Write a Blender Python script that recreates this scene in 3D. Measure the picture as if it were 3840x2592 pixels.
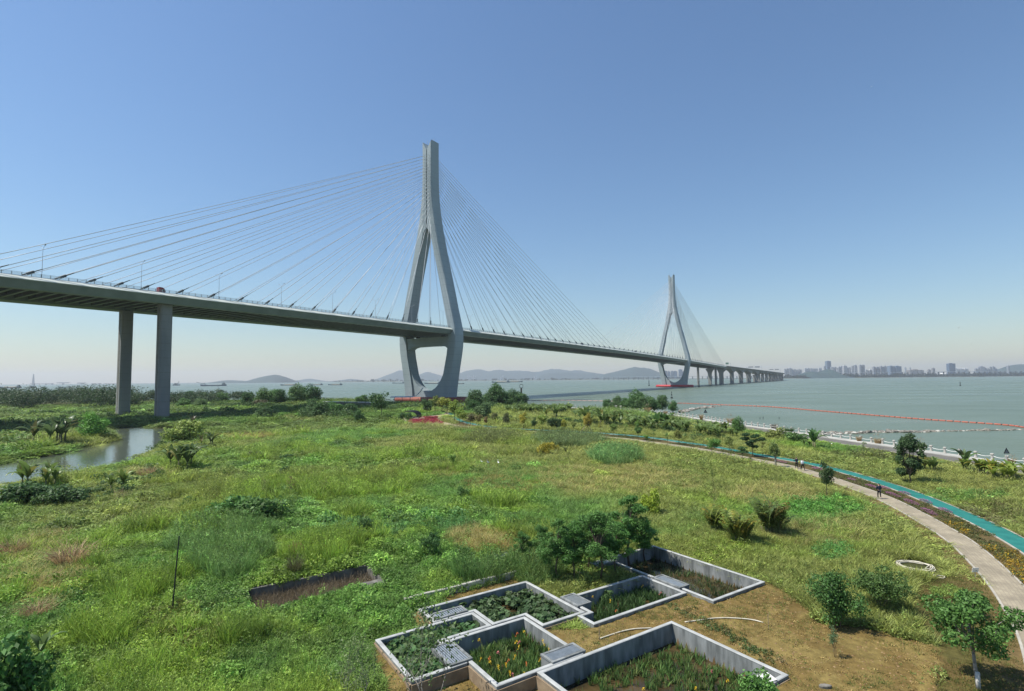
import bpy, math, random
import numpy as np
from mathutils import Matrix, Vector

rnd = random.Random(7)
RNG = np.random.default_rng(11)
R = math.radians
sc = bpy.context.scene
for o in list(bpy.data.objects):
    bpy.data.objects.remove(o)
COL = sc.collection

# ------------------------------------------------------------------ camera
F, CX, CY, CAMH = 2020.0, 1920.0, 1296.0, 14.0      # focal length and principal point for a 3840 px wide frame
ROLL = math.atan(0.0094)
PITCH = math.atan((1422.0 - CY) * math.cos(ROLL) / F)
FW = np.array([0, math.cos(PITCH), math.sin(PITCH)])
UP0 = np.array([0, -math.sin(PITCH), math.cos(PITCH)])
RT0 = np.array([1.0, 0, 0])
RT = math.cos(ROLL) * RT0 - math.sin(ROLL) * UP0
UP = math.sin(ROLL) * RT0 + math.cos(ROLL) * UP0
cam_d = bpy.data.cameras.new('camera')
cam = bpy.data.objects.new('camera', cam_d)
COL.objects.link(cam)
cam_d.sensor_fit = 'HORIZONTAL'
cam_d.sensor_width = 36.0
cam_d.lens = 36.0 * F / 3840.0
cam_d.clip_start = 0.5
cam_d.clip_end = 60000.0
cam.matrix_world = Matrix(((RT[0], UP[0], -FW[0], 0), (RT[1], UP[1], -FW[1], 0), (RT[2], UP[2], -FW[2], CAMH), (0, 0, 0, 1)))
sc.camera = cam

# ------------------------------------------------------------------ sky, sun, exposure
SUN_EL, SUN_AZ = R(59.0), R(-94.0)                   # azimuth measured from +Y towards +X: the sun stands to the left
world = bpy.data.worlds.new('World')
sc.world = world
world.use_nodes = True
wn = world.node_tree
bgn = wn.nodes['Background']
skyn = wn.nodes.new('ShaderNodeTexSky')
skyn.sky_type = 'NISHITA'
skyn.sun_disc = False
skyn.sun_elevation = SUN_EL
skyn.sun_rotation = SUN_AZ
skyn.altitude = 0.0
skyn.air_density = 1.4
skyn.dust_density = 0.35
skyn.ozone_density = 8.0
bgn.inputs['Strength'].default_value = 0.100
wn.links.new(skyn.outputs[0], bgn.inputs[0])
sun_d = bpy.data.lights.new('sun', 'SUN')
sun_d.energy = 5.0
sun_d.angle = R(0.53)
sun_d.color = (1.0, 0.95, 0.87)
sun = bpy.data.objects.new('sun', sun_d)
COL.objects.link(sun)
sdir = Vector((math.sin(SUN_AZ) * math.cos(SUN_EL), math.cos(SUN_AZ) * math.cos(SUN_EL), math.sin(SUN_EL)))
sun.rotation_euler = sdir.to_track_quat('Z', 'Y').to_euler()
sun.location = (-200, 0, 300)
vs = sc.view_settings
vs.view_transform = 'Standard'
vs.look = 'None'
vs.exposure = 0.35
vs.gamma = 1.0
vs.use_curve_mapping = False
sc.cycles.use_denoising = True
sc.cycles.max_bounces = 4
sc.cycles.diffuse_bounces = 2
sc.cycles.glossy_bounces = 2
sc.cycles.transmission_bounces = 2
sc.cycles.transparent_max_bounces = 4
sc.cycles.volume_bounces = 0

# ------------------------------------------------------------------ placing helpers
ZW = -1.6                                            # river level


def ray(x, y):
    return FW + (x - CX) / F * RT - (y - CY) / F * UP


def gz(x, y, z=0.0):
    v = ray(x, y)
    t = (z - CAMH) / v[2]
    return np.array([v[0] * t, v[1] * t, z])


def atY(x, y, Y):
    v = ray(x, y)
    t = Y / v[1]
    return np.array([v[0] * t, Y, CAMH + v[2] * t])


def depth(p):
    return float((np.asarray(p, float) - np.array([0, 0, CAMH])) @ FW)


def zoom(ox, oy, s, pts):
    return [(ox + x / s, oy + y / s) for x, y in pts]


def wpoly(pts, z=0.0):
    return np.array([gz(x, y, z)[:2] for x, y in pts])


def inpoly(P, poly):
    x, y = P[:, 0], P[:, 1]
    c = np.zeros(len(P), bool)
    n = len(poly)
    for i in range(n):
        x1, y1 = poly[i]
        x2, y2 = poly[(i + 1) % n]
        if y1 == y2:
            continue
        k = ((y1 > y) != (y2 > y)) & (x < (x2 - x1) * (y - y1) / (y2 - y1) + x1)
        c ^= k
    return c


def dist_line(P, line, closed=False):
    """distance to a line; exact within 14 m of its bounding box, large beyond"""
    line = np.asarray(line, float)
    D = np.full(len(P), 1e3)
    near = np.nonzero((P[:, 0] > line[:, 0].min() - 14) & (P[:, 0] < line[:, 0].max() + 14) & (P[:, 1] > line[:, 1].min() - 14) & (P[:, 1] < line[:, 1].max() + 14))[0]
    n = len(line)
    segs = n if closed else n - 1
    step = 8
    for s in range(0, segs, step):
        idx = [i % n for i in range(s, min(s + step, segs) + 1)]
        sub = line[idx]
        k = near
        if segs > step:
            Q = P[near]
            k = near[(Q[:, 0] > sub[:, 0].min() - 14) & (Q[:, 0] < sub[:, 0].max() + 14) & (Q[:, 1] > sub[:, 1].min() - 14) & (Q[:, 1] < sub[:, 1].max() + 14)]
        if not len(k):
            continue
        q0 = P[k]
        d = D[k]
        for a, b in zip(sub[:-1], sub[1:]):
            ab = b - a
            t = np.clip(((q0 - a) @ ab) / max(ab @ ab, 1e-9), 0, 1)
            q = q0 - (a + t[:, None] * ab)
            d = np.minimum(d, np.hypot(q[:, 0], q[:, 1]))
        D[k] = d
    return D


def sdist(P, poly):
    d = dist_line(P, poly, True)
    return np.where(inpoly(P, poly), -d, d)


def sst(a, b, x):
    t = np.clip((x - a) / (b - a), 0, 1)
    return t * t * (3 - 2 * t)


_perm = np.random.default_rng(5).random((256, 256))


def vnoise(x, y):
    xi = np.floor(x).astype(int)
    yi = np.floor(y).astype(int)
    fx = x - xi
    fy = y - yi
    fx = fx * fx * (3 - 2 * fx)
    fy = fy * fy * (3 - 2 * fy)
    g = lambda a, b: _perm[a & 255, b & 255]
    return (g(xi, yi) * (1 - fx) + g(xi + 1, yi) * fx) * (1 - fy) + (g(xi, yi + 1) * (1 - fx) + g(xi + 1, yi + 1) * fx) * fy


def fbm(x, y, o=4):
    s = 0
    a = 0.5
    for i in range(o):
        s = s + a * vnoise(x * 2 ** i + 17.3 * i, y * 2 ** i + 5.1 * i)
        a *= 0.5
    return s / (1 - 0.5 ** o)


def smooth_line(pts, step):
    """Catmull-Rom through pts, resampled about every `step` metres."""
    P = [np.asarray(p, float) for p in pts]
    P = [2 * P[0] - P[1]] + P + [2 * P[-1] - P[-2]]
    out = []
    for i in range(1, len(P) - 2):
        n = max(2, int(np.linalg.norm(P[i + 1] - P[i]) / step))
        for k in range(n):
            t = k / n
            out.append(0.5 * (2 * P[i] + (P[i + 1] - P[i - 1]) * t + (2 * P[i - 1] - 5 * P[i] + 4 * P[i + 1] - P[i + 2]) * t * t
                              + (3 * P[i] - P[i - 1] - 3 * P[i + 1] + P[i + 2]) * t ** 3))
    out.append(P[-2])
    return np.array(out)


def resample(line, step):
    seg = np.linalg.norm(np.diff(line, axis=0), axis=1)
    cum = np.concatenate([[0], np.cumsum(seg)])
    n = max(1, int(cum[-1] / step))
    s = np.linspace(0, cum[-1], n + 1)
    return np.stack([np.interp(s, cum, line[:, k]) for k in range(line.shape[1])], 1)


# ------------------------------------------------------------------ mesh helpers
class MB:
    def __init__(self):
        self.v = []
        self.f = []

    def add(self, V, Fc):
        n = len(self.v)
        self.v += [tuple(map(float, p)) for p in V]
        self.f += [tuple(i + n for i in f) for f in Fc]
        return self

    def obox(self, c, ax, ay, az):
        c, ax, ay, az = (np.asarray(q, float) for q in (c, ax, ay, az))
        V = [c + i * ax + j * ay + k * az for k in (-1, 1) for j in (-1, 1) for i in (-1, 1)]
        Fc = [(0, 2, 3, 1), (4, 5, 7, 6), (0, 1, 5, 4), (2, 6, 7, 3), (0, 4, 6, 2), (1, 3, 7, 5)]
        if np.cross(ax, ay) @ az < 0:
            Fc = [f[::-1] for f in Fc]
        return self.add(V, Fc)

    def box(self, x0, x1, y0, y1, z0, z1):
        return self.obox(((x0 + x1) / 2, (y0 + y1) / 2, (z0 + z1) / 2), ((x1 - x0) / 2, 0, 0), (0, (y1 - y0) / 2, 0), (0, 0, (z1 - z0) / 2))

    def bar(self, a, b, w, h=None):
        a, b = np.asarray(a, float), np.asarray(b, float)
        d = (b - a) / 2
        L = np.linalg.norm(d)
        u = d / L
        s = np.cross(u, (0, 0, 1.0))
        if np.linalg.norm(s) < 1e-3:
            s = np.array([1.0, 0, 0])
        s /= np.linalg.norm(s)
        t = np.cross(s, u)
        return self.obox((a + b) / 2, d, s * w / 2, t * (h or w) / 2)

    def loft(self, rings, cap=True, closed=True):
        n = len(rings[0])
        V = [p for r in rings for p in r]
        Fc = []
        for i in range(len(rings) - 1):
            for j in range(n if closed else n - 1):
                k = (j + 1) % n
                Fc.append((i * n + j, i * n + k, (i + 1) * n + k, (i + 1) * n + j))
        if cap:
            Fc.append(tuple(range(n))[::-1])
            Fc.append(tuple((len(rings) - 1) * n + j for j in range(n)))
        return self.add(V, Fc)

    def tube(self, pts, rad, n=6, cap=True):
        pts = [np.asarray(p, float) for p in pts]
        if not hasattr(rad, '__len__'):
            rad = [rad] * len(pts)
        rings = []
        for i, p in enumerate(pts):
            d = pts[min(i + 1, len(pts) - 1)] - pts[max(i - 1, 0)]
            d = d / (np.linalg.norm(d) + 1e-9)
            s = np.cross(d, (0, 0, 1.0))
            if np.linalg.norm(s) < 1e-3:
                s = np.cross(d, (0, 1.0, 0))
            s /= np.linalg.norm(s)
            t = np.cross(s, d)
            rings.append([p + rad[i] * (math.cos(a) * s + math.sin(a) * t) for a in np.linspace(0, 2 * math.pi, n, endpoint=False)])
        return self.loft(rings, cap)

    def prism(self, poly, z0, z1):
        """poly: CCW list of (x, y)"""
        a = sum(p[0] * q[1] - q[0] * p[1] for p, q in zip(poly, list(poly[1:]) + [poly[0]]))
        if a < 0:
            poly = list(poly)[::-1]
        return self.loft([[(x, y, z0) for x, y in poly], [(x, y, z1) for x, y in poly]])

    def mesh(self, name, smooth=False):
        me = bpy.data.meshes.new(name)
        me.from_pydata(self.v, [], self.f)
        if smooth:
            me.polygons.foreach_set('use_smooth', [True] * len(me.polygons))
        me.update()
        return me


def mesh_np(name, V, Q, smooth=False):
    me = bpy.data.meshes.new(name)
    V = np.asarray(V, np.float32)
    Q = np.asarray(Q, np.int32)
    k = Q.shape[1]
    me.vertices.add(len(V))
    me.vertices.foreach_set('co', V.ravel())
    me.loops.add(Q.size)
    me.loops.foreach_set('vertex_index', Q.ravel())
    me.polygons.add(len(Q))
    me.polygons.foreach_set('loop_start', np.arange(0, Q.size, k, dtype=np.int32))
    me.polygons.foreach_set('loop_total', np.full(len(Q), k, np.int32))
    if smooth:
        me.polygons.foreach_set('use_smooth', np.ones(len(Q), bool))
    me.update(calc_edges=True)
    me.validate()
    return me


OFF = {}


def tag(o, label, cat, group=None, kind=None):
    o['label'] = label
    o['category'] = cat
    if group:
        o['group'] = group
    if kind:
        o['kind'] = kind
    return o


def thing(name, label, cat, loc=(0, 0, 0), rotz=0.0, group=None, scale=None):
    o = bpy.data.objects.new(name, None)
    o.empty_display_size = 0.3
    COL.objects.link(o)
    o.location = tuple(float(q) for q in loc)
    o.rotation_euler = (0, 0, rotz)
    if scale is not None:
        o.scale = scale
    OFF[o.name] = np.asarray(loc, float)
    return tag(o, label, cat, group)


def link(name, me, mat=None, parent=None):
    """link mesh data given in the parent's own space"""
    o = bpy.data.objects.new(name, me)
    COL.objects.link(o)
    if mat is not None and not me.materials:
        me.materials.append(mat)
    if parent is not None:
        o.parent = parent
    return o


def mk(name, mb, mat, parent=None, smooth=False):
    """mesh object from world coordinates; children are stored relative to their root's place"""
    root = parent
    while root is not None and root.parent is not None:
        root = root.parent
    if root is not None and root.name in OFF:
        off = OFF[root.name]
        mb.v = [(x - off[0], y - off[1], z - off[2]) for x, y, z in mb.v]
    return link(name, mb.mesh(name, smooth), mat, parent)


def copy_tree(o, parent=None, color=None):
    c = o.copy()
    COL.objects.link(c)
    c.parent = parent
    if color is not None and c.type == 'MESH':
        c.color = color
    for ch in list(o.children):
        copy_tree(ch, c, color)
    return c


ORD = ['first', 'second', 'third', 'fourth', 'fifth', 'sixth', 'seventh', 'eighth', 'ninth', 'tenth', 'eleventh', 'twelfth', 'thirteenth', 'fourteenth', 'fifteenth', 'sixteenth', 'seventeenth', 'eighteenth', 'nineteenth', 'twentieth']


def ordinal(n):
    n += 1
    if n <= 20:
        return ORD[n - 1]
    t, u = divmod(n, 10)
    tens = ['', '', 'twenty', 'thirty', 'forty', 'fifty', 'sixty', 'seventy', 'eighty', 'ninety']
    if t >= 10:
        return ('one hundred and ' + ordinal(n - 101)) if n > 100 else 'hundredth'
    if u == 0:
        return tens[t][:-1] + 'ieth'
    return tens[t] + '-' + ORD[u - 1]


# ------------------------------------------------------------------ materials
def new_mat(name):
    m = bpy.data.materials.new(name)
    m.use_nodes = True
    nt = m.node_tree
    b = nt.nodes['Principled BSDF']
    return m, nt, b


def nd(nt, t, **kw):
    n = nt.nodes.new(t)
    for k, v in kw.items():
        setattr(n, k, v)
    return n


def noise_mix(nt, b, c1, c2, scale, detail=6.0, coord='Object', lo=0.35, hi=0.65, stretch=None):
    tc = nd(nt, 'ShaderNodeTexCoord')
    src = tc.outputs[coord]
    if stretch:
        mp = nd(nt, 'ShaderNodeMapping')
        mp.inputs['Scale'].default_value = stretch
        nt.links.new(src, mp.inputs[0])
        src = mp.outputs[0]
    nz = nd(nt, 'ShaderNodeTexNoise')
    nz.inputs['Scale'].default_value = scale
    nz.inputs['Detail'].default_value = detail
    nt.links.new(src, nz.inputs['Vector'])
    mr = nd(nt, 'ShaderNodeMapRange')
    mr.inputs['From Min'].default_value = lo
    mr.inputs['From Max'].default_value = hi
    nt.links.new(nz.outputs['Fac'], mr.inputs['Value'])
    mx = nd(nt, 'ShaderNodeMix', data_type='RGBA')
    mx.inputs['A'].default_value = (*c1, 1)
    mx.inputs['B'].default_value = (*c2, 1)
    nt.links.new(mr.outputs[0], mx.inputs['Factor'])
    nt.links.new(mx.outputs['Result'], b.inputs['Base Color'])
    return src, nz, mx


def mat_noise(name, c1, c2, scale=1.0, rough=0.7, bump=0.0, bscale=None, metal=0.0, spec=0.35, stretch=None, bdist=0.02):
    m, nt, b = new_mat(name)
    src, nz, mx = noise_mix(nt, b, c1, c2, scale, stretch=stretch)
    b.inputs['Roughness'].default_value = rough
    b.inputs['Metallic'].default_value = metal
    b.inputs['Specular IOR Level'].default_value = spec
    if bump:
        n2 = nd(nt, 'ShaderNodeTexNoise')
        n2.inputs['Scale'].default_value = bscale or scale * 6
        n2.inputs['Detail'].default_value = 5
        nt.links.new(src, n2.inputs['Vector'])
        bp = nd(nt, 'ShaderNodeBump')
        bp.inputs['Strength'].default_value = bump
        bp.inputs['Distance'].default_value = bdist
        nt.links.new(n2.outputs['Fac'], bp.inputs['Height'])
        nt.links.new(bp.outputs[0], b.inputs['Normal'])
    return m


def add_joints(m, period, dark=0.82, width=0.018):
    """thin darker construction joints at regular heights"""
    nt = m.node_tree
    b = nt.nodes['Principled BSDF']
    old = b.inputs['Base Color'].links[0].from_socket
    tc = nd(nt, 'ShaderNodeTexCoord')
    sx = nd(nt, 'ShaderNodeSeparateXYZ')
    nt.links.new(tc.outputs['Object'], sx.inputs[0])
    dv = nd(nt, 'ShaderNodeMath', operation='DIVIDE')
    dv.inputs[1].default_value = period
    nt.links.new(sx.outputs['Z'], dv.inputs[0])
    fr = nd(nt, 'ShaderNodeMath', operation='FRACT')
    nt.links.new(dv.outputs[0], fr.inputs[0])
    lt = nd(nt, 'ShaderNodeMath', operation='LESS_THAN')
    lt.inputs[1].default_value = width
    nt.links.new(fr.outputs[0], lt.inputs[0])
    mr = nd(nt, 'ShaderNodeMapRange')
    mr.inputs['To Min'].default_value = 1.0
    mr.inputs['To Max'].default_value = dark
    nt.links.new(lt.outputs[0], mr.inputs['Value'])
    vm = nd(nt, 'ShaderNodeVectorMath', operation='SCALE')
    nt.links.new(old, vm.inputs[0])
    nt.links.new(mr.outputs[0], vm.inputs['Scale'])
    nt.links.new(vm.outputs[0], b.inputs['Base Color'])


def leaf_mat(name, base=None, attr=None, trans=0.34, var=0.45, rough=0.55):
    """foliage: colour from the object (or from the scattered point), varied leaf by leaf, a little light shining through"""
    m, nt, b = new_mat(name)
    if attr:
        cn = nd(nt, 'ShaderNodeAttribute', attribute_type='INSTANCER', attribute_name=attr)
        col = cn.outputs['Color']
    elif base is not None:
        cn = nd(nt, 'ShaderNodeRGB')
        cn.outputs[0].default_value = (*base, 1)
        col = cn.outputs[0]
    else:
        cn = nd(nt, 'ShaderNodeObjectInfo')
        col = cn.outputs['Color']
    ge = nd(nt, 'ShaderNodeNewGeometry')
    mr = nd(nt, 'ShaderNodeMapRange')
    mr.inputs['To Min'].default_value = 1 - var
    mr.inputs['To Max'].default_value = 1 + var
    nt.links.new(ge.outputs['Random Per Island'], mr.inputs['Value'])
    mu = nd(nt, 'ShaderNodeVectorMath', operation='SCALE')
    nt.links.new(col, mu.inputs[0])
    nt.links.new(mr.outputs[0], mu.inputs['Scale'])
    nt.links.new(mu.outputs[0], b.inputs['Base Color'])
    b.inputs['Roughness'].default_value = rough
    b.inputs['Specular IOR Level'].default_value = 0.3
    tr = nd(nt, 'ShaderNodeBsdfTranslucent')
    nt.links.new(mu.outputs[0], tr.inputs['Color'])
    mx = nd(nt, 'ShaderNodeMixShader')
    mx.inputs[0].default_value = trans
    nt.links.new(b.outputs[0], mx.inputs[1])
    nt.links.new(tr.outputs[0], mx.inputs[2])
    nt.links.new(mx.outputs[0], nt.nodes['Material Output'].inputs['Surface'])
    return m


M = {}
M['tower'] = mat_noise('tower_paint', (0.315, 0.375, 0.39), (0.26, 0.315, 0.33), 0.09, 0.6, stretch=(1, 1, 0.25))
M['pier'] = mat_noise('pier_concrete', (0.27, 0.275, 0.26), (0.19, 0.20, 0.195), 0.12, 0.8, bump=0.15, bscale=1.5, stretch=(1, 1, 0.3))
add_joints(M['tower'], 4.5, 0.80, 0.05)
add_joints(M['pier'], 3.0, 0.78, 0.03)
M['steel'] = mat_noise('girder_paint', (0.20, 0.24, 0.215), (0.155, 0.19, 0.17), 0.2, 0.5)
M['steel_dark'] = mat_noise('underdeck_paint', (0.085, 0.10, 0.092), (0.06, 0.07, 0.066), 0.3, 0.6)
M['fairing'] = mat_noise('fairing_paint', (0.62, 0.65, 0.58), (0.52, 0.55, 0.49), 0.15, 0.5)
M['cable'] = mat_noise('cable_sheath', (0.60, 0.63, 0.64), (0.50, 0.53, 0.55), 0.05, 0.4, spec=0.5)
M['anchor'] = mat_noise('anchor_steel', (0.06, 0.085, 0.09), (0.04, 0.06, 0.065), 0.8, 0.5)
M['rail'] = mat_noise('rail_paint', (0.36, 0.40, 0.39), (0.28, 0.32, 0.32), 0.5, 0.5)
M['asphalt'] = mat_noise('asphalt', (0.055, 0.055, 0.055), (0.075, 0.073, 0.07), 2.0, 0.85)
M['red'] = mat_noise('fender_red', (0.27, 0.075, 0.045), (0.20, 0.055, 0.035), 0.25, 0.55, stretch=(1, 1, 0.4))
M['crimson'] = mat_noise('fender_crimson', (0.50, 0.03, 0.045), (0.42, 0.025, 0.035), 0.3, 0.5)
M['viaduct'] = mat_noise('viaduct_concrete', (0.27, 0.275, 0.26), (0.20, 0.205, 0.20), 0.06, 0.8)
M['galv'] = mat_noise('galvanised', (0.50, 0.52, 0.53), (0.42, 0.44, 0.45), 2.0, 0.45, metal=0.4)
M['white'] = mat_noise('white_paint', (0.78, 0.77, 0.73), (0.66, 0.65, 0.61), 1.5, 0.6)
M['stone'] = mat_noise('pale_stone', (0.46, 0.44, 0.39), (0.33, 0.32, 0.28), 0.9, 0.8, bump=0.2, bscale=18)
M['concrete'] = mat_noise('basin_concrete', (0.27, 0.285, 0.28), (0.125, 0.135, 0.13), 2.6, 0.8, bump=0.3, bscale=22, bdist=0.012, stretch=(1, 1, 0.22))
M['coping'] = mat_noise('sunlit_top_concrete', (0.43, 0.44, 0.42), (0.31, 0.32, 0.305), 1.8, 0.8, bump=0.25, bscale=20, bdist=0.008)  # basin wall concrete made paler: sunlight on the wall tops put into the colour
M['old_concrete'] = mat_noise('weathered_concrete', (0.22, 0.21, 0.18), (0.09, 0.085, 0.075), 1.6, 0.9, bump=0.4, bscale=14)
M['footing'] = mat_noise('rough_footing', (0.30, 0.23, 0.15), (0.21, 0.155, 0.10), 2.2, 0.95, bump=0.5, bscale=16)
M['grate'] = mat_noise('grate_steel', (0.46, 0.50, 0.51), (0.36, 0.40, 0.41), 3.0, 0.4, metal=0.6)
M['bark'] = mat_noise('bark', (0.12, 0.095, 0.07), (0.07, 0.055, 0.042), 6.0, 0.9, bump=0.5, bscale=30)
M['palebark'] = mat_noise('pale_bark', (0.30, 0.28, 0.25), (0.15, 0.135, 0.115), 5.0, 0.9, bump=0.4, bscale=25)
M['limewash'] = mat_noise('limewash', (0.62, 0.60, 0.55), (0.5, 0.48, 0.44), 8.0, 0.9)
M['twig'] = mat_noise('twig', (0.17, 0.14, 0.10), (0.11, 0.09, 0.065), 8.0, 0.9)
M['wood'] = mat_noise('stake_wood', (0.34, 0.28, 0.20), (0.25, 0.20, 0.14), 5.0, 0.8)
M['black'] = mat_noise('black_steel', (0.025, 0.028, 0.03), (0.018, 0.02, 0.022), 3.0, 0.5)
M['rock'] = mat_noise('rock', (0.27, 0.25, 0.21), (0.11, 0.105, 0.09), 1.4, 0.9, bump=0.6, bscale=6)
M['orange'] = mat_noise('boom_orange', (0.46, 0.135, 0.085), (0.36, 0.10, 0.065), 1.2, 0.5)
M['palefloat'] = mat_noise('faded_boom', (0.45, 0.30, 0.26), (0.34, 0.22, 0.20), 0.8, 0.6)
M['hose'] = mat_noise('pale_hose', (0.62, 0.58, 0.46), (0.52, 0.48, 0.37), 4.0, 0.5)
M['navy'] = mat_noise('ship_hull', (0.07, 0.10, 0.13), (0.05, 0.075, 0.10), 0.2, 0.6)
M['shipgrey'] = mat_noise('ship_grey', (0.24, 0.27, 0.27), (0.17, 0.20, 0.20), 0.2, 0.6)
M['sand'] = mat_noise('cargo_sand', (0.34, 0.29, 0.20), (0.26, 0.22, 0.15), 0.3, 0.9)
M['truck_red'] = mat_noise('truck_red', (0.28, 0.022, 0.02), (0.23, 0.018, 0.017), 1.0, 0.35)
M['glass'] = mat_noise('dark_glass', (0.02, 0.03, 0.035), (0.03, 0.04, 0.045), 1.0, 0.12)
M['tyre'] = mat_noise('tyre', (0.02, 0.02, 0.02), (0.03, 0.03, 0.03), 4.0, 0.9)
M['skin'] = mat_noise('skin', (0.45, 0.28, 0.19), (0.40, 0.25, 0.17), 8.0, 0.5)
M['hair'] = mat_noise('hair', (0.012, 0.011, 0.01), (0.02, 0.018, 0.016), 20.0, 0.5)
M['cloth_navy'] = mat_noise('navy_jacket', (0.018, 0.025, 0.06), (0.012, 0.018, 0.045), 6.0, 0.85)
M['cloth_black'] = mat_noise('black_trousers', (0.012, 0.012, 0.014), (0.02, 0.02, 0.022), 6.0, 0.85)
M['cloth_white'] = mat_noise('white_shirt', (0.72, 0.74, 0.78), (0.64, 0.66, 0.70), 6.0, 0.85)
M['cloth_yellow'] = mat_noise('yellow_shirt', (0.60, 0.56, 0.16), (0.50, 0.46, 0.12), 6.0, 0.85)
M['shoe_white'] = mat_noise('white_shoes', (0.7, 0.7, 0.7), (0.6, 0.6, 0.6), 6.0, 0.7)
M['sign_green'] = mat_noise('sign_green', (0.05, 0.13, 0.09), (0.04, 0.11, 0.075), 1.0, 0.5)
M['sign_grey'] = mat_noise('sign_back', (0.16, 0.18, 0.19), (0.12, 0.14, 0.15), 1.0, 0.5)
M['leaf'] = leaf_mat('leaf')
M['tuft'] = leaf_mat('tuft_leaf', attr='tint', var=0.3)
M['banana'] = leaf_mat('banana_leaf', trans=0.35, var=0.25, rough=0.4)
M['stem'] = mat_noise('banana_stem', (0.16, 0.17, 0.07), (0.10, 0.085, 0.045), 3.0, 0.7, stretch=(3, 3, 0.6))
M['flower_y'] = leaf_mat('petal_yellow', base=(0.75, 0.50, 0.03), trans=0.2, var=0.25)
M['flower_o'] = leaf_mat('petal_orange', base=(0.72, 0.20, 0.06), trans=0.2, var=0.25)
M['flower_p'] = leaf_mat('petal_pink', base=(0.70, 0.24, 0.22), trans=0.2, var=0.25)
M['egret'] = mat_noise('white_feather', (0.82, 0.82, 0.8), (0.75, 0.75, 0.74), 5.0, 0.7)

# ------------------------------------------------------------------ outlines of the place (read off the ground plane)
POST_PX = [(3836, 1748), (3788, 1741), (3744, 1733), (3704, 1727), (3664, 1721), (3625, 1715), (3553, 1705), (3486, 1695), (3334, 1672), (3256, 1661),
           (3163, 1648), (3099, 1638.5), (3024, 1628), (2936, 1617), (2861, 1605), (2792, 1596), (2708, 1584), (2664, 1577), (2623, 1570), (2560, 1562),
           (2454, 1548), (2379, 1542), (2281, 1536.5), (2141, 1531), (2060, 1527), (1900, 1523), (1734, 1520)]
shore = [gz(x, y, 0.0)[:2] for x, y in POST_PX]
shore = [np.array([83.0, 20.0]), np.array([82.0, 52.0])] + shore
shore = smooth_line(shore[::2] + [shore[-1]], 4.0)
SHORE = resample(shore, 2.6)
LEFT_SHORE = np.array([(-44, 318), (-62, 340), (-80, 362), (-98, 398), (-130, 422), (-175, 440), (-240, 470), (-330, 500), (-480, 540), (-760, 600)], float)
LAND = np.concatenate([[(120.0, -80.0), (84.0, -40.0)], SHORE, LEFT_SHORE, [(-760.0, -80.0)]])


def offset(line, d):
    t = np.gradient(line, axis=0)
    t /= np.linalg.norm(t, axis=1)[:, None]
    return line + d * np.stack([t[:, 1], -t[:, 0]], 1)     # positive: to the right of travel


PATH = resample(smooth_line([gz(x, y)[:2] for x, y in [(1690, 1598), (1812, 1604.5), (1993, 1620), (2294, 1642), (2412, 1655.5), (2562, 1676), (2680, 1695.5),
       (2831, 1725), (2948, 1748), (3050, 1776), (3140, 1805), (3300, 1863), (3411, 1917), (3485, 1959), (3595, 2027), (3690, 2110), (3776, 2200), (3840, 2288),
       (3905, 2390), (3960, 2540), (3980, 2700)]], 2.0), 1.2)
TRACK = resample(smooth_line([gz(x, y)[:2] for x, y in [(1690, 1550), (1698, 1560), (1713, 1571), (1750, 1585), (1830, 1599), (1960, 1610), (2216, 1623), (2412, 1638.5),
       (2560, 1659.5), (2638, 1669.5), (2843, 1705), (3012, 1734.5), (3140, 1763), (3278.5, 1802), (3411, 1847), (3562, 1909), (3675, 1958), (3840, 2046),
       (3980, 2140), (4115, 2270)]], 2.0), 1.2)
PATH_W, TRACK_W = 1.8, 1.85
BED = np.concatenate([PATH[2:], TRACK[::-1]])

PLAZA = wpoly(zoom(1480, 1480, 7.747, [(-40, 690), (0, 690), (620, 650), (1000, 615), (1330, 580), (1450, 500), (1560, 440), (1640, 440), (1640, 560), (1480, 640), (1360, 710), (1440, 790),
       (1900, 905), (2324, 960), (2324, 1020), (1700, 965), (1300, 905), (900, 885), (400, 895), (200, 825), (0, 775), (-60, 740)]))
RED_BED = wpoly(zoom(1480, 1480, 7.747, [(380, 775), (620, 675), (1000, 642), (1260, 640), (1230, 710), (1400, 825), (1370, 878), (900, 868), (480, 830)]))

crA = lambda pts: zoom(0, 1400, 3.32, pts)
CREEK = wpoly(crA([(1400, 700), (1460, 688), (1620, 668), (1800, 668), (1860, 690), (2160, 688), (2090, 800), (2030, 905), (1940, 965), (1700, 1045), (1600, 1140), (1300, 1205), (1000, 1280),
       (720, 1365), (400, 1425), (200, 1465), (-400, 1560), (-400, 1200), (0, 1150), (250, 1092), (450, 1057), (700, 1022), (900, 985), (1250, 900), (1480, 835), (1440, 790), (1395, 735)]), ZW)
POND = wpoly(crA([(120, 735), (230, 740), (460, 745), (455, 800), (430, 860), (360, 900), (0, 940), (-250, 960), (-250, 905), (0, 905), (330, 865), (250, 760)]), ZW)

# rectangular planting basins share one grid; u runs right-and-away, v runs left-and-away
GA = R(-33.5)
GU = np.array([math.cos(GA), -math.sin(GA)])
GV = np.array([math.sin(GA), math.cos(GA)])


def uv(u, v):
    return u * GU + v * GV


def uvp(pts):
    return np.array([uv(u, v) for u, v in pts])


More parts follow.
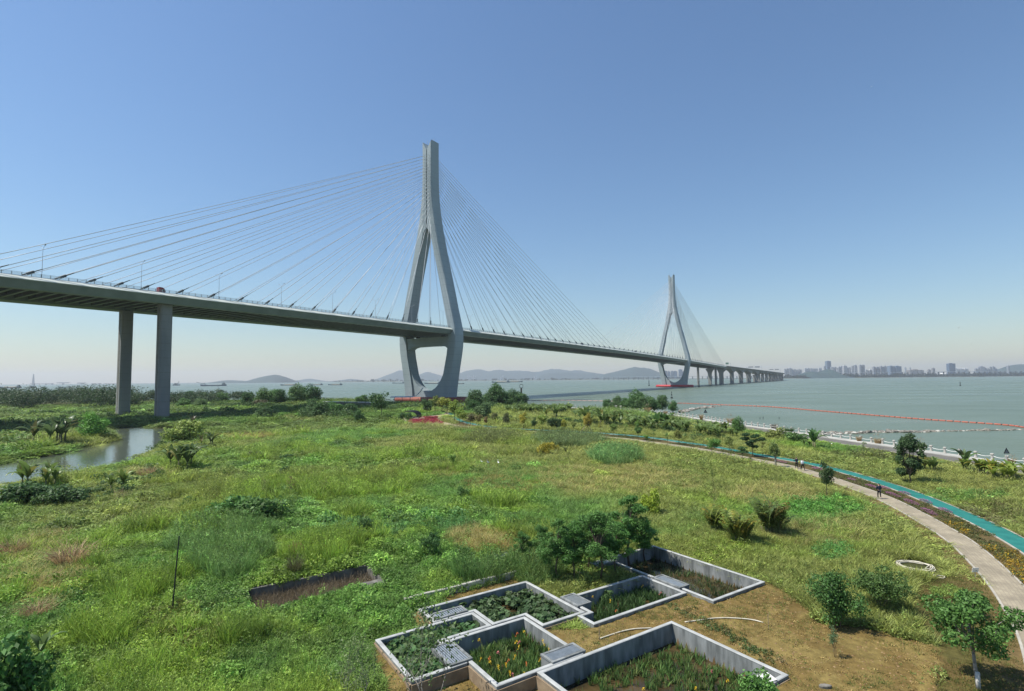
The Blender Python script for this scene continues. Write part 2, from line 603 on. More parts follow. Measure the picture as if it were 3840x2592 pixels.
BASINS = {
    'E': [(15.3, 14.5), (24.7, 14.5), (24.7, 21.25), (15.3, 21.25)],
    'C': [(13.1, 21.3), (18.2, 21.3), (18.2, 26.45), (13.1, 26.45)],
    'D': [(10.1, 23.85), (13.0, 23.85), (13.0, 26.55), (16.05, 26.55), (16.05, 28.65), (10.1, 28.65)],
    'B': [(18.35, 24.9), (21.45, 24.9), (21.45, 30.9), (13.55, 30.9), (13.55, 28.75), (16.15, 28.75), (16.15, 26.6), (18.35, 26.6)],
    'F': [(20.8, 23.4), (28.7, 23.4), (28.7, 27.2), (21.65, 27.2), (21.65, 24.8), (20.8, 24.8)],
    'G': [(28.95, 21.6), (34.45, 21.6), (34.45, 31.3), (28.95, 31.3)],
    'O': [(5.2, 36.2), (13.9, 36.2), (13.9, 41.1), (5.2, 41.1)],
}
BED_Z = {'E': -0.75, 'C': -0.70, 'D': -0.45, 'B': -0.50, 'F': -0.60, 'G': -0.65, 'O': -0.95}
WPOLY = {k: uvp(v) for k, v in BASINS.items()}

cr7 = lambda pts: zoom(2600, 1600, 1.5815, pts)
SOIL = [wpoly(cr7([(430, 925), (560, 985), (690, 1085), (730, 1170), (1000, 1190), (1250, 1265), (1465, 1315), (1440, 1569), (1440, 1800), (200, 1900), (-100, 1250), (-700, 1000), (-560, 960), (100, 1010)])),
        uvp([(9.0, 16), (15.3, 16), (15.3, 21.3), (13.1, 23.9), (10.1, 23.9), (9.2, 25)]), uvp([(18.2, 21.2), (29.2, 21.2), (29.2, 23.4), (20.8, 23.4), (18.3, 25)]),
        uvp([(9.0, 23), (10.1, 23), (10.1, 28.6), (9.3, 27.5)]), uvp([(12.6, 28.6), (13.6, 28.6), (13.6, 31.2), (12.8, 30.8)]), uvp([(15.5, 30.9), (21.5, 30.9), (21.5, 32.4), (15.5, 32.4)])]
LAWN = wpoly(cr7([(1330, 930), (1500, 885), (1640, 895), (1800, 1000), (1961, 1220), (2100, 1569), (2100, 1900), (1440, 1900), (1450, 1569), (1470, 1315), (1330, 1200), (1270, 1050)]))


def terrain_z(P):
    P = np.atleast_2d(np.asarray(P, float))
    x, y = P[:, 0], P[:, 1]
    low = sst(110, 190, y) * sst(-38, -80, x)
    low = np.maximum(low, sst(70, 110, y) * sst(-45, -75, x) * 0.9)
    z = -0.95 * low + (fbm(x * 0.07, y * 0.07, 3) - 0.5) * (0.22 + 0.5 * low) * sst(22, 60, y)
    # terrace in front of the basins
    fl = sdist(P, uvp([(8.2, 10), (15.3, 10), (15.3, 21.3), (13.1, 21.3), (13.1, 23.8), (8.2, 23.8)]))
    z = np.where(fl < 0.6, z - 0.42 * sst(0.6, -0.1, fl), z)
    on_soil = np.zeros(len(P), bool)
    for s in SOIL[:1] + SOIL[2:3]:
        on_soil |= inpoly(P, s)
    z = np.where(on_soil, z + 0.10 + 0.10 * (fbm(x * 2.2, y * 2.2, 3) - 0.5), z)
    sd = sdist(P, LAND)
    nat = sst(-40, -70, x)
    edge = np.where(nat > 0.5, sst(-10, 8, sd), sst(-0.5, 0.5, sd))
    z = z * (1 - edge) - 3.4 * edge
    prom = (sd > -8.5) & (sd < -0.1) & (nat < 0.5) & (x > -30)
    z = np.where(prom, np.minimum(z, -0.03), z)
    for c in (CREEK, POND):
        d = sdist(P, c)
        k = sst(3.0, -1.6, d)
        z = z * (1 - k) + (-2.3) * k
    # paved ground is level
    for line, w in ((PATH, 2.2), (TRACK, 2.2)):
        d = dist_line(P, line)
        k = sst(w + 1.5, w, d)
        z = z * (1 - k) + (-0.012) * k
    d = sdist(P, PLAZA)
    k = sst(2.0, 0.3, d)
    z = z * (1 - k) + (-0.012) * k
    for n, poly in WPOLY.items():
        ins = sdist(P, poly) < -0.10
        z = np.where(ins, BED_Z[n] - 0.08 + 0.10 * (fbm(x * 1.3, y * 1.3, 2) - 0.5), z)
    return z


def G(px, py, it=8):
    z = 0.0
    for _ in range(it):
        p = gz(px, py, z)
        z = 0.5 * z + 0.5 * float(terrain_z(p[:2])[0]) if _ else float(terrain_z(p[:2])[0])
    return p


def axis(parts):
    out = []
    for a, b, s in parts:
        n = max(1, int(round((b - a) / s)))
        out += list(np.linspace(a, b, n, endpoint=False))
    out.append(parts[-1][1])
    return np.array(out)


gx = axis([(-760, -260, 9), (-260, -120, 3), (-120, -45, 1.2), (-45, -13, 0.5), (-13, 20, 0.16), (20, 60, 0.5), (60, 92, 0.6), (92, 130, 5)])
gy = axis([(6, 19, 0.6), (19, 46, 0.16), (46, 100, 0.5), (100, 230, 1.2), (230, 440, 2.5), (440, 620, 8)])
XX, YY = np.meshgrid(gx, gy)
PP = np.stack([XX.ravel(), YY.ravel()], 1)
ZZ = terrain_z(PP)
nx, ny = len(gx), len(gy)
ii = (np.arange(ny - 1)[:, None] * nx + np.arange(nx - 1)[None, :]).ravel()
Q = np.stack([ii, ii + 1, ii + nx + 1, ii + nx], 1)
me = mesh_np('ground', np.column_stack([PP, ZZ]), Q, True)


def ground_colour(P):
    x, y = P[:, 0], P[:, 1]
    n = fbm(x * 0.35, y * 0.35, 4)
    c = np.array([0.060, 0.066, 0.024])[None, :] * (0.7 + 0.6 * n)[:, None]
    def put(mask, col, k=1.0):
        nonlocal c
        m = (np.asarray(mask, float) * k)[:, None]
        c = c * (1 - m) + np.asarray(col)[None, :] * (0.75 + 0.5 * n)[:, None] * m
    soil = np.zeros(len(P), bool)
    for s in SOIL:
        soil |= inpoly(P, s)
    put(soil, (0.150, 0.106, 0.036))
    put(soil * sst(0.50, 0.62, fbm(x * 0.9 + 4, y * 0.9, 3)), (0.195, 0.15, 0.052), 0.7)
    put(inpoly(P, LAWN), (0.092, 0.082, 0.026))
    put(inpoly(P, LAWN) * sst(0.5, 0.6, fbm(x * 0.3 + 9, y * 0.3, 3)), (0.13, 0.085, 0.035), 0.7)
    dp = dist_line(P, PATH)
    put(sst(3.4, 1.6, dp + 1.2 * (n - 0.5)), (0.16, 0.112, 0.048), 0.9)
    dt = dist_line(P, TRACK)
    put(sst(2.4, 1.3, dt + 0.8 * (n - 0.5)), (0.23, 0.165, 0.085), 0.9)
    bed = inpoly(P, BED)
    put(bed & (dp > 1.4), (0.115, 0.085, 0.035), 0.85)
    for k, poly in WPOLY.items():
        put(sdist(P, poly) < -0.05, (0.075, 0.050, 0.022) if k != 'O' else (0.045, 0.038, 0.024))
    for cpoly in (CREEK, POND):
        put(sst(1.2, -0.5, sdist(P, cpoly)), (0.09, 0.075, 0.04))
    return c


gc = ground_colour(PP)
ca = me.color_attributes.new('soil_tint', 'FLOAT_COLOR', 'POINT')
ca.data.foreach_set('color', np.column_stack([gc, np.ones(len(gc))]).astype(np.float32).ravel())
m, nt, b = new_mat('ground_cover_soil')
at = nd(nt, 'ShaderNodeAttribute', attribute_name='soil_tint')
tc = nd(nt, 'ShaderNodeTexCoord')
nz = nd(nt, 'ShaderNodeTexNoise')
nz.inputs['Scale'].default_value = 2.6
nz.inputs['Detail'].default_value = 9
nz.inputs['Roughness'].default_value = 0.7
nt.links.new(tc.outputs['Object'], nz.inputs['Vector'])
mr = nd(nt, 'ShaderNodeMapRange')
mr.inputs['From Min'].default_value = 0.3
mr.inputs['From Max'].default_value = 0.7
mr.inputs['To Min'].default_value = 0.62
mr.inputs['To Max'].default_value = 1.38
nt.links.new(nz.outputs['Fac'], mr.inputs['Value'])
vm = nd(nt, 'ShaderNodeVectorMath', operation='SCALE')
nt.links.new(at.outputs['Color'], vm.inputs[0])
nt.links.new(mr.outputs[0], vm.inputs['Scale'])
nt.links.new(vm.outputs[0], b.inputs['Base Color'])
b.inputs['Roughness'].default_value = 0.95
b.inputs['Specular IOR Level'].default_value = 0.1
n2 = nd(nt, 'ShaderNodeTexNoise')
n2.inputs['Scale'].default_value = 9
n2.inputs['Detail'].default_value = 6
nt.links.new(tc.outputs['Object'], n2.inputs['Vector'])
bp = nd(nt, 'ShaderNodeBump')
bp.inputs['Strength'].default_value = 0.9
bp.inputs['Distance'].default_value = 0.06
nt.links.new(n2.outputs['Fac'], bp.inputs['Height'])
nt.links.new(bp.outputs[0], b.inputs['Normal'])
me.materials.append(m)
ground = link('ground', me)
tag(ground, 'low riverside meadow ground of soil, grass and creek banks', 'ground', kind='structure')

# ------------------------------------------------------------------ river
m, nt, b = new_mat('river_water')
src, nz, mx = noise_mix(nt, b, (0.125, 0.162, 0.108), (0.105, 0.140, 0.096), 0.006, lo=0.3, hi=0.7, stretch=(1, 2.2, 1))
nw = nd(nt, 'ShaderNodeTexNoise')
nw.inputs['Scale'].default_value = 0.012
nw.inputs['Detail'].default_value = 4
nt.links.new(src, nw.inputs['Vector'])
mw = nd(nt, 'ShaderNodeMapRange')
mw.inputs['From Min'].default_value = 0.35
mw.inputs['From Max'].default_value = 0.65
mw.inputs['To Min'].default_value = 0.25
mw.inputs['To Max'].default_value = 0.36
nt.links.new(nw.outputs['Fac'], mw.inputs['Value'])
nt.links.new(mw.outputs[0], b.inputs['Roughness'])
b.inputs['IOR'].default_value = 1.33
b.inputs['Specular IOR Level'].default_value = 0.4
tc = nd(nt, 'ShaderNodeTexCoord')
mp = nd(nt, 'ShaderNodeMapping')
mp.inputs['Scale'].default_value = (0.45, 1.0, 1.0)
mp.inputs['Rotation'].default_value = (0, 0, R(14))
nt.links.new(tc.outputs['Object'], mp.inputs[0])
wv = nd(nt, 'ShaderNodeTexNoise')
wv.inputs['Scale'].default_value = 0.55
wv.inputs['Detail'].default_value = 5
wv.inputs['Roughness'].default_value = 0.6
nt.links.new(mp.outputs[0], wv.inputs['Vector'])
bp = nd(nt, 'ShaderNodeBump')
bp.inputs['Strength'].default_value = 0.9
bp.inputs['Distance'].default_value = 0.6
nt.links.new(wv.outputs['Fac'], bp.inputs['Height'])
nt.links.new(bp.outputs[0], b.inputs['Normal'])
M['river'] = m
WE = 13000.0
riv = mk('river', MB().add([(-WE, -300, ZW), (WE, -300, ZW), (WE, WE, ZW), (-WE, WE, ZW)], [(0, 1, 2, 3)]), m)
tag(riv, 'wide grey-green river reaching to the far shore', 'river', kind='structure')
# creek: calm water, its own sheet a little above the river sheet
m, nt, b = new_mat('creek_water')
noise_mix(nt, b, (0.075, 0.092, 0.068), (0.10, 0.115, 0.08), 0.05)
b.inputs['Roughness'].default_value = 0.05
b.inputs['IOR'].default_value = 1.33
tc = nd(nt, 'ShaderNodeTexCoord')
wv = nd(nt, 'ShaderNodeTexNoise')
wv.inputs['Scale'].default_value = 1.1
wv.inputs['Detail'].default_value = 4
nt.links.new(tc.outputs['Object'], wv.inputs['Vector'])
bp = nd(nt, 'ShaderNodeBump')
bp.inputs['Strength'].default_value = 0.35
bp.inputs['Distance'].default_value = 0.12
nt.links.new(wv.outputs['Fac'], bp.inputs['Height'])
nt.links.new(bp.outputs[0], b.inputs['Normal'])
M['creek'] = m


def sheet(name, poly, z, mat):
    return mk(name, MB().add([(p[0], p[1], z) for p in poly], [tuple(range(len(poly)))]), mat)


ck = mk('creek', MB().add([(-250, 60, ZW + 0.03), (-25, 60, ZW + 0.03), (-60, 215, ZW + 0.03), (-250, 232, ZW + 0.03)], [(0, 1, 2, 3)]), M['creek'])
tag(ck, 'calm creek and side pond winding past the bridge piers', 'creek', kind='structure')

# ------------------------------------------------------------------ paved ways


def strip(name, line, d0, d1, z, mat, thick=0.0, parent=None):
    a, bb = offset(line, d0), offset(line, d1)
    n = len(line)
    V = [(p[0], p[1], z) for p in a] + [(p[0], p[1], z) for p in bb]
    Fc = [(i, n + i, n + i + 1, i + 1) for i in range(n - 1)]
    if thick:
        V += [(p[0], p[1], z - thick) for p in a] + [(p[0], p[1], z - thick) for p in bb]
        Fc += [(i, i + 1, 2 * n + i + 1, 2 * n + i) for i in range(n - 1)] + [(n + i, 3 * n + i, 3 * n + i + 1, n + i + 1) for i in range(n - 1)]
        Fc += [(0, 2 * n, 3 * n, n), (n - 1, 2 * n - 1, 4 * n - 1, 3 * n - 1)]
    mb = MB().add(V, Fc)
    o = mk(name, mb, mat, parent)
    cum = np.concatenate([[0], np.cumsum(np.linalg.norm(np.diff(line, axis=0), axis=1))])
    uvl = o.data.uv_layers.new(name='UVMap')
    for lp in o.data.loops:
        k = lp.vertex_index
        uvl.data[lp.index].uv = (cum[k % n], d0 if (k // n) % 2 == 0 else d1)
    # face up
    if o.data.polygons[0].normal.z < 0:
        o.data.flip_normals()
    return o


m, nt, b = new_mat('brick_paving')
uvn = nd(nt, 'ShaderNodeUVMap')
br = nd(nt, 'ShaderNodeTexBrick')
br.inputs['Color1'].default_value = (0.325, 0.28, 0.19, 1)
br.inputs['Color2'].default_value = (0.27, 0.23, 0.158, 1)
br.inputs['Mortar'].default_value = (0.235, 0.195, 0.145, 1)
br.inputs['Scale'].default_value = 1.0
br.inputs['Brick Width'].default_value = 0.42
br.inputs['Row Height'].default_value = 0.21
br.inputs['Mortar Size'].default_value = 0.014
nt.links.new(uvn.outputs[0], br.inputs['Vector'])
tc = nd(nt, 'ShaderNodeTexCoord')
nz = nd(nt, 'ShaderNodeTexNoise')
nz.inputs['Scale'].default_value = 0.6
nz.inputs['Detail'].default_value = 6
nt.links.new(tc.outputs['Object'], nz.inputs['Vector'])
mr = nd(nt, 'ShaderNodeMapRange')
mr.inputs['From Min'].default_value = 0.3
mr.inputs['From Max'].default_value = 0.7
mr.inputs['To Min'].default_value = 0.8
mr.inputs['To Max'].default_value = 1.15
nt.links.new(nz.outputs['Fac'], mr.inputs['Value'])
vm = nd(nt, 'ShaderNodeVectorMath', operation='SCALE')
nt.links.new(br.outputs['Color'], vm.inputs[0])
nt.links.new(mr.outputs[0], vm.inputs['Scale'])
nt.links.new(vm.outputs[0], b.inputs['Base Color'])
b.inputs['Roughness'].default_value = 0.9
bp = nd(nt, 'ShaderNodeBump')
bp.inputs['Strength'].default_value = 0.5
bp.inputs['Distance'].default_value = 0.01
nt.links.new(br.outputs['Fac'], bp.inputs['Height'])
bp.invert = True
nt.links.new(bp.outputs[0], b.inputs['Normal'])
M['paving'] = m
M['teal'] = mat_noise('teal_track', (0.012, 0.135, 0.112), (0.022, 0.185, 0.152), 0.7, 0.75, bump=0.1, bscale=30)
M['kerb'] = mat_noise('kerb_stone', (0.44, 0.41, 0.34), (0.33, 0.305, 0.25), 1.2, 0.85)
M['promenade'] = mat_noise('promenade_slab', (0.46, 0.45, 0.40), (0.33, 0.325, 0.29), 0.35, 0.85)
M['road'] = mat_noise('promenade_road', (0.15, 0.14, 0.12), (0.11, 0.105, 0.09), 0.4, 0.9)
M['plaza'] = mat_noise('plaza_paving', (0.34, 0.28, 0.19), (0.27, 0.22, 0.15), 0.6, 0.9)
M['redbed'] = mat_noise('red_leaf_bed_soil', (0.26, 0.05, 0.05), (0.20, 0.06, 0.04), 0.8, 0.9)

fp = strip('footpath', PATH, -PATH_W / 2, PATH_W / 2, 0.035, M['paving'])
tag(fp, 'curving beige brick footpath through the meadow', 'path', kind='structure')
for d in (-PATH_W / 2 - 0.13, PATH_W / 2 + 0.005):
    k = strip('path_kerb', PATH, d, d + 0.125, 0.06, M['kerb'], 0.15, fp)
tr = strip('cycle_track', TRACK, -TRACK_W / 2, TRACK_W / 2, 0.03, M['teal'])
tag(tr, 'teal painted cycle track curving beside the brick footpath', 'path', kind='structure')
for d in (-TRACK_W / 2 - 0.16, TRACK_W / 2 + 0.005):
    strip('track_kerb', TRACK, d, d + 0.155, 0.05, M['kerb'], 0.15, tr)
pz = sheet('plaza_pavement', PLAZA, 0.022, M['plaza'])
if pz.data.polygons[0].normal.z < 0:
    pz.data.flip_normals()
tag(pz, 'pale paved plaza round the red planting bed', 'pavement', kind='structure')
rb = sheet('planting_bed', RED_BED, 0.05, M['redbed'])
if rb.data.polygons[0].normal.z < 0:
    rb.data.flip_normals()
tag(rb, 'bed of low red and magenta leaved plants on the plaza', 'planting bed', kind='structure')
SH2 = SHORE
pv = strip('promenade_pavement', SH2, -1.9, 0.55, 0.16, M['promenade'], 2.2)
tag(pv, 'white stone promenade edge along the river wall', 'pavement', kind='structure')
rd = strip('road', SH2, -6.6, -1.905, 0.03, M['road'])
tag(rd, 'narrow grey riverside service road behind the promenade', 'road', kind='structure')
strip('road_kerb', SH2, -6.95, -6.605, 0.10, M['kerb'], 0.2, rd)

# ------------------------------------------------------------------ cable-stayed bridge
TH = 0.56651
BO = np.array([-59.07, 390.49, 0.0])
BA = np.array([math.sin(TH), math.cos(TH), 0.0])
BT = np.array([math.cos(TH), -math.sin(TH), 0.0])
BZ = np.array([0, 0, 1.0])
SPAN = 622.0
S_L, S_R = -320.0, 940.0


def deck_z(s):
    if s < 900:
        return 50.09 - 0.00406 * s - 1.0e-5 * s * s
    return 50.09 - 0.00406 * 900 - 8.1 - 0.0098 * (s - 900)


def BP(s, t, z):
    return BO + BA * s + BT * t + BZ * z


bridge = thing('cable_stayed_bridge', 'long cable-stayed bridge with two grey diamond towers crossing the river', 'bridge', BO)

# towers: (z, outer t, inner t) of one leg
LEG = [(-1.0, 20.2, 13.0), (8, 21.2, 13.7), (16, 22.5, 15.2), (24, 24.0, 17.0), (31, 25.4, 18.6), (36, 26.2, 19.3), (40, 26.6, 19.8), (45, 26.7, 20.2), (50, 26.1, 20.1), (56, 24.7, 18.8), (64, 22.6, 16.9),
       (74, 20.3, 14.6), (84, 17.9, 12.4), (94, 15.4, 10.0), (104, 12.9, 7.5), (112, 11.1, 5.6), (118, 9.8, 4.1), (121.5, 9.0, 2.9), (124, 8.5, 1.1), (125, 8.3, 0.55), (131, 7.2, 0.5), (138, 6.1, 0.45), (145, 5.2, 0.42),
       (152, 4.65, 0.42), (160, 4.4, 0.42), (172, 4.3, 0.42), (181.5, 4.3, 0.42)]


def half_depth(z):
    return 4.75 - 0.25 * sst(100, 185, np.array(z)) + 0.15 * sst(40, 0, np.array(z))


def make_tower(s0):
    tw = mk('tower', MB().obox(BP(s0, 0, 142), BA * 3.6, BT * 0.6, BZ * 18), M['tower'], bridge)       # web recessed between the merged legs
    for sg in (-1, 1):
        mb = MB()
        rings = []
        for z, to, ti in LEG:
            d = float(half_depth(z))
            c = min(0.45, (to - ti) * 0.2)
            pts = [(-d, ti), (-d, to - c), (-d + c, to), (d - c, to), (d, to - c), (d, ti)]
            rings.append([BP(s0 + a, sg * b, z) for a, b in pts][::sg])
        d = float(half_depth(187))
        # top rises from the notch between the legs to the outer corners
        top = []
        for a, b in [(-d, 0.42), (-d, 4.1 - 0.2), (-d + 0.4, 4.3), (d - 0.4, 4.3), (d, 4.1 - 0.2), (d, 0.42)]:
            zt = 183.6 + 6.3 * (b / 4.3) ** 1.7
            top.append(BP(s0 + a, sg * b, zt))
        rings.append(top[::sg])
        mb.loft(rings)
        mk('leg', mb, M['tower'], tw)
        # lightning rod
        mk('lightning_rod', MB().tube([BP(s0, sg * 3.2, 186), BP(s0, sg * 3.2, 192.5)], 0.13, 5), M['galv'], tw)
    # infill plate below the deck with a rounded opening (cross-beam on top, bowl below)
    prof = []
    zs = [5.6, 5.9, 6.6, 7.8, 9.4, 11.4, 14.0, 17.0, 20.5, 24.5, 28.5, 31.5, 34.0, 36.0, 37.3, 38.0]
    ts = [0.01, 2.4, 4.6, 6.8, 8.9, 10.7, 12.6, 14.2, 15.7, 17.2, 18.5, 19.2, 19.3, 18.6, 16.8, 13.5]
    op = list(zip(ts, zs)) + [(0.01, 38.2)]
    D = 3.7
    for sg in (-1, 1):
        mb = MB()
        V = []
        for t, z in op:
            if z < 36.5:
                oo = np.interp(z, [q[0] for q in LEG], [q[2] for q in LEG]) + 1.2
                V.append((t, z, max(oo, t + 0.5), z))
            else:
                V.append((t, z, 21.0 * (t / 16.6) if t < 16.6 else 21.0, 44.2))
        V[0] = (0.01, 5.6, 0.01, -1.0)
        V[1] = (2.4, 5.9, 5.0, -1.0)
        V[2] = (4.6, 6.6, 10.0, -1.0)
        V[3] = (6.8, 7.8, 14.2, -1.0)
        V[4] = (8.9, 9.4, 14.6, 4.0)
        n = len(V)
        ring_in_f = [BP(s0 - D, sg * a, z) for a, z, _, _ in V]
        ring_out_f = [BP(s0 - D, sg * a, z) for _, _, a, z in V]
        ring_in_b = [BP(s0 + D, sg * a, z) for a, z, _, _ in V]
        ring_out_b = [BP(s0 + D, sg * a, z) for _, _, a, z in V]
        VV = ring_in_f + ring_out_f + ring_in_b + ring_out_b
        Fc = []
        for i in range(n - 1):
            Fc.append((i, i + 1, n + i + 1, n + i))
            Fc.append((2 * n + i, 3 * n + i, 3 * n + i + 1, 2 * n + i + 1))
            Fc.append((i, 2 * n + i, 2 * n + i + 1, i + 1))
            Fc.append((n + i, n + i + 1, 3 * n + i + 1, 3 * n + i))
        if sg < 0:
            Fc = [f[::-1] for f in Fc]
        mk('cross_beam', mb.add(VV, Fc), M['tower'], tw)
    mk('cross_beam', MB().obox(BP(s0, 0, 43.4), BA * 4.0, BT * 20.6, BZ * 0.9), M['tower'], tw)
    for t in (-12, 12):
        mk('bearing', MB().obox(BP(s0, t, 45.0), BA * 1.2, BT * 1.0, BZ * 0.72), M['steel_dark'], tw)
    # crown of the arch between the legs
    return tw


tower1 = make_tower(0.0)
tower2 = make_tower(SPAN)


def capsule(s0, half_t, half_s, r, z):
    """stadium-shaped fender ring of round section"""
    mb = MB()
    path = []
    for a in np.linspace(-90, 90, 13):
        path.append((half_t + half_s * math.cos(R(a)), half_s * math.sin(R(a))))
    for a in np.linspace(90, 270, 13):
        path.append((-half_t + half_s * math.cos(R(a)), half_s * math.sin(R(a))))
    rings = []
    N = len(path)
    for i, (t, s) in enumerate(path):
        t2, s2 = path[(i + 1) % N]
        t1, s1 = path[i - 1]
        tx, sx = t2 - t1, s2 - s1
        L = math.hypot(tx, sx)
        nx_, ns = sx / L, -tx / L
        rings.append([BP(s0 + s + ns * r * math.cos(a), t + nx_ * r * math.cos(a), z + r * 0.95 * math.sin(a)) for a in np.linspace(0, 2 * math.pi, 10, endpoint=False)])
    rings.append(rings[0])
    return mb.loft(rings, cap=False)


fd = mk('fender', capsule(0, 21.5, 8.0, 2.3, -0.2), M['red'], bridge, True)
fd['label'] = 'rust red collision fender round the near tower base'
fd2 = mk('fender', capsule(SPAN, 21.5, 8.0, 2.3, -0.2), M['crimson'], bridge, True)
fd2['label'] = 'crimson collision fender round the far tower base'
for s0 in (0, SPAN):
    mb = MB()
    st = [(20.5 + 8 * math.cos(R(a)), 8 * math.sin(R(a))) for a in np.linspace(-90, 90, 9)] + [(-20.5 + 8 * math.cos(R(a)), 8 * math.sin(R(a))) for a in np.linspace(90, 270, 9)]
    mb.loft([[BP(s0 + b, a, -3.5) for a, b in st], [BP(s0 + b, a, -0.4) for a, b in st]])
    mk('pile_cap', mb, M['pier'], bridge)

# deck: top plate, fairings, edge boxes, floor beams
SS = np.arange(S_L, S_R + 1, 20.0)


def sweep(prof, s_list=SS, close=True, zf=deck_z):
    mb = MB()
    mb.loft([[BP(s, t, zf(s) + z) for t, z in prof] for s in s_list], cap=close, closed=close)
    return mb


deck = mk('deck', sweep([(-22.0, 0.0), (-22.0, -0.7), (22.0, -0.7), (22.0, 0.0)][::-1]), M['asphalt'], bridge)
for sg in (-1, 1):
    prof = [(sg * 22.01, 0.25), (sg * 24.2, -1.15), (sg * 24.15, -1.40), (sg * 22.2, -1.40), (sg * 22.01, -0.6)]
    mk('fairing', sweep(prof[::-sg]), M['fairing'], deck)
    prof = [(sg * 24.0, -1.41), (sg * 22.6, -4.3), (sg * 17.0, -4.0), (sg * 16.6, -0.72), (sg * 21.9, -0.72), (sg * 21.9, -1.41)]
    mk('edge_girder', sweep(prof[::-sg]), M['steel'], deck)
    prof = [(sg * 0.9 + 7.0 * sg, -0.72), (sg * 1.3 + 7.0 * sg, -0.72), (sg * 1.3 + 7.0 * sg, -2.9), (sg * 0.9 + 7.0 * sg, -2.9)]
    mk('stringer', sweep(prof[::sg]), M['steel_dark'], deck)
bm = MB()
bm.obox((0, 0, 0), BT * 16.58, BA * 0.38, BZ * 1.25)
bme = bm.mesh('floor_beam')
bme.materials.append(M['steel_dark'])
fl = MB()
fl.obox((0, 0, 0), BT * 16.58, BA * 0.5, BZ * 0.06)
flm = fl.mesh('beam_flange')
flm.materials.append(M['steel'])
for s in np.arange(S_L + 2, S_R - 1, 4.2):
    o = link('floor_beam', bme, None, deck)
    o.location = BP(s, 0, deck_z(s) - 1.98) - BO
    if s < 60:
        f2 = link('flange', flm, None, o)
        f2.location = (0, 0, -1.315)

# railings on both edges
for sg in (-1, 1):
    mb = MB()
    s = S_L
    while s < S_R - 2.6:
        far = s > 330
        st = 2.6 if not far else 5.2
        z0 = deck_z(s)
        mb.obox(BP(s, sg * 21.6, z0 + 0.72), BA * 0.09, BT * 0.09, BZ * 0.72)
        s += st
    for h in (0.45, 0.8, 1.12, 1.44):
        for a, b in zip(SS[:-1], SS[1:]):
            mb.bar(BP(a, sg * 21.6, deck_z(a) + h), BP(b, sg * 21.6, deck_z(b) + h), 0.09)
    mk('railing', mb, M['rail'], deck)
    mk('kerb_plinth', sweep([(sg * 21.95, 0.24), (sg * 21.2, 0.24), (sg * 21.2, 0.004), (sg * 21.95, 0.004)][::sg]), M['steel'], deck)
mb = sweep([(-0.3, 0.004), (0.3, 0.004), (0.2, 0.85), (-0.2, 0.85)])
mk('median_barrier', mb, M['viaduct'], deck)

# stay cables: 20 a side in each of two planes per tower
off_side = [-24.0 - 13.3 * i for i in range(14)] + [-24.0 - 13.3 * 13 - 9.0 * k for k in range(1, 7)]
off_main = [22.0 + 14.85 * i for i in range(20)]
sag = 0.006
anch = MB()
for s0, sgn in ((0.0, 1), (SPAN, -1)):
    for i in range(20):
        for so, sd in ((off_side[i] * sgn * (1.0 if s0 == 0 else 1.23), -sgn), (off_main[i] * sgn, sgn)):
            for pl in (-1, 1):
                sa = s0 + so
                za = deck_z(sa)
                k = i / 19.0
                zt = 128.0 + 51.0 * k ** 0.82
                to = float(np.interp(zt, [q[0] for q in LEG], [q[1] for q in LEG]))
                ti = float(np.interp(zt, [q[0] for q in LEG], [q[2] for q in LEG]))
                A = BP(sa, pl * 20.9, za + 1.1)
                Bp = BP(s0 + 4.3 * sd, pl * (0.45 * to + 0.55 * ti), zt)
                L = np.linalg.norm(Bp - A)
                pts = []
                nseg = 8
                for j in range(nseg + 1):
                    f = j / nseg
                    p = A + (Bp - A) * f
                    p = p - BZ * (4 * f * (1 - f) * sag * L * 0.5)
                    pts.append(p)
                cb = mk('stay_cable', MB().tube(pts, 0.13 if s0 == 0 else 0.16, 6), M['cable'], bridge, True)
                d = (Bp - A) / L
                mbA = MB().tube([A - d * 1.2, A + d * 0.2, A + d * 0.25, A + d * 2.4, A + d * 2.45, A + d * 5.2], [0.22, 0.26, 0.48, 0.48, 0.20, 0.15], 8)
                mk('anchor', mbA, M['anchor'], cb)

# side-span piers under the near and far fans
for s0, lab in ((-187.0, None), (SPAN + 238.0, None)):
    for t in (-17.6, 17.6):
        z1 = deck_z(s0) - 4.2
        r = []
        for z in (-3.0, z1):
            d, w, c = 2.3, 1.95, 0.5
            r.append([BP(s0 + a, t + b_, z) for a, b_ in [(-d, -w + c), (-d, w - c), (-d + c, w), (d - c, w), (d, w - c), (d, -w + c), (d - c, -w), (-d + c, -w)]])
        pr = mk('pier', MB().loft(r), M['pier'], bridge)
        mb = MB()
        for z in np.arange(6, z1 - 2, 6.0):
            mb.loft([[BP(s0 + a * 1.003, t + b_ * 1.003, z + q) for a, b_ in [(-2.3, -1.45), (-2.3, 1.45), (-1.8, 1.95), (1.8, 1.95), (2.3, 1.45), (2.3, -1.45), (1.8, -1.95), (-1.8, -1.95)]] for q in (0, 0.09)], cap=False)
        mk('pour_joint', mb, M['old_concrete'], pr)
        mk('recess', MB().obox(BP(s0 - 2.305, t, z1 * 0.5 - 1), BT * 0.28, BA * 0.03, BZ * (z1 * 0.5 - 0.5)), M['old_concrete'], pr)
        for q in (-1.1, 1.1):
            mk('bearing', MB().obox(BP(s0, t + q, z1 + 0.12), BA * 0.9, BT * 0.6, BZ * 0.22), M['steel_dark'], pr)

# ------------------------------------------------------------------ approach viaduct beyond the far side span


def via_c(s):
    """centre line: straight on from the bridge, bending left towards the far shore"""
    e = max(0.0, s - 2080.0)
    return BP(s, -e * e / 900.0, 0)


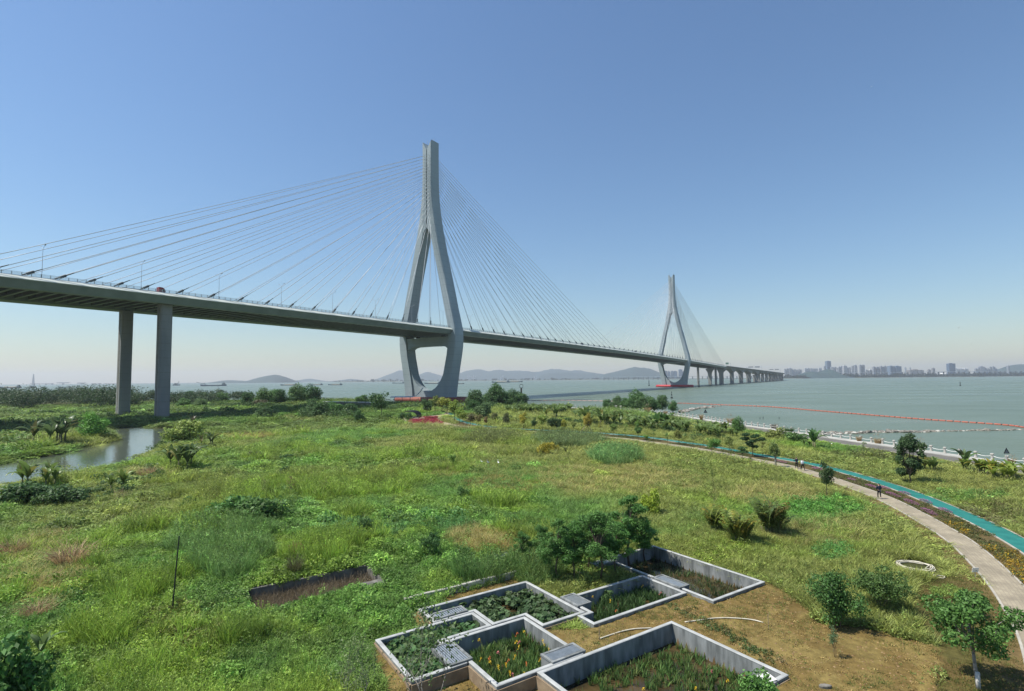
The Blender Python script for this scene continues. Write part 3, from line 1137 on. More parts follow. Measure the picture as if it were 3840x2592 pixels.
def via_dir(s):
    d = via_c(s + 1) - via_c(s - 1)
    d /= np.linalg.norm(d)
    return d, np.array([d[1], -d[0], 0])


viaduct = thing('approach_viaduct', 'long haunched concrete approach viaduct running on from the bridge to the far shore', 'viaduct', via_c(S_R))
BAYS = [940, 1063, 1187, 1311, 1436, 1560, 1650, 1740, 1830, 1920, 2010, 2100, 2180, 2250]
for side in (-1, 1):
    t0 = 11.6 * side
    ss, hs = [], []
    for a, b in zip(BAYS[:-1], BAYS[1:]):
        for f in np.linspace(0, 1, 11)[:-1]:
            ss.append(a + (b - a) * f)
            big = b - a > 100
            hs.append((3.6 + (8.2 if big else 3.2) * abs(2 * f - 1) ** 2))
    ss.append(BAYS[-1])
    hs.append(6.8)
    rings = []
    for s, h in zip(ss, hs):
        c = via_c(s)
        d, n = via_dir(s)
        z = deck_z(s)
        pr = [(-10.6, 0), (-10.6, -0.5), (-5.6, -1.1), (-4.6, -h), (4.6, -h), (5.6, -1.1), (10.6, -0.5), (10.6, 0)]
        rings.append([c + n * (t0 + a) + BZ * (z + b) for a, b in pr][::-1])
    mk('girder', MB().loft(rings), M['viaduct'], viaduct)
    rings = []
    for s in ss:
        c = via_c(s)
        d, n = via_dir(s)
        z = deck_z(s)
        rings.append([c + n * (t0 + side * a) + BZ * (z + b) for a, b in [(10.2, 0.002), (10.62, 0.002), (10.62, 1.1), (10.2, 1.1)]][::side])
    mk('parapet', MB().loft(rings), M['viaduct'], viaduct)
    for i, s in enumerate(BAYS[:-1]):
        c = via_c(s)
        d, n = via_dir(s)
        z = deck_z(s)
        mb = MB()
        first = i == 0
        h0 = 11.7 if s < 1600 else 6.75
        w, dd = (4.4, 2.0) if not first else (3.6, 2.0)
        if first:
            h0 = 4.6
            lv = [(-3, 3.6), (z - 22, 3.6), (z - 15, 4.2), (z - 10.5, 6.0), (z - 7.5, 8.0), (z - h0, 8.2)]
        else:
            lv = [(-3, w), (z - h0 - 5, w), (z - h0 + 0.3, w)]
        rr = [[c + n * (t0 + p * q) + d * (dd * e) + BZ * zz for p, e in [(-1, -0.7), (-0.8, -1), (0.8, -1), (1, -0.7), (1, 0.7), (0.8, 1), (-0.8, 1), (-1, 0.7)]] for zz, q in lv]
        mk('pier', mb.loft(rr), M['viaduct'], viaduct)

# ------------------------------------------------------------------ lamp posts on the bridge
lp = thing('street_lamp', 'leftmost twin-arm lamp in the row on the bridge median', 'lamp', BP(-222.6, 0, deck_z(-222.6) + 0.85), -TH, 'lamps along the bridge median')
mb = MB().tube([(0, 0, 0), (0, 0, 7.0), (0, 0, 14.0)], [0.12, 0.09, 0.06], 6)
link('pole', mb.mesh('pole'), M['galv'], lp)
for sg in (-1, 1):
    mb = MB().tube([(0, 0, 13.9), (sg * 0.9, 0, 14.5), (sg * 2.1, 0, 15.0)], 0.05, 5)
    am = link('arm', mb.mesh('arm'), M['galv'], lp)
    mb = MB().loft([[(sg * 1.7, -0.16, 14.9), (sg * 1.7, 0.16, 14.9), (sg * 1.7, 0.16, 15.02), (sg * 1.7, -0.16, 15.02)], [(sg * 2.7, -0.2, 15.2), (sg * 2.7, 0.2, 15.2), (sg * 2.7, 0.2, 15.34), (sg * 2.7, -0.2, 15.34)]])
    link('lantern', mb.mesh('lantern'), M['galv'], am)
    mb = MB()
s = -222.6
k = 0
while s < 860:
    if abs(s + 222.6) > 1:
        o = copy_tree(lp)
        o.location = BP(s, 0, deck_z(s) + 0.85)
        o['label'] = ordinal(k) + ' twin-arm lamp from the left on the bridge median'
    s += 33.8
    k += 1

# ------------------------------------------------------------------ vehicles on the deck


def wheel(x, y, z, r, w, par):
    a = np.linspace(0, 2 * math.pi, 12, endpoint=False)
    mb = MB().loft([[(x + r * math.cos(q), y - w / 2, z + r * math.sin(q)) for q in a], [(x + r * math.cos(q), y + w / 2, z + r * math.sin(q)) for q in a]])
    wh = link('wheel', mb.mesh('wheel'), M['tyre'], par)
    mb = MB().loft([[(x + r * .55 * math.cos(q), y - w / 2 - .01, z + r * .55 * math.sin(q)) for q in a], [(x + r * .55 * math.cos(q), y + w / 2 + .01, z + r * .55 * math.sin(q)) for q in a]])
    link('rim', mb.mesh('rim'), M['galv'], wh)


def truck(s, t, label, cabmat, name='flatbed_truck', load=None, trailer=12.5, back=False):
    z = deck_z(s) + 0.01
    rz = math.pi / 2 - TH + (math.pi if back else 0)
    o = thing(name, label, 'truck', BP(s, t, z), rz)
    # cab (front towards +x)
    pr = [(-1.2, 0.75), (1.15, 0.75), (1.22, 1.9), (0.95, 2.95), (0.2, 3.55), (-1.2, 3.65)]
    mb = MB().loft([[(x, -1.24, zz) for x, zz in pr], [(x, 1.24, zz) for x, zz in pr]])
    cab = link('cab', mb.mesh('cab'), cabmat, o)
    mb = MB().add([(1.235, -1.1, 1.95), (1.235, 1.1, 1.95), (0.985, 1.0, 2.9), (0.985, -1.0, 2.9)], [(0, 1, 2, 3)])
    link('windscreen', mb.mesh('windscreen'), M['glass'], cab)
    for sg in (-1, 1):
        mb = MB().box(0.0, 0.95, sg * 1.25 - .01, sg * 1.25 + .01, 1.95, 2.75)
        link('side_window', mb.mesh('side_window'), M['glass'], cab)
        mb = MB().box(1.0, 1.12, sg * 1.45 - .12, sg * 1.45 + .12, 1.7, 2.4)
        link('mirror', mb.mesh('mirror'), M['black'], cab)
    mb = MB().box(1.0, 1.3, -1.22, 1.22, 0.4, 0.95)
    link('bumper', mb.mesh('bumper'), M['white'], cab)
    mb = MB().box(-trailer - 2.2, -1.25, -1.2, 1.2, 1.0, 1.22).box(-trailer - 2.2, 0.9, -0.45, -0.3, 0.6, 1.0).box(-trailer - 2.2, 0.9, 0.3, 0.45, 0.6, 1.0)
    link('trailer', mb.mesh('trailer'), M['shipgrey'], o)
    if load:
        for k in range(load):
            mb = MB().box(-trailer - 2.0 + k * (trailer / load), -trailer - 2.0 + (k + 0.9) * (trailer / load), -1.1, 1.1, 1.23, 1.7)
            link('side_board', mb.mesh('side_board'), M['shipgrey'], o)
    for x in (0.4, -2.4, -trailer + 0.6, -trailer - 0.7):
        for sg in (-1, 1):
            wheel(x, sg * 1.05, 0.5, 0.5, 0.35, o)
    return o


truck(-186.5, 12.5, 'red cab articulated truck with long low flat trailer above the near piers', M['truck_red'], load=5)
truck(232, 12.0, 'small dark lorry near the middle of the main span', M['black'], 'lorry', load=2, trailer=5)
truck(400, 12.0, 'small dark lorry on the deck left of the far tower', M['black'], 'lorry', load=2, trailer=5)


def car(s, t, label, mat, zf=deck_z, vpos=None):
    p = BP(s, t, deck_z(s) + 0.01) if vpos is None else vpos
    o = thing('car', label, 'car', p, math.pi / 2 - TH)
    mb = MB().loft([[(x, -.9, z) for x, z in [(-2.2, .35), (2.2, .35), (2.25, .75), (1.3, .95), (.5, 1.45), (-1.3, 1.5), (-2.15, .95)]], [(x, .9, z) for x, z in [(-2.2, .35), (2.2, .35), (2.25, .75), (1.3, .95), (.5, 1.45), (-1.3, 1.5), (-2.15, .95)]]])
    bd = link('body', mb.mesh('body'), mat, o)
    for sg in (-1, 1):
        mb = MB().add([(-1.5, sg * .905, 1.0), (1.0, sg * .905, 1.0), (.45, sg * .905, 1.38), (-1.2, sg * .905, 1.42)], [(0, 1, 2, 3)])
        link('window', mb.mesh('window'), M['glass'], bd)
    for x in (-1.35, 1.4):
        for sg in (-1, 1):
            wheel(x, sg * .8, .33, .33, .22, o)
    return o


car(72, 17, 'dark car on the deck just right of the near tower', M['navy'])
car(668, 14, 'dark car on the deck just right of the far tower', M['navy'])
car(1180, 18, 'dark car high on the approach viaduct', M['navy'], vpos=via_c(1180) + BT * 18 + BZ * (deck_z(1180) + .02))
# sign gantries on the viaduct
for s, lab, w in ((1000, 'cantilever direction sign over the start of the viaduct', 0), (1480, 'gantry with two direction signs over the middle of the viaduct', 1), (1960, 'dark toll gantry over the far end of the viaduct', 2)):
    c = via_c(s)
    d, n = via_dir(s)
    z = deck_z(s)
    g = thing('sign_gantry', lab, 'gantry', c + n * 21.5 + BZ * (z + .5))
    mk('post', MB().tube([c + n * 21.5 + BZ * (z + .2), c + n * 21.5 + BZ * (z + 9 + 2 * w)], .3, 6), M['galv'], g)
    if w == 0:
        mk('beam', MB().bar(c + n * 21.5 + BZ * (z + 8), c + n * 12 + BZ * (z + 8), .4), M['galv'], g)
        mk('sign_panel', MB().obox(c + n * 14 + BZ * (z + 7.6), n * 3.2, d * .12, BZ * 2.1), M['sign_green'], g)
    else:
        mk('post', MB().tube([c - n * 21.5 + BZ * (z + .2), c - n * 21.5 + BZ * (z + 9 + 2 * w)], .3, 6), M['galv'], g)
        mk('beam', MB().bar(c + n * 21.5 + BZ * (z + 8.2 + 2 * w), c - n * 21.5 + BZ * (z + 8.2 + 2 * w), .5, 1.0), M['galv'], g)
        mk('sign_panel', MB().obox(c + n * 9 + BZ * (z + 9 + 2 * w), n * 7, d * .15, BZ * 2.0), M['sign_grey'], g)
        mk('sign_panel', MB().obox(c - n * 9 + BZ * (z + 9 + 2 * w), n * 7, d * .15, BZ * 1.8), M['sign_grey'], g)

# ------------------------------------------------------------------ far shore: hills, land, city
m, nt, b = new_mat('wooded_hill')
noise_mix(nt, b, (0.018, 0.044, 0.046), (0.032, 0.064, 0.058), 0.02, detail=8, lo=0.3, hi=0.7)
b.inputs['Roughness'].default_value = 1.0
M['hill'] = m
M['farland'] = mat_noise('far_shore_land', (0.13, 0.13, 0.085), (0.085, 0.10, 0.06), 0.01, 0.95)


def hor(x):
    return 1422.0 - (x - 1920.0) * 0.0094


def hill(label, ridge, Y, thick, seed):
    """wooded hill: ridge heights from the skyline, falling to both sides"""
    r = np.random.default_rng(seed)
    X = np.array([atY(x, y, Y)[0] for x, y in ridge])
    Zr = np.array([atY(x, y, Y)[2] for x, y in ridge])
    nx_, ny_ = max(30, len(ridge) * 7), 13
    xs = np.linspace(X[0], X[-1], nx_)
    zr = np.interp(xs, X, Zr)
    zr = np.convolve(np.pad(zr, 2, mode='edge'), np.ones(5) / 5, 'valid')
    V = []
    for j in range(ny_):
        f = j / (ny_ - 1) * 2 - 1
        bell = math.cos(f * math.pi / 2) ** 1.2
        for i in range(nx_):
            n = fbm(np.array([xs[i] / 190.0 + seed]), np.array([f * thick / 190.0 + seed * 3]), 4)[0]
            V.append((xs[i] + f * 30, Y + f * thick, ZW - 1 + max(0.0, (zr[i] - ZW) * bell * (0.82 + 0.36 * n))))
    Fc = [(j * nx_ + i, j * nx_ + i + 1, (j + 1) * nx_ + i + 1, (j + 1) * nx_ + i) for j in range(ny_ - 1) for i in range(nx_ - 1)]
    o = link('hill', MB().add(V, Fc).mesh('hill', True), M['hill'])
    return tag(o, label, 'hill', kind='structure')


c5 = lambda pts: zoom(1400, 1380, 1.937, pts)
hill('low blue island hill with one rounded summit', zoom(640, 1400, 3.32, [(600, 128), (640, 105), (740, 88), (850, 92), (950, 100), (1020, 104), (1060, 88), (1140, 52), (1220, 36), (1310, 22), (1390, 45), (1450, 85), (1475, 125)]), 6200, 420, 1)
hill('faint low ridge right of the island hill', zoom(640, 1400, 3.32, [(1540, 110), (1640, 80), (1740, 68), (1840, 88), (1960, 100), (2100, 90), (2250, 68), (2400, 92), (2500, 105)]), 9500, 500, 2)
hill('pale mountain range behind the near tower', c5([(20, 92), (60, 75), (120, 45), (190, 22), (230, 28), (300, 60), (350, 48), (390, 30), (450, 48), (520, 62), (600, 50), (650, 30), (750, 14), (830, 30), (900, 10), (970, 22), (1050, 16), (1170, 34), (1260, 18), (1330, 8), (1440, 16), (1550, 30), (1650, 48), (1720, 60)]), 11000, 800, 3)
hill('farther pale ridge left of the far tower', c5([(1180, 60), (1300, 36), (1420, 30), (1550, 38), (1650, 44), (1800, 58)]), 9500, 500, 4)
hill('blue grey hill just left of the far tower', c5([(1620, 72), (1680, 42), (1760, 26), (1830, 6), (1880, -8), (1950, 2), (2000, 8), (2060, 30), (2120, 45), (2200, 68)]), 8000, 600, 5)
hill('small dark wooded hill below the tallest city tower', zoom(2560, 1320, 3.631, [(1590, 330), (1640, 290), (1720, 262), (1800, 266), (1880, 280), (1930, 250), (1985, 232), (2030, 262), (2080, 305), (2130, 322)]), 4300, 260, 6)
hill('blue hill at the right end of the skyline', zoom(3200, 1320, 3.631, [(1900, 268), (1980, 235), (2060, 220), (2140, 192), (2230, 182), (2330, 180), (2420, 190), (2520, 215), (2650, 250)]), 6200, 420, 7)

for x0, x1, Y, lab in ((2960, 4150, 4150, 'low wooded far bank on the right'), (1250, 2560, 5600, 'thin far bank behind the near tower'), (-300, 1400, 7600, 'faint low far bank on the left'), (2500, 2990, 4700, 'far bank behind the viaduct piers')):
    xa, xb = atY(x0, 1420, Y)[0], atY(x1, 1420, Y)[0]
    sec = lambda x: [(x, Y, ZW - 1), (x, Y + 60, 1.0), (x, Y + 1500, 1.5), (x, Y + 1500, ZW - 1)]
    tag(mk('far_bank', MB().loft([sec(xa), sec(xb)]), M['farland']), lab, 'river bank', kind='structure')


def leaf_quads(P, N, L, W, rng):
    n = len(P)
    T = rng.normal(size=(n, 3))
    T -= (T * N).sum(1)[:, None] * N
    T /= np.linalg.norm(T, axis=1)[:, None] + 1e-9
    B = np.cross(N, T)
    L = np.broadcast_to(np.asarray(L, float), (n,))[:, None]
    W = np.broadcast_to(np.asarray(W, float), (n,))[:, None]
    V = np.stack([P - T * L / 2, P + B * W / 2 + T * L * .08, P + T * L / 2 - N * L * .12, P - B * W / 2 + T * L * .08], 1).reshape(-1, 3)
    return V, np.arange(4 * n).reshape(n, 4)


def crown(rng, blobs, n, leaf, up=0.35, shell=0.55, asp=0.55):
    blobs = np.asarray(blobs, float)          # x y z rx ry rz
    vol = (blobs[:, 3] * blobs[:, 4] * blobs[:, 5]) ** (2 / 3)
    k = rng.choice(len(blobs), n, p=vol / vol.sum())
    d = rng.normal(size=(n, 3))
    d /= np.linalg.norm(d, axis=1)[:, None]
    rr = shell + (1 - shell) * rng.random(n) ** 0.6
    rr *= 1 + 0.10 * rng.normal(size=n)
    P = blobs[k, :3] + d * rr[:, None] * blobs[k, 3:]
    N = d * 0.6 + rng.normal(size=(n, 3)) * 0.55 + np.array([0, 0, up])
    N /= np.linalg.norm(N, axis=1)[:, None]
    L = leaf * (0.65 + 0.7 * rng.random(n))
    return leaf_quads(P, N, L, L * asp, rng)


def far_trees(label, x0, x1, Y, hmin, hmax, n, depth_m, colr, seed):
    rng = np.random.default_rng(seed)
    Vs, Qs, k = [], [], 0
    a, bb = atY(x0, 1420, Y), atY(x1, 1420, Y)
    for _ in range(n):
        f = rng.random()
        X = a[0] + (bb[0] - a[0]) * f
        h = hmin + (hmax - hmin) * rng.random() ** 1.5 * (0.5 + vnoise(np.array([f * 40.0]), np.array([seed * 1.0]))[0])
        yy = Y + 15 + rng.random() * depth_m
        w = h * (0.5 + 0.5 * rng.random())
        V, q = crown(rng, [(X, yy, 1 + h * .55, w * .8, w * .8, h * .5)], 26, h * .42)
        Vs.append(V)
        Qs.append(q + k)
        k += len(V)
    o = link('treeline', mesh_np('treeline', np.concatenate(Vs), np.concatenate(Qs)), M['leaf'])
    o.color = (*colr, 1)
    return tag(o, label, 'treeline', kind='stuff')


far_trees('dark continuous tree belt on the right far bank', 2990, 4100, 4150, 11, 26, 1300, 260, (0.022, 0.038, 0.020), 21)
far_trees('scattered tiny trees along the middle far bank', 1240, 2560, 5600, 6, 22, 420, 300, (0.03, 0.045, 0.025), 22)
far_trees('low scrub on the spit past the viaduct end', 2950, 3130, 4150, 4, 11, 130, 120, (0.035, 0.05, 0.028), 23)

# --- city
m, nt, b = new_mat('facade')
oi = nd(nt, 'ShaderNodeObjectInfo')
tc = nd(nt, 'ShaderNodeTexCoord')
sx = nd(nt, 'ShaderNodeSeparateXYZ')
nt.links.new(tc.outputs['Object'], sx.inputs[0])
ad = nd(nt, 'ShaderNodeMath', operation='ADD')
nt.links.new(sx.outputs['X'], ad.inputs[0])
nt.links.new(sx.outputs['Y'], ad.inputs[1])
cb = nd(nt, 'ShaderNodeCombineXYZ')
nt.links.new(ad.outputs[0], cb.inputs['X'])
nt.links.new(sx.outputs['Z'], cb.inputs['Y'])
br = nd(nt, 'ShaderNodeTexBrick', offset=0.0)
br.inputs['Scale'].default_value = 1.0
br.inputs['Brick Width'].default_value = 4.2
br.inputs['Row Height'].default_value = 3.3
br.inputs['Mortar Size'].default_value = 0.75
br.inputs['Color1'].default_value = (0.07, 0.09, 0.12, 1)
br.inputs['Color2'].default_value = (0.12, 0.14, 0.17, 1)
nt.links.new(cb.outputs[0], br.inputs['Vector'])
nt.links.new(oi.outputs['Color'], br.inputs['Mortar'])
nt.links.new(br.outputs['Color'], b.inputs['Base Color'])
b.inputs['Roughness'].default_value = 0.55
M['facade'] = m
M['bldg'] = leaf_mat('building_paint', trans=0.0, var=0.02, rough=0.8)


def tower_block(x0, x1, ytop, Y, label, colr=(0.55, 0.55, 0.53), steps=0, group=None, name='tower_block', dep=None):
    A, B2 = atY(x0, ytop, Y), atY(x1, ytop, Y)
    w = B2[0] - A[0]
    h = (A[2] + B2[2]) / 2
    dep = dep or max(14.0, min(w * .8, 40.0))
    o = thing(name, label, 'building', ((A[0] + B2[0]) / 2, Y, 0.5), rnd.uniform(-.15, .25), group)
    hw, hd = w / 2 * .97, dep / 2
    n = max(2, int(w // 14))
    mb = MB()
    if steps:
        mb.box(-hw, hw, -hd, hd, 0, h * .72).box(-hw * .6, hw * .6, -hd * .8, hd * .8, h * .72, h)
    else:
        for i in range(n):                        # bays broken by recessed slots
            xa = -hw + 2 * hw * i / n
            xb = -hw + 2 * hw * (i + 1) / n
            mb.box(xa + .6, xb - .6, -hd - (1.6 if i % 2 else 0), hd, 0, h - (3.0 if i % 2 else 0))
        mb.box(-hw, hw, -hd + 2.5, hd - 2.5, 0, h - 2)
    wl = link('wall', mb.mesh('wall'), M['facade'], o)
    wl.color = (*colr, 1)
    rf = link('roof', MB().box(-hw * .45, hw * .3, -hd * .5, hd * .5, h - 2, h + rnd.uniform(3, 6)).mesh('roof'), M['bldg'], o)
    rf.color = (*colr, 1)
    return o


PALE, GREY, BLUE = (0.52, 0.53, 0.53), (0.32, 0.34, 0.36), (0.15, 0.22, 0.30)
z6 = lambda x, y: (2560 + x / 3.631, 1320 + y / 3.631)
z7 = lambda x, y: (3200 + x / 3.631, 1320 + y / 3.631)
for i, (a, bb, t) in enumerate([(1380, 1402, 230), (1408, 1436, 226), (1440, 1484, 224), (1490, 1510, 238), (1514, 1540, 236), (1546, 1566, 240), (1572, 1596, 236), (1602, 1622, 240)]):
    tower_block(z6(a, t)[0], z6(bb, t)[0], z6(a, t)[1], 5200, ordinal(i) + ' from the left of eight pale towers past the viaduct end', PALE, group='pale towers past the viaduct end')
for i, (a, bb, t) in enumerate([(1655, 1690, 226), (1694, 1724, 222), (1728, 1764, 224), (1768, 1800, 228), (1804, 1836, 226), (1852, 1868, 218), (1872, 1892, 220)]):
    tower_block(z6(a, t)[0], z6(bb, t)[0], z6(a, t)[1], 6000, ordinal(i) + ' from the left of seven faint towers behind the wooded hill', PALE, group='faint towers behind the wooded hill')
tower_block(z6(1948, 125)[0], z6(2006, 125)[0], z6(0, 127)[1], 5400, 'tallest blue grey tower rising above the small wooded hill', BLUE, name='glass_tower')
tower_block(z6(1922, 195)[0], z6(1946, 195)[0], z6(0, 195)[1], 5350, 'lower grey block at the left foot of the tallest tower', GREY)
for i, (a, bb, t) in enumerate([(2016, 2040, 205), (2044, 2062, 212), (2066, 2094, 208), (2098, 2116, 220), (2120, 2146, 206), (2150, 2176, 198), (2180, 2226, 190), (2232, 2256, 215), (2260, 2286, 212), (2292, 2312, 196), (2316, 2340, 188)]):
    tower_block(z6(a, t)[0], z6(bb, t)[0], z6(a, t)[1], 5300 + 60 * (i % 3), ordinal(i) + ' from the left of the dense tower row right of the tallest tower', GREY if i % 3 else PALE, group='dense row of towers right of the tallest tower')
tower_block(z7(14, 182)[0], z7(46, 182)[0], z7(0, 182)[1], 5000, 'slim grey tower between the dense row and the twin topped tower', GREY)
tower_block(z7(80, 180)[0], z7(112, 180)[0], z7(0, 182)[1], 4900, 'left half of the pair of tall slim grey towers', GREY)
tower_block(z7(116, 180)[0], z7(146, 180)[0], z7(0, 178)[1], 4900, 'right half of the pair of tall slim grey towers', GREY)
for i, (a, bb, t) in enumerate([(262, 300, 205), (308, 345, 208), (352, 404, 200), (410, 452, 198)]):
    tower_block(z7(a, t)[0], z7(bb, t)[0], z7(a, t)[1], 4900, ('first', 'second', 'third', 'fourth')[i] + ' from the left of four grey towers before the twin slabs', GREY)
for i, (a, bb, t) in enumerate([(160, 200, 246), (204, 256, 248)]):
    tower_block(z7(a, t)[0], z7(bb, t)[0], z7(a, t)[1], 4950, ('left', 'right')[i] + ' one of two low faint blocks before the four grey towers', PALE)
tower_block(z7(472, 195)[0], z7(546, 195)[0], z7(0, 195)[1], 4600, 'left one of the two broad blue grey twin slabs', BLUE)
tower_block(z7(558, 197)[0], z7(635, 197)[0], z7(0, 197)[1], 4600, 'right one of the two broad blue grey twin slabs', BLUE)
tower_block(z7(696, 212)[0], z7(718, 212)[0], z7(0, 212)[1], 6800, 'faint thin tower left of the long low hall', PALE)
tower_block(z7(762, 212)[0], z7(782, 212)[0], z7(0, 212)[1], 6800, 'faint thin tower behind the long low hall', PALE)
tower_block(z7(750, 250)[0], z7(926, 250)[0], z7(0, 247)[1], 4700, 'long low brown hall beyond the tree belt', (0.30, 0.27, 0.24), name='hall', dep=60)
tower_block(z7(1012, 240)[0], z7(1048, 240)[0], z7(0, 240)[1], 4700, 'squat tan block right of the long low hall', (0.40, 0.37, 0.33))
tower_block(z7(1066, 222)[0], z7(1102, 222)[0], z7(0, 222)[1], 4800, 'taller tan block right of the squat one', (0.40, 0.37, 0.34))
gt = tower_block(z7(1287, 160)[0], z7(1366, 160)[0], z7(0, 160)[1], 4500, 'tall dark blue glass tower standing alone before the white slabs', (0.06, 0.12, 0.20), name='glass_tower')
for i in range(6):
    a = 1386 + i * 30
    tower_block(z7(a, 224)[0], z7(a + 26, 224)[0], z7(0, 226 if i % 2 else 222)[1], 4700, ordinal(i) + ' from the left of six white slab blocks right of the glass tower', (0.85, 0.85, 0.83), group='white slab blocks right of the glass tower')
for i, (a, bb, t) in enumerate([(1658, 1690, 230), (1694, 1716, 215), (1720, 1772, 200), (1778, 1812, 218), (1816, 1846, 226), (1850, 1880, 205), (1884, 1922, 202), (1936, 1960, 228)]):
    tower_block(z7(a, t)[0], z7(bb, t)[0], z7(a, t)[1], 5300, ordinal(i) + ' from the left of the huddled grey blocks before the right-hand hill', GREY, steps=i % 2, group='huddled grey blocks before the right-hand hill')
tower_block(z7(2092, 190)[0], z7(2120, 190)[0], z7(0, 190)[1], 5600, 'dark block on the shoulder of the right-hand hill', GREY)
c3 = lambda x, y: (2200 + x / 2.905, 980 + y / 2.905)
for i, (a, bb, t) in enumerate([(848, 876, 1196), (882, 910, 1200), (918, 945, 1196), (948, 985, 1198), (1002, 1040, 1180), (1044, 1072, 1202)]):
    tower_block(c3(a, t)[0], c3(bb, t)[0], c3(a, t)[1], 6500, ordinal(i) + ' from the left of six blue grey towers seen through the far bridge opening', BLUE, group='towers seen through the far bridge opening')
for i in range(9):
    x = 1752 + i * 7 + (90 if i > 4 else 0) + (110 if i > 6 else 0)
    tower_block(x, x + 5, 1409 + (i % 3) * 2, 8200, ordinal(i) + ' from the left of the tiny white towers below the pale mountain range', (0.7, 0.7, 0.7), group='tiny white towers below the mountains')
# arena with a swept white roof
A = atY(*z7(1200, 270), 4550)
ar = thing('arena', 'low white arena with swept roof left of the lone glass tower', 'building', (A[0], 4550, 0.5))
hw = 170 / 3.631 * 4550 / F / 2
rings = []
for f in np.linspace(-1, 1, 11):
    zt = 14 + 16 * (1 - f * f) + 6 * f
    rings.append([(f * hw, -30 * (1 - .3 * f * f), 6), (f * hw, 30, 6), (f * hw, 30 * .7, zt * .9), (f * hw, 0, zt), (f * hw, -30 * .7, zt * .8)])
link('roof', MB().loft(rings).mesh('roof'), M['white'], ar)
link('wall', MB().box(-hw * .9, hw * .9, -22, 22, 0, 8).mesh('wall'), M['bldg'], ar).color = (.5, .5, .5, 1)
# low river bridges on the far side
for x0, x1, y, Y, lab, roof in ((2258, 2960, 1414.5, 4600, 'long low far bridge on many piers behind the far tower', True), (3010, 3990, 1399.0, 4400, 'long pale elevated road behind the right tree belt', False)):
    A, B2 = atY(x0, y, Y), atY(x1, y + (x0 - x1) * .0094, Y)
    z = (A[2] + B2[2]) / 2
    lb = thing('low_bridge', lab, 'bridge', (A[0], Y, 0))
    mk('deck', MB().box(A[0], B2[0], Y - 9, Y + 9, z - 2.4, z + .6), M['white'], lb)
    for x in np.arange(A[0] + 15, B2[0], 42.0):
        mk('pier', MB().box(x - 2, x + 2, Y - 6, Y + 6, ZW - 1, z - 2.4), M['viaduct'], lb)

# --- unfinished bridge far left
Yc = 6400
def cbox(x0, x1, y0, y1, par, name, mat=None, dep=12):
    A, B2 = atY(x0, y1, Yc), atY(x1, y0, Yc)
    mk(name, MB().box(A[0], B2[0], Yc - dep / 2, Yc + dep / 2, max(ZW - 1, min(A[2], B2[2])), max(A[2], B2[2])), mat or M['viaduct'], par)
p = atY(124, 1450, Yc)
ub = thing('unfinished_bridge', 'faint unfinished bridge with one slim pylon at far left', 'bridge', (p[0], Yc, 0))
A, B2 = atY(122, 1452, Yc), atY(125, 1403, Yc)
mk('pylon', MB().loft([[(p[0] - 14, Yc - 5, ZW - 1), (p[0] + 14, Yc - 5, ZW - 1), (p[0] + 14, Yc + 5, ZW - 1), (p[0] - 14, Yc + 5, ZW - 1)], [(p[0] - 3.5, Yc - 4, B2[2]), (p[0] + 3.5, Yc - 4, B2[2]), (p[0] + 3.5, Yc + 4, B2[2]), (p[0] - 3.5, Yc + 4, B2[2])]]), M['viaduct'], ub)
cbox(113, 198, 1437.5, 1440, ub, 'deck')
cbox(170, 175, 1440, 1452, ub, 'pier')
cbox(193, 200, 1438, 1452, ub, 'pier')
cbox(124, 130, 1441, 1452, ub, 'pier')
for i, (a, bb, t) in enumerate([(214, 260, 1434), (291, 322, 1435), (344, 361, 1438), (368, 377, 1437), (390, 402, 1438), (405, 446, 1438)]):
    q = atY((a + bb) / 2, 1450, Yc)
    ct = thing('bridge_cantilever', ('first', 'second', 'third', 'fourth', 'fifth', 'sixth')[i] + ' detached bridge section on its pier right of the slim pylon', 'bridge section', (q[0], Yc, 0))
    cbox(a, bb, t, t + 3.5, ct, 'deck')
    cbox((a + bb) / 2 - 4, (a + bb) / 2 + 4, t + 3.5, 1453, ct, 'pier')

# ------------------------------------------------------------------ ships


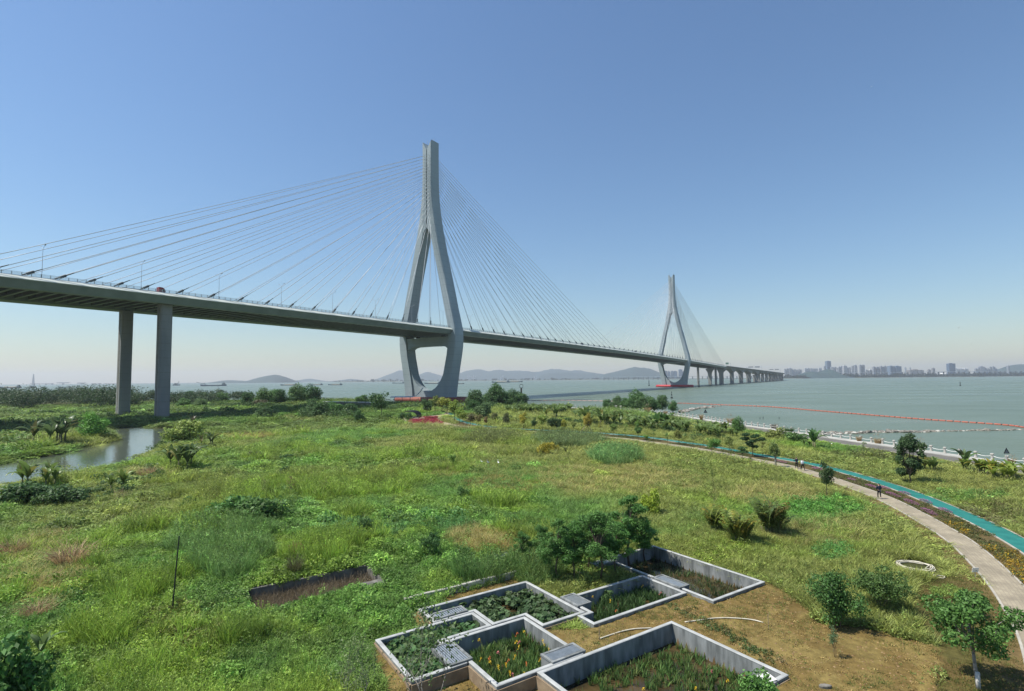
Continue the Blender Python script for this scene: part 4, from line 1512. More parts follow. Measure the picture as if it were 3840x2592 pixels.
def ship(px, py, lpx, label, name='barge', kind='barge', flip=1, rz=0.0):
    p = gz(px, py, ZW)
    L = lpx * depth(p) / F
    o = thing(name, label, 'ship', p, rz)
    hh = max(2.2, L * (.045 if kind != 'tug' else .10))
    bw = max(4.0, L * .14)
    rings = []
    for f, w, sh in [(-.5, .75, .5), (-.47, .95, .2), (-.2, 1, 0), (.2, 1, 0), (.4, .85, .35), (.47, .45, .7), (.5, .08, 1.0)]:
        x = f * L * flip
        w *= bw / 2
        z = hh * (1 + .8 * sh)
        rings.append([(x, -w * .85, -.6), (x, w * .85, -.6), (x, w, z), (x, -w, z)])
    hl = link('hull', MB().loft(rings).mesh('hull'), M['navy'], o)
    s = -flip
    x0 = s * L * .40
    link('deckhouse', MB().box(min(x0 - L * .055, x0 + L * .055), max(x0 - L * .055, x0 + L * .055), -bw * .35, bw * .35, hh, hh + L * .055)
         .box(x0 - L * .03, x0 + L * .03, -bw * .3, bw * .3, hh + L * .055, hh + L * .085).mesh('deckhouse'), M['shipgrey'], o)
    link('mast', MB().tube([(x0, 0, hh + L * .08), (x0, 0, hh + L * .13)], L * .004 + .05, 5).mesh('mast'), M['shipgrey'], o)
    if kind in ('barge', 'sand'):
        link('hatch', MB().loft([[(-L * .28, -bw * .36, hh), (L * .33, -bw * .36, hh), (L * .33, bw * .36, hh), (-L * .28, bw * .36, hh)], [(-L * .2, -bw * .1, hh + L * .022), (L * .26, -bw * .1, hh + L * .022), (L * .26, bw * .1, hh + L * .022), (-L * .2, bw * .1, hh + L * .022)]]).mesh('hatch'), M['sand'], o)
    if kind == 'dredger':
        f = flip
        link('boom', MB().bar((f * L * .30, 0, hh + L * .03), (f * L * .66, 0, hh + L * .12), L * .016).bar((f * L * .30, 0, hh), (f * L * .36, 0, hh + L * .09), L * .012).mesh('boom'), M['shipgrey'], o)
    if kind == 'tug':
        link('crane', MB().tube([(L * .3, 0, hh), (L * .3, 0, hh + L * .55)], L * .025, 5).bar((L * .3, 0, hh + L * .4), (L * .1, 0, hh + L * .2), L * .02).mesh('crane'), M['shipgrey'], o)
        link('wheelhouse', MB().box(-L * .3, L * .15, -bw * .4, bw * .4, hh, hh + L * .22).mesh('wheelhouse'), M['shipgrey'], o)
    return o


ship(662, 1446, 27, 'dark work vessel with tall mast just right of the near piers', 'work_vessel', 'tug')
ship(800, 1448, 92, 'long dark barge with raised loading boom at its bow', 'dredger', 'dredger', -1, .1)
ship(1084, 1445.5, 64, 'grey barge in front of the island hill foot', flip=-1)
ship(1187, 1444.5, 46, 'left of two pale loaded barges right of the island hill', kind='sand', flip=-1)
ship(1257, 1444.5, 53, 'right of two pale loaded barges right of the island hill', kind='sand', flip=-1)
ship(36, 1456, 84, 'long low barge at the left edge of the water', flip=-1)
ship(122, 1455, 26, 'small work boat below the far slim pylon', 'work_vessel', 'tug')
ship(242, 1453.5, 46, 'small barge with raised boom below the detached bridge sections', 'dredger', 'dredger', -1)
ship(1494, 1438, 46, 'dark dredger with boom left of the near tower leg', 'dredger', 'dredger', -1)
ship(1622, 1439.5, 62, 'low barge seen through the near tower opening', flip=-1)
ship(1728, 1440, 26, 'small dark barge just right of the near tower leg')
ship(1878, 1435, 68, 'laden low barge left of the pair moored mid river', kind='sand', flip=-1)
ship(1930, 1433.5, 60, 'darker barge right of the pair moored mid river', kind='barge')


def buoy(px, py, hpx, label, kind):
    p = gz(px, py, ZW)
    h = hpx * depth(p) / F
    o = thing('buoy', label, 'buoy', p)
    a = np.linspace(0, 2 * math.pi, 10, endpoint=False)
    r = h * (.16 if kind != 'pole' else .14)
    link('float', MB().loft([[(r * q * math.cos(t), r * q * math.sin(t), z) for t in a] for q, z in [(.7, -.4), (1, 0), (1, h * .12), (.6, h * .17)]]).mesh('float'), M['black'], o)
    if kind == 'pole':
        link('pole', MB().tube([(0, 0, h * .1), (0, 0, h)], h * .06, 6).mesh('pole'), M['black'], o)
    else:
        mb = MB()
        for t in a[::3]:
            mb.bar((r * .6 * math.cos(t), r * .6 * math.sin(t), h * .15), (r * .15 * math.cos(t), r * .15 * math.sin(t), h * .8), h * .03)
        link('lattice', mb.mesh('lattice'), M['black'], o)
        link('platform', MB().tube([(0, 0, h * .42), (0, 0, h * .55)], r * .5, 8).mesh('platform'), M['black'], o)
        link('topmark', MB().tube([(0, 0, h * .8), (0, 0, h * .84), (0, 0, h)], [r * .3, r * .3, .02], 8).mesh('topmark'), M['black'], o)
    return o


buoy(2434, 1447, 20, 'black pole buoy left of the far tower fender', 'pole')
buoy(2621, 1450, 20, 'black pole buoy right of the far tower fender', 'pole')
buoy(2519, 1494, 27, 'black lattice buoy in front of the far tower', 'lattice')
buoy(3601, 1447, 17, 'small dark lattice buoy far out on the right water', 'lattice')
buoy(1643, 1449, 9, 'tiny dark buoy seen through the near tower opening', 'lattice')
buoy(818, 1454, 8, 'tiny pale buoy below the long barge with boom', 'lattice')

# ------------------------------------------------------------------ planting basins


def inset(poly, d):
    """poly CCW (N,2) -> moved inwards by d"""
    n = len(poly)
    out = []
    for i in range(n):
        a, b_, c = poly[i - 1], poly[i], poly[(i + 1) % n]
        e1 = (b_ - a) / np.linalg.norm(b_ - a)
        e2 = (c - b_) / np.linalg.norm(c - b_)
        n1 = np.array([-e1[1], e1[0]])
        n2_ = np.array([-e2[1], e2[0]])
        k = n1 + n2_
        k = k / (k @ n1)
        out.append(b_ + k * d)
    return np.array(out)


m, nt, b = new_mat('murky_basin_water')
src, nz, mx = noise_mix(nt, b, (0.030, 0.024, 0.012), (0.075, 0.052, 0.022), 0.7, lo=0.4, hi=0.62)
b.inputs['Roughness'].default_value = 0.06
b.inputs['IOR'].default_value = 1.33
M['basin_water'] = m
BL = {'E': 'large concrete planting basin with canna shoots at the bottom edge', 'C': 'square concrete basin full of yellow and orange flowering cannas',
      'D': 'leftmost concrete basin packed with leafy taro', 'B': 'long concrete basin with taro behind the flowering basin',
      'F': 'narrow concrete basin with flag leaves beside the slim dark trees', 'G': 'farthest concrete basin with open water and stained wall',
      'O': 'old sunken concrete basin overgrown with dry stalks'}
TOPZ = {'O': 0.04}
for k, poly in WPOLY.items():
    a = sum(p[0] * q[1] - q[0] * p[1] for p, q in zip(poly, np.roll(poly, -1, 0)))
    if a < 0:
        poly = poly[::-1]
    c = poly.mean(0)
    bs = thing('planting_basin', BL[k], 'basin', (c[0], c[1], BED_Z[k]))
    zt = TOPZ.get(k, 0.30)
    inn = inset(poly, 0.20)
    n = len(poly)
    mat = M['concrete'] if k != 'O' else M['old_concrete']
    for i in range(n):
        j = (i + 1) % n
        mu = (poly[i] + poly[j]) / 2
        if k == 'O' and (mu @ GU < 6 or mu @ GV < 37):        # front and left side lie buried under growth
            continue
        bev = 0.025
        P = [poly[i], poly[j], inn[j], inn[i]]
        mid = (poly[i] + poly[j] + inn[i] + inn[j]) / 4
        top = [q + (mid - q) * 0 for q in P]
        o1, o2 = poly[i] + (inn[i] - poly[i]) * .1, poly[j] + (inn[j] - poly[j]) * .1
        i1, i2 = inn[i] + (poly[i] - inn[i]) * .1, inn[j] + (poly[j] - inn[j]) * .1
        w = mk('wall', MB().loft([[(*q, -1.25) for q in P], [(*q, zt - .05) for q in P]]), mat, bs)
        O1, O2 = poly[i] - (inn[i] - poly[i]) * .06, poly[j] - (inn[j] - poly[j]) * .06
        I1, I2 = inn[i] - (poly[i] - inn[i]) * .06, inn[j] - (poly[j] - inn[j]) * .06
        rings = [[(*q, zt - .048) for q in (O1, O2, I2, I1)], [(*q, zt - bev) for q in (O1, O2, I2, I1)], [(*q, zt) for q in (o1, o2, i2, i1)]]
        mk('coping', MB().loft(rings), M['coping'] if k != 'O' else mat, w)  # added cap; its paler colour paints the sun on the wall top
        # rough footing below the terrace edge
        if k in ('C', 'D', 'B', 'E'):
            e = (poly[j] - poly[i]) / np.linalg.norm(poly[j] - poly[i])
            nn = np.array([e[1], -e[0]])
            if nn[1] < -0.3 or nn[0] < -0.3:
                q = [poly[i] + nn * .04, poly[j] + nn * .04, poly[j] + nn * .10, poly[i] + nn * .10]
                mk('footing', MB().loft([[(*r_, -1.2) for r_ in [poly[i] + nn * .002, poly[j] + nn * .002, poly[j] + nn * .13, poly[i] + nn * .13]], [(*r_, zt - .16) for r_ in [poly[i] + nn * .002, poly[j] + nn * .002, poly[j] + nn * .09, poly[i] + nn * .09]]]), M['footing'], w)
    if k != 'O':
        wp = inset(poly, 0.2)
        wa = mk('water', MB().add([(p[0], p[1], BED_Z[k] - 0.015) for p in wp], [tuple(range(n))]), M['basin_water'], bs)


def grate(u0, u1, v0, v1, label, z=0.34, along='v', bars=9):
    c = uv((u0 + u1) / 2, (v0 + v1) / 2)
    o = thing('grated_chamber', label, 'drain chamber', (c[0], c[1], -0.6))
    U, V = np.array([*GU, 0]), np.array([*GV, 0])
    C = np.array([c[0], c[1], 0])
    hu, hv = (u1 - u0) / 2, (v1 - v0) / 2
    mk('chamber', MB().obox(C + BZ * (z - .75), U * hu * .97, V * hv * .97, BZ * .69), M['concrete'], o)
    fw = .14
    for s in (-1, 1):
        mk('frame', MB().obox(C + U * s * (hu - fw / 2) + BZ * z, U * fw / 2, V * hv, BZ * .045), M['concrete'], o)
        mk('frame', MB().obox(C + V * s * (hv - fw / 2) + BZ * (z - .003), U * (hu - fw), V * fw / 2, BZ * .045), M['concrete'], o)
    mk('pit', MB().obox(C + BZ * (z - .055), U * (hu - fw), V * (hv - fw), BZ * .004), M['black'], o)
    for i in range(bars):
        f = (i + .5) / bars * 2 - 1
        if along == 'v':
            mk('bar', MB().obox(C + U * f * (hu - fw) + BZ * (z - .005), U * (hu - fw) / bars * .62, V * (hv - fw), BZ * .02), M['grate'], o)
        else:
            mk('bar', MB().obox(C + V * f * (hv - fw) + BZ * (z - .005), U * (hu - fw), V * (hv - fw) / bars * .62, BZ * .02), M['grate'], o)


grate(12.1, 13.35, 23.9, 26.1, 'steel grate chamber between the leafy left basin and the flowering basin', bars=8)
grate(13.75, 15.8, 28.85, 29.7, 'pale grate chamber inside the left end of the long taro basin', bars=12)
grate(21.5, 22.6, 25.6, 27.3, 'grate chamber between the taro basin and the flag leaf basin', bars=8)
grate(28.75, 29.75, 24.0, 26.3, 'dark grate chamber on the corner of the farthest basin', bars=8)
grate(16.3, 18.4, 21.35, 22.35, 'pale green slab grate between the flowering and the large basin', bars=14, along='u')
g1 = gz(2262, 2110, .3)
grate(g1[:2] @ GU - 1.0, g1[:2] @ GU + .9, g1[:2] @ GV - .5, g1[:2] @ GV + .4, 'grate chamber half hidden under the slim dark trees', bars=8)
g1 = gz(1880, 2086, .3)
grate(g1[:2] @ GU - .7, g1[:2] @ GU + .7, g1[:2] @ GV - .35, g1[:2] @ GV + .35, 'small pale grate almost lost in tall grass behind the basins', bars=8)


def uv_wall(u0, u1, v0, v1, z0, z1, label, mat=None, name='low_wall'):
    c = uv((u0 + u1) / 2, (v0 + v1) / 2)
    n = 6
    long_u = (u1 - u0) > (v1 - v0)
    mb = MB()
    rings = []
    for i in range(n + 1):
        f = i / n
        if long_u:
            u = u0 + (u1 - u0) * f
            q = [(u, v0), (u, v1)]
        else:
            v = v0 + (v1 - v0) * f
            q = [(u0, v), (u1, v)]
        a, b_ = uv(*q[0]), uv(*q[1])
        w = .02 * math.sin(i * 2.1)
        rings.append([(a[0], a[1], z0), (b_[0], b_[1], z0), (b_[0], b_[1], z1 + w - .02), (*(b_ + (a - b_) * .15), z1 + w), (*(a + (b_ - a) * .15), z1 + w), (a[0], a[1], z1 + w - .02)])
    o = mk(name, mb.loft(rings), mat or M['stone'])
    return tag(o, label, 'wall')


uv_wall(13.3, 21.9, 32.4, 32.62, -.4, .46, 'thin pale kerb wall running behind the long taro basin')
uv_wall(12.1, 14.05, 36.55, 37.5, -.9, .12, 'short weathered slab at the corner of the sunken basin', M['old_concrete'], 'concrete_slab')
g1, g2 = gz(2107, 2114, .3), gz(2187, 2151, .3)
d = g2 - g1
p = thing('low_wall', 'short pale wall stub beneath the slim dark trees', 'wall', g1)
mk('coping', MB().obox((g1 + g2) / 2 - BZ * .05, d / 2, np.array([d[1], -d[0], 0]) / np.linalg.norm(d) * .12, BZ * .05), M['stone'], p)
mk('base', MB().obox((g1 + g2) / 2 - BZ * .35, d / 2, np.array([d[1], -d[0], 0]) / np.linalg.norm(d) * .10, BZ * .25), M['old_concrete'], p)
c = gz(2872, 2543, .36)
o = mk('board', MB().obox(c, (.34, .1, .03), (-.12, .22, .05), (-.01, -.008, .02)), M['white'])
tag(o, 'white board lying on the right corner of the large basin', 'board')
q = gz(2790, 2575, .2)

# ------------------------------------------------------------------ hoses, stakes, pole, small signs


def hose(pts, r, label, name='hose'):
    P = [G(x, y) if not isinstance(x, np.ndarray) else x for x, y in pts]
    P = smooth_line([p + BZ * (r + .01) for p in P], .15)
    o = mk(name, MB().tube(P, r, 6), M['hose'], smooth=True)
    return tag(o, label, 'hose')


c6 = lambda x, y: (1350 + x / 1.4525, 2000 + y / 1.4525)
hose([c6(1310, 577), c6(1360, 560), c6(1430, 538), c6(1500, 525), c6(1590, 521)], .035, 'short pale hose lying behind the large basin')
hose([c6(1770, 488), c6(1850, 478), c6(1920, 468), c6(2000, 465), c6(2090, 470), c6(2150, 478), c6(2196, 491)], .035, 'long arched pale hose on the bare soil')
cc = G(3433, 2126)
pts = []
for i in range(86):
    a = i * 2 * math.pi / 17.0
    r = 1.05 + .16 * math.sin(i * .53) + .05 * math.sin(i * 1.9)
    pts.append(cc + np.array([r * math.cos(a) + .08 * math.sin(i * .21), r * .92 * math.sin(a), .04 + .02 * (i // 17) + .01 * math.sin(i)]))
for x, y in ((3460, 2148), (3490, 2158), (3520, 2160), (3543, 2165), (3536, 2171), (3505, 2164), (3470, 2152)):
    pts.append(G(x, y) + BZ * .04)
o = mk('hose', MB().tube(smooth_line(pts, .2), .032, 5), M['hose'], smooth=True)
tag(o, 'coiled pale hose lying on the grass near the footpath', 'hose')
hose([(3372, 2107), (3368, 2106), (3384, 2104)], .03, 'tiny pale pipe end just left of the coiled hose', 'pipe')


def stick(px, py, px2, py2, r, mat, label, name, cat):
    p = G(px, py)
    top = atY(px2, py2, p[1])
    o = thing(name, label, cat, p)
    mk('shaft', MB().tube([p - BZ * .2, p + (top - p) * .5, top], [r, r * .9, r * .7], 6), mat, o)
    return o, p, top


stick(*c6(1303, 580), *c6(1303, 495), .02, M['wood'], 'thin pale stake left of the short pale hose', 'stake', 'stake')
stick(*c6(2225, 522), *c6(2222, 440), .02, M['wood'], 'thin pale stake at the end of the arched hose', 'stake', 'stake')
o, p, top = stick(644, 2305, 672, 2010, .045, M['black'], 'tall thin dark pole leaning in the left meadow', 'pole', 'pole')
mk('foot', MB().tube([p - BZ * .1, p + BZ * .35], [.09, .07], 7), M['black'], o)
o, p, top = stick(3657, 2164, 3657, 2131, .02, M['galv'], 'small white notice board on a post beside the footpath', 'notice_board', 'sign')
mk('panel', MB().obox(top - BZ * .12, (.24, .02, 0), (-.001, .012, .0), (0, -.03, .16)), M['white'], o)
for k_ in range(2):
    mk('lettering', MB().obox(top - BZ * (.08 + .09 * k_) + np.array([-.03, -.016 + .014 * k_, 0]), (.15, .012, 0), (-.0002, .003, 0), (0, -.004, .022)), M['black'], o)
for px, py, px2, py2, lab in ((2850, 1573, 2850, 1566, 'left of three dark stakes standing in the bay'), (2861.5, 1573, 2861.5, 1563, 'middle and tallest of three dark stakes in the bay'), (2921.5, 1572, 2921.5, 1564, 'right of three dark stakes standing in the bay'), (2000, 1516, 2000, 1506, 'lone dark stake in the water left of the shoreline trees')):
    p = gz(px, py, ZW)
    top = atY(px2, py2, p[1])
    o = thing('mooring_stake', lab, 'stake', p)
    mk('shaft', MB().tube([p - BZ * .5, top], .09, 6), M['black'], o)
    mk('cap', MB().tube([top, top + BZ * .05], .11, 6), M['black'], o)
# flat pale stones by the lawn
for px, py, w, lab in ((3440, 2382, .3, 'pale flat stone in the weeds left of the ornamental tree'), (3093, 2578, .28, 'pale flat stone on bare soil at the bottom edge'), (2905, 1764, .9, 'pale plank lying in the grass before the thick tree trunk'), (3268, 2290, .35, 'pale stone under the umbrella shaped tree')):
    p = G(px, py)
    rr = [(w * q * math.cos(a) * (1 + .15 * math.sin(3 * a + px)), w * .45 * q * math.sin(a)) for q in (1,) for a in np.linspace(0, 2 * math.pi, 9, endpoint=False)]
    o = mk('flat_stone', MB().loft([[(p[0] + a, p[1] + b_, p[2] - .05) for a, b_ in rr], [(p[0] + a, p[1] + b_, p[2] + .08) for a, b_ in rr], [(p[0] + a * .8, p[1] + b_ * .8, p[2] + .11) for a, b_ in rr]]), M['rock'])
    tag(o, lab, 'stone')

# ------------------------------------------------------------------ promenade posts and chains
line3 = resample(offset(SHORE, .25), 2.75)
line3 = line3[(line3[:, 1] > 72)]
line3 = line3[(line3[:, 0] > -26)]
a8 = np.linspace(0, 2 * math.pi, 8, endpoint=False) + math.pi / 8
pm = MB().loft([[(q * math.cos(t), q * math.sin(t), z) for t in a8] for q, z in [(.26, 0), (.26, .14), (.20, .19), (.19, .80)]]).mesh('post_shaft')
cm = MB().loft([[(q * math.cos(t), q * math.sin(t), z) for t in a8] for q, z in [(.19, .80), (.28, .86), (.28, 1.0), (.17, 1.08)]]).mesh('post_cap')
pm.materials.append(M['stone'])
cm.materials.append(M['stone'])
chm = {}
for i, p in enumerate(line3):
    big = abs(p[1] - 237) < 1.6
    o = thing('stone_post', ordinal(i) + ' white stone chain post from the right along the promenade', 'post', (p[0], p[1], .16), rnd.uniform(-.1, .1), 'stone posts along the promenade', (1, 1, 1) if not big else (2.2, 2.2, 1.7))
    link('shaft', pm, None, o)
    link('cap', cm, None, o)
    if i + 1 < len(line3) and i < 60:
        q = line3[i + 1]
        A, B2 = np.array([*p, .86]), np.array([*q, .86])
        mid = [A + (B2 - A) * f - BZ * (4 * f * (1 - f) * .22) for f in np.linspace(0, 1, 6)]
        link('chain', MB().tube([m_ - np.array([p[0], p[1], .16]) for m_ in mid], .04, 4).mesh('chain'), M['white'], o).matrix_parent_inverse = o.matrix_basis.to_quaternion().to_matrix().to_4x4().inverted()

# triangular warning signs
for px, py, hpx, lab in ((2646, 1573, 38, 'small triangular warning sign on a post by the far rock spit'), (3776, 1741, 62, 'large triangular warning sign on a post at the right promenade')):
    p = gz(px, py, .03)
    h = hpx * depth(p) / F
    o = thing('warning_sign', lab, 'sign', p)
    mk('post', MB().tube([p, p + BZ * h * .96], .045, 6), M['galv'], o)
    w = h * .19
    tri = [(-w, h * .64), (w, h * .64), (0, h)]
    mk('panel', MB().loft([[(p[0] + x, p[1] - .06, p[2] + z) for x, z in tri], [(p[0] + x, p[1] - .09, p[2] + z) for x, z in tri]]), M['black'], o)
    tri2 = [(-w * .6, h * .68), (w * .6, h * .68), (0, h * .88)]
    mk('face', MB().loft([[(p[0] + x, p[1] - .0905, p[2] + z) for x, z in tri2], [(p[0] + x, p[1] - .094, p[2] + z) for x, z in tri2]]), M['sign_grey'], o)
# yellow-green marker post by the road
o, p, top = stick(3119, 1680, 3119, 1664, .10, M['cloth_yellow'], 'small yellow marker post beside the service road', 'marker_post', 'post')
mk('cap', MB().tube([top, top + BZ * .1], [.13, .06], 8), M['white'], o)
# navigation post with ring behind the trees
p = gz(1954, 1492, ZW)
o = thing('beacon_post', 'brown beacon post with a ring on top behind the shoreline trees', 'beacon', p)
top = atY(1955, 1455, p[1])
mk('pile', MB().tube([p - BZ, top], .75, 8), M['footing'], o)
ring = [top + BZ * 1.5 + np.array([1.5 * math.cos(a), 0, 1.5 * math.sin(a)]) for a in np.linspace(0, 2 * math.pi, 17)]
mk('ring', MB().tube(ring, .18, 5), M['black'], o)

# ------------------------------------------------------------------ floating boom
crd5 = lambda pts: zoom(2560, 1500, 3.32, pts)
crd6 = lambda pts: zoom(3140, 1500, 3.32, pts)
bp_ = [(2541, 1514)] + crd5([(0, 45), (500, 65), (1100, 90), (1700, 140)]) + crd6([(0, 158), (500, 200), (1000, 240), (1600, 282), (2100, 318), (2324, 348), (2420, 366)])
line = resample(smooth_line([gz(x, y, ZW)[:2] for x, y in bp_], 2), 2.35)
boom = thing('floating_boom', 'long orange floating boom of linked floats across the bay', 'boom', (*line[0], ZW))
a10 = np.linspace(0, 2 * math.pi, 8, endpoint=False)
fm = MB().loft([[(x, r * math.cos(t), r * math.sin(t)) for t in a10] for x, r in [(-1.02, .10), (-.95, .26), (.95, .26), (1.02, .10)]]).mesh('float')
fm.materials.append(M['orange'])
lm = MB().box(-.16, .16, -.08, .08, -.02, .16).mesh('link')
lm.materials.append(M['black'])
for i in range(len(line) - 1):
    a, b2 = line[i], line[i + 1]
    o = link('float', fm, None, boom)
    mdl = (a + b2) / 2 - line[0]
    o.location = (mdl[0], mdl[1], .14)
    o.rotation_euler = (0, 0, math.atan2(b2[1] - a[1], b2[0] - a[0]) + rnd.uniform(-.05, .05))
    if i % 3 == 0:
        l2 = link('link', lm, None, o)
        l2.location = (1.15, 0, .1)
line = resample(smooth_line([gz(x, y, ZW)[:2] for x, y in [(2530, 1513.5), (2400, 1509), (2262, 1505), (2100, 1502.5), (1985, 1503), (1830, 1502), (1745, 1503)]], 4), 4.2)
boom = thing('floating_boom', 'faded thin floating boom running from the trees towards the near tower', 'boom', (*line[0], ZW))
fm2 = MB().loft([[(x, r * math.cos(t), r * math.sin(t)) for t in a10] for x, r in [(-1.9, .1), (-1.8, .3), (1.8, .3), (1.9, .1)]]).mesh('float')
fm2.materials.append(M['palefloat'])
for a, b2 in zip(line[:-1], line[1:]):
    o = link('float', fm2, None, boom)
    mdl = (a + b2) / 2 - line[0]
    o.location = (mdl[0], mdl[1], .14)
    o.rotation_euler = (0, 0, math.atan2(b2[1] - a[1], b2[0] - a[0]) + rnd.uniform(-.04, .04))
line = resample(smooth_line([gz(x, y, ZW)[:2] for x, y in [(1495, 1500), (1400, 1500), (1330, 1498), (1260, 1495), (1195, 1491)]], 4), 6.0)
boom = thing('floating_boom', 'thin dark line of floats left of the near tower', 'boom', (*line[0], ZW))
fm3 = MB().loft([[(x, r * math.cos(t), r * math.sin(t)) for t in a10] for x, r in [(-2, .1), (-1.8, .35), (1.8, .35), (2, .1)]]).mesh('float')
fm3.materials.append(M['black'])
for a, b2 in zip(line[:-1], line[1:]):
    o = link('float', fm3, None, boom)
    mdl = (a + b2) / 2 - line[0]
    o.location = (mdl[0], mdl[1], .14)
    o.rotation_euler = (0, 0, math.atan2(b2[1] - a[1], b2[0] - a[0]))

# ------------------------------------------------------------------ rock spits
rock_meshes = []
for k in range(6):
    r_ = np.random.default_rng(40 + k)
    rings = []
    for z, q in [(-.5, .9), (0, 1.05), (.35, .9), (.6, .5)]:
        rings.append([(q * (1 + .25 * r_.normal()) * math.cos(t), q * .75 * (1 + .25 * r_.normal()) * math.sin(t), z + .1 * r_.normal()) for t in np.linspace(0, 2 * math.pi, 7, endpoint=False)])
    me_ = MB().loft(rings).mesh('rock')
    me_.materials.append(M['rock'] if k else M['stone'])
    rock_meshes.append(me_)


def spit(pts, label, n, smin, smax, width):
    L = resample(smooth_line([gz(x, y, ZW)[:2] for x, y in pts], 1), .5)
    o = thing('rock_spit', label, 'rocks', (*L[0], ZW))
    for i in range(n):
        p = L[int(rnd.random() ** 1.0 * (len(L) - 1))] - L[0]
        s = rnd.uniform(smin, smax) * (1.6 if rnd.random() < .1 else 1)
        r_ = link('rock', rnd.choice(rock_meshes[1:] if rnd.random() < .8 else rock_meshes[:1]), None, o)
        r_.location = (p[0] + rnd.uniform(-width, width), p[1] + rnd.uniform(-width, width), rnd.uniform(-.1, .12))
        r_.rotation_euler = (rnd.uniform(-.3, .3), rnd.uniform(-.3, .3), rnd.uniform(0, 6.3))
        r_.scale = (s, s * rnd.uniform(.7, 1.2), s * rnd.uniform(.5, .9))


spit(crd6([(-120, 425), (0, 420), (200, 415), (400, 405), (700, 400), (1000, 400), (1200, 390)]), 'pale rock spit in the bay beyond the promenade', 150, .35, .95, 1.3)
spit(crd6([(1200, 392), (1500, 388), (1800, 382), (2100, 378), (2324, 370)]), 'thin dark line of low rocks at the right of the bay', 110, .25, .6, .7)
spit(zoom(1960, 1400, 3.32, [(1980, 490), (2040, 465), (2150, 445), (2260, 432), (2330, 425)]) + [(2690, 1523)], 'short rock spit running out beside the shoreline trees', 110, .5, 1.2, 1.6)

# ------------------------------------------------------------------ things on the plaza
p = G(1560, 1571)
pav = thing('slatted_shelter', 'black curved shelter of arched ribs beside the red planting bed', 'shelter', p)
for i in range(7):
    y0 = p[1] - 1.0 + i * .9
    pts = []
    for f in np.linspace(0, 1, 12):
        a = R(-5 + 125 * f)
        pts.append((p[0] - 2.7 + 3.3 * math.cos(a - .2) + i * .1, y0, p[2] + .1 + 2.7 * math.sin(max(0, a * .92)) ** .8 * (1 if a < 1.6 else 1)))
    mk('rib', MB().tube(pts, .13, 5), M['black'], pav)
mk('seat', MB().box(p[0] - 2.4, p[0] + .2, p[1] - .5, p[1] + 4.6, p[2] + .38, p[2] + .5).box(p[0] - 2.3, p[0] - 1.9, p[1] - .4, p[1] + 4.4, p[2] - .1, p[2] + .38).box(p[0] - .3, p[0] + .1, p[1] - .4, p[1] + 4.4, p[2] - .1, p[2] + .38), M['black'], pav)
p = gz(1520, 1511, -.3)
can = thing('upswept_canopy', 'white upswept canopy roof in front of the near tower fender', 'canopy', p)
rings = []
for f in np.linspace(0, 1, 14):
    x = p[0] - 9 + 20 * f
    z = 3.4 + 3.4 * max(0, f - .66) ** 2 * 14
    w = 2.6
    rings.append([(x, p[1] - w, p[2] + z), (x, p[1] + w, p[2] + z + .35), (x, p[1] + w, p[2] + z + .75), (x, p[1] - w, p[2] + z + .4)])
mk('roof', MB().loft(rings), M['white'], can)
for x in (-7, -2, 3):
    mk('post', MB().tube([(p[0] + x, p[1], p[2] - .3), (p[0] + x, p[1], p[2] + 3.6)], .18, 6), M['black'], can)
p = gz(1300, 1524, -.6)
o = thing('river_wall', 'long dark river wall with pale coping left of the near tower', 'wall', p)
a, b2 = gz(1215, 1522, -.6), gz(1408, 1527, -.6)
e = (b2 - a) / np.linalg.norm(b2 - a)
nn = np.array([-e[1], e[0], 0])
mk('base', MB().obox((a + b2) / 2 + BZ * .9, (b2 - a) / 2, nn * .4, BZ * 1.5), M['old_concrete'], o)
mk('coping', MB().obox((a + b2) / 2 + BZ * 2.55, (b2 - a) / 2, nn * .7, BZ * .15), M['white'], o)
for px, py, lab in ((1562, 1573, 'left of two reddish boulders on the red planting bed'), (1584, 1572, 'right of two reddish boulders on the red planting bed')):
    p = G(px, py)
    o = link('boulder', rock_meshes[2].copy(), None)
    o.data.materials.clear()
    o.data.materials.append(M['footing'])
    o.location = p
    o.scale = (1.3, 1.0, .9)
    tag(o, lab, 'boulder')
a, b2 = G(1020, 1530), G(1140, 1536)

# ------------------------------------------------------------------ people


def skin(name, verts, edges, radii, mat, parent, root=0, sub=1):
    me_ = bpy.data.meshes.new(name)
    me_.from_pydata([tuple(v) for v in verts], edges, [])
    o = bpy.data.objects.new(name, me_)
    COL.objects.link(o)
    o.parent = parent
    sk = o.modifiers.new('Skin', 'SKIN')
    sk.use_smooth_shade = True
    for i, sv in enumerate(me_.skin_vertices[0].data):
        r = radii[i]
        sv.radius = (r, r) if not hasattr(r, '__len__') else r
        sv.use_root = i == root
    ss_ = o.modifiers.new('Sub', 'SUBSURF')
    ss_.levels = sub
    ss_.render_levels = sub
    me_.materials.append(mat)
    return o


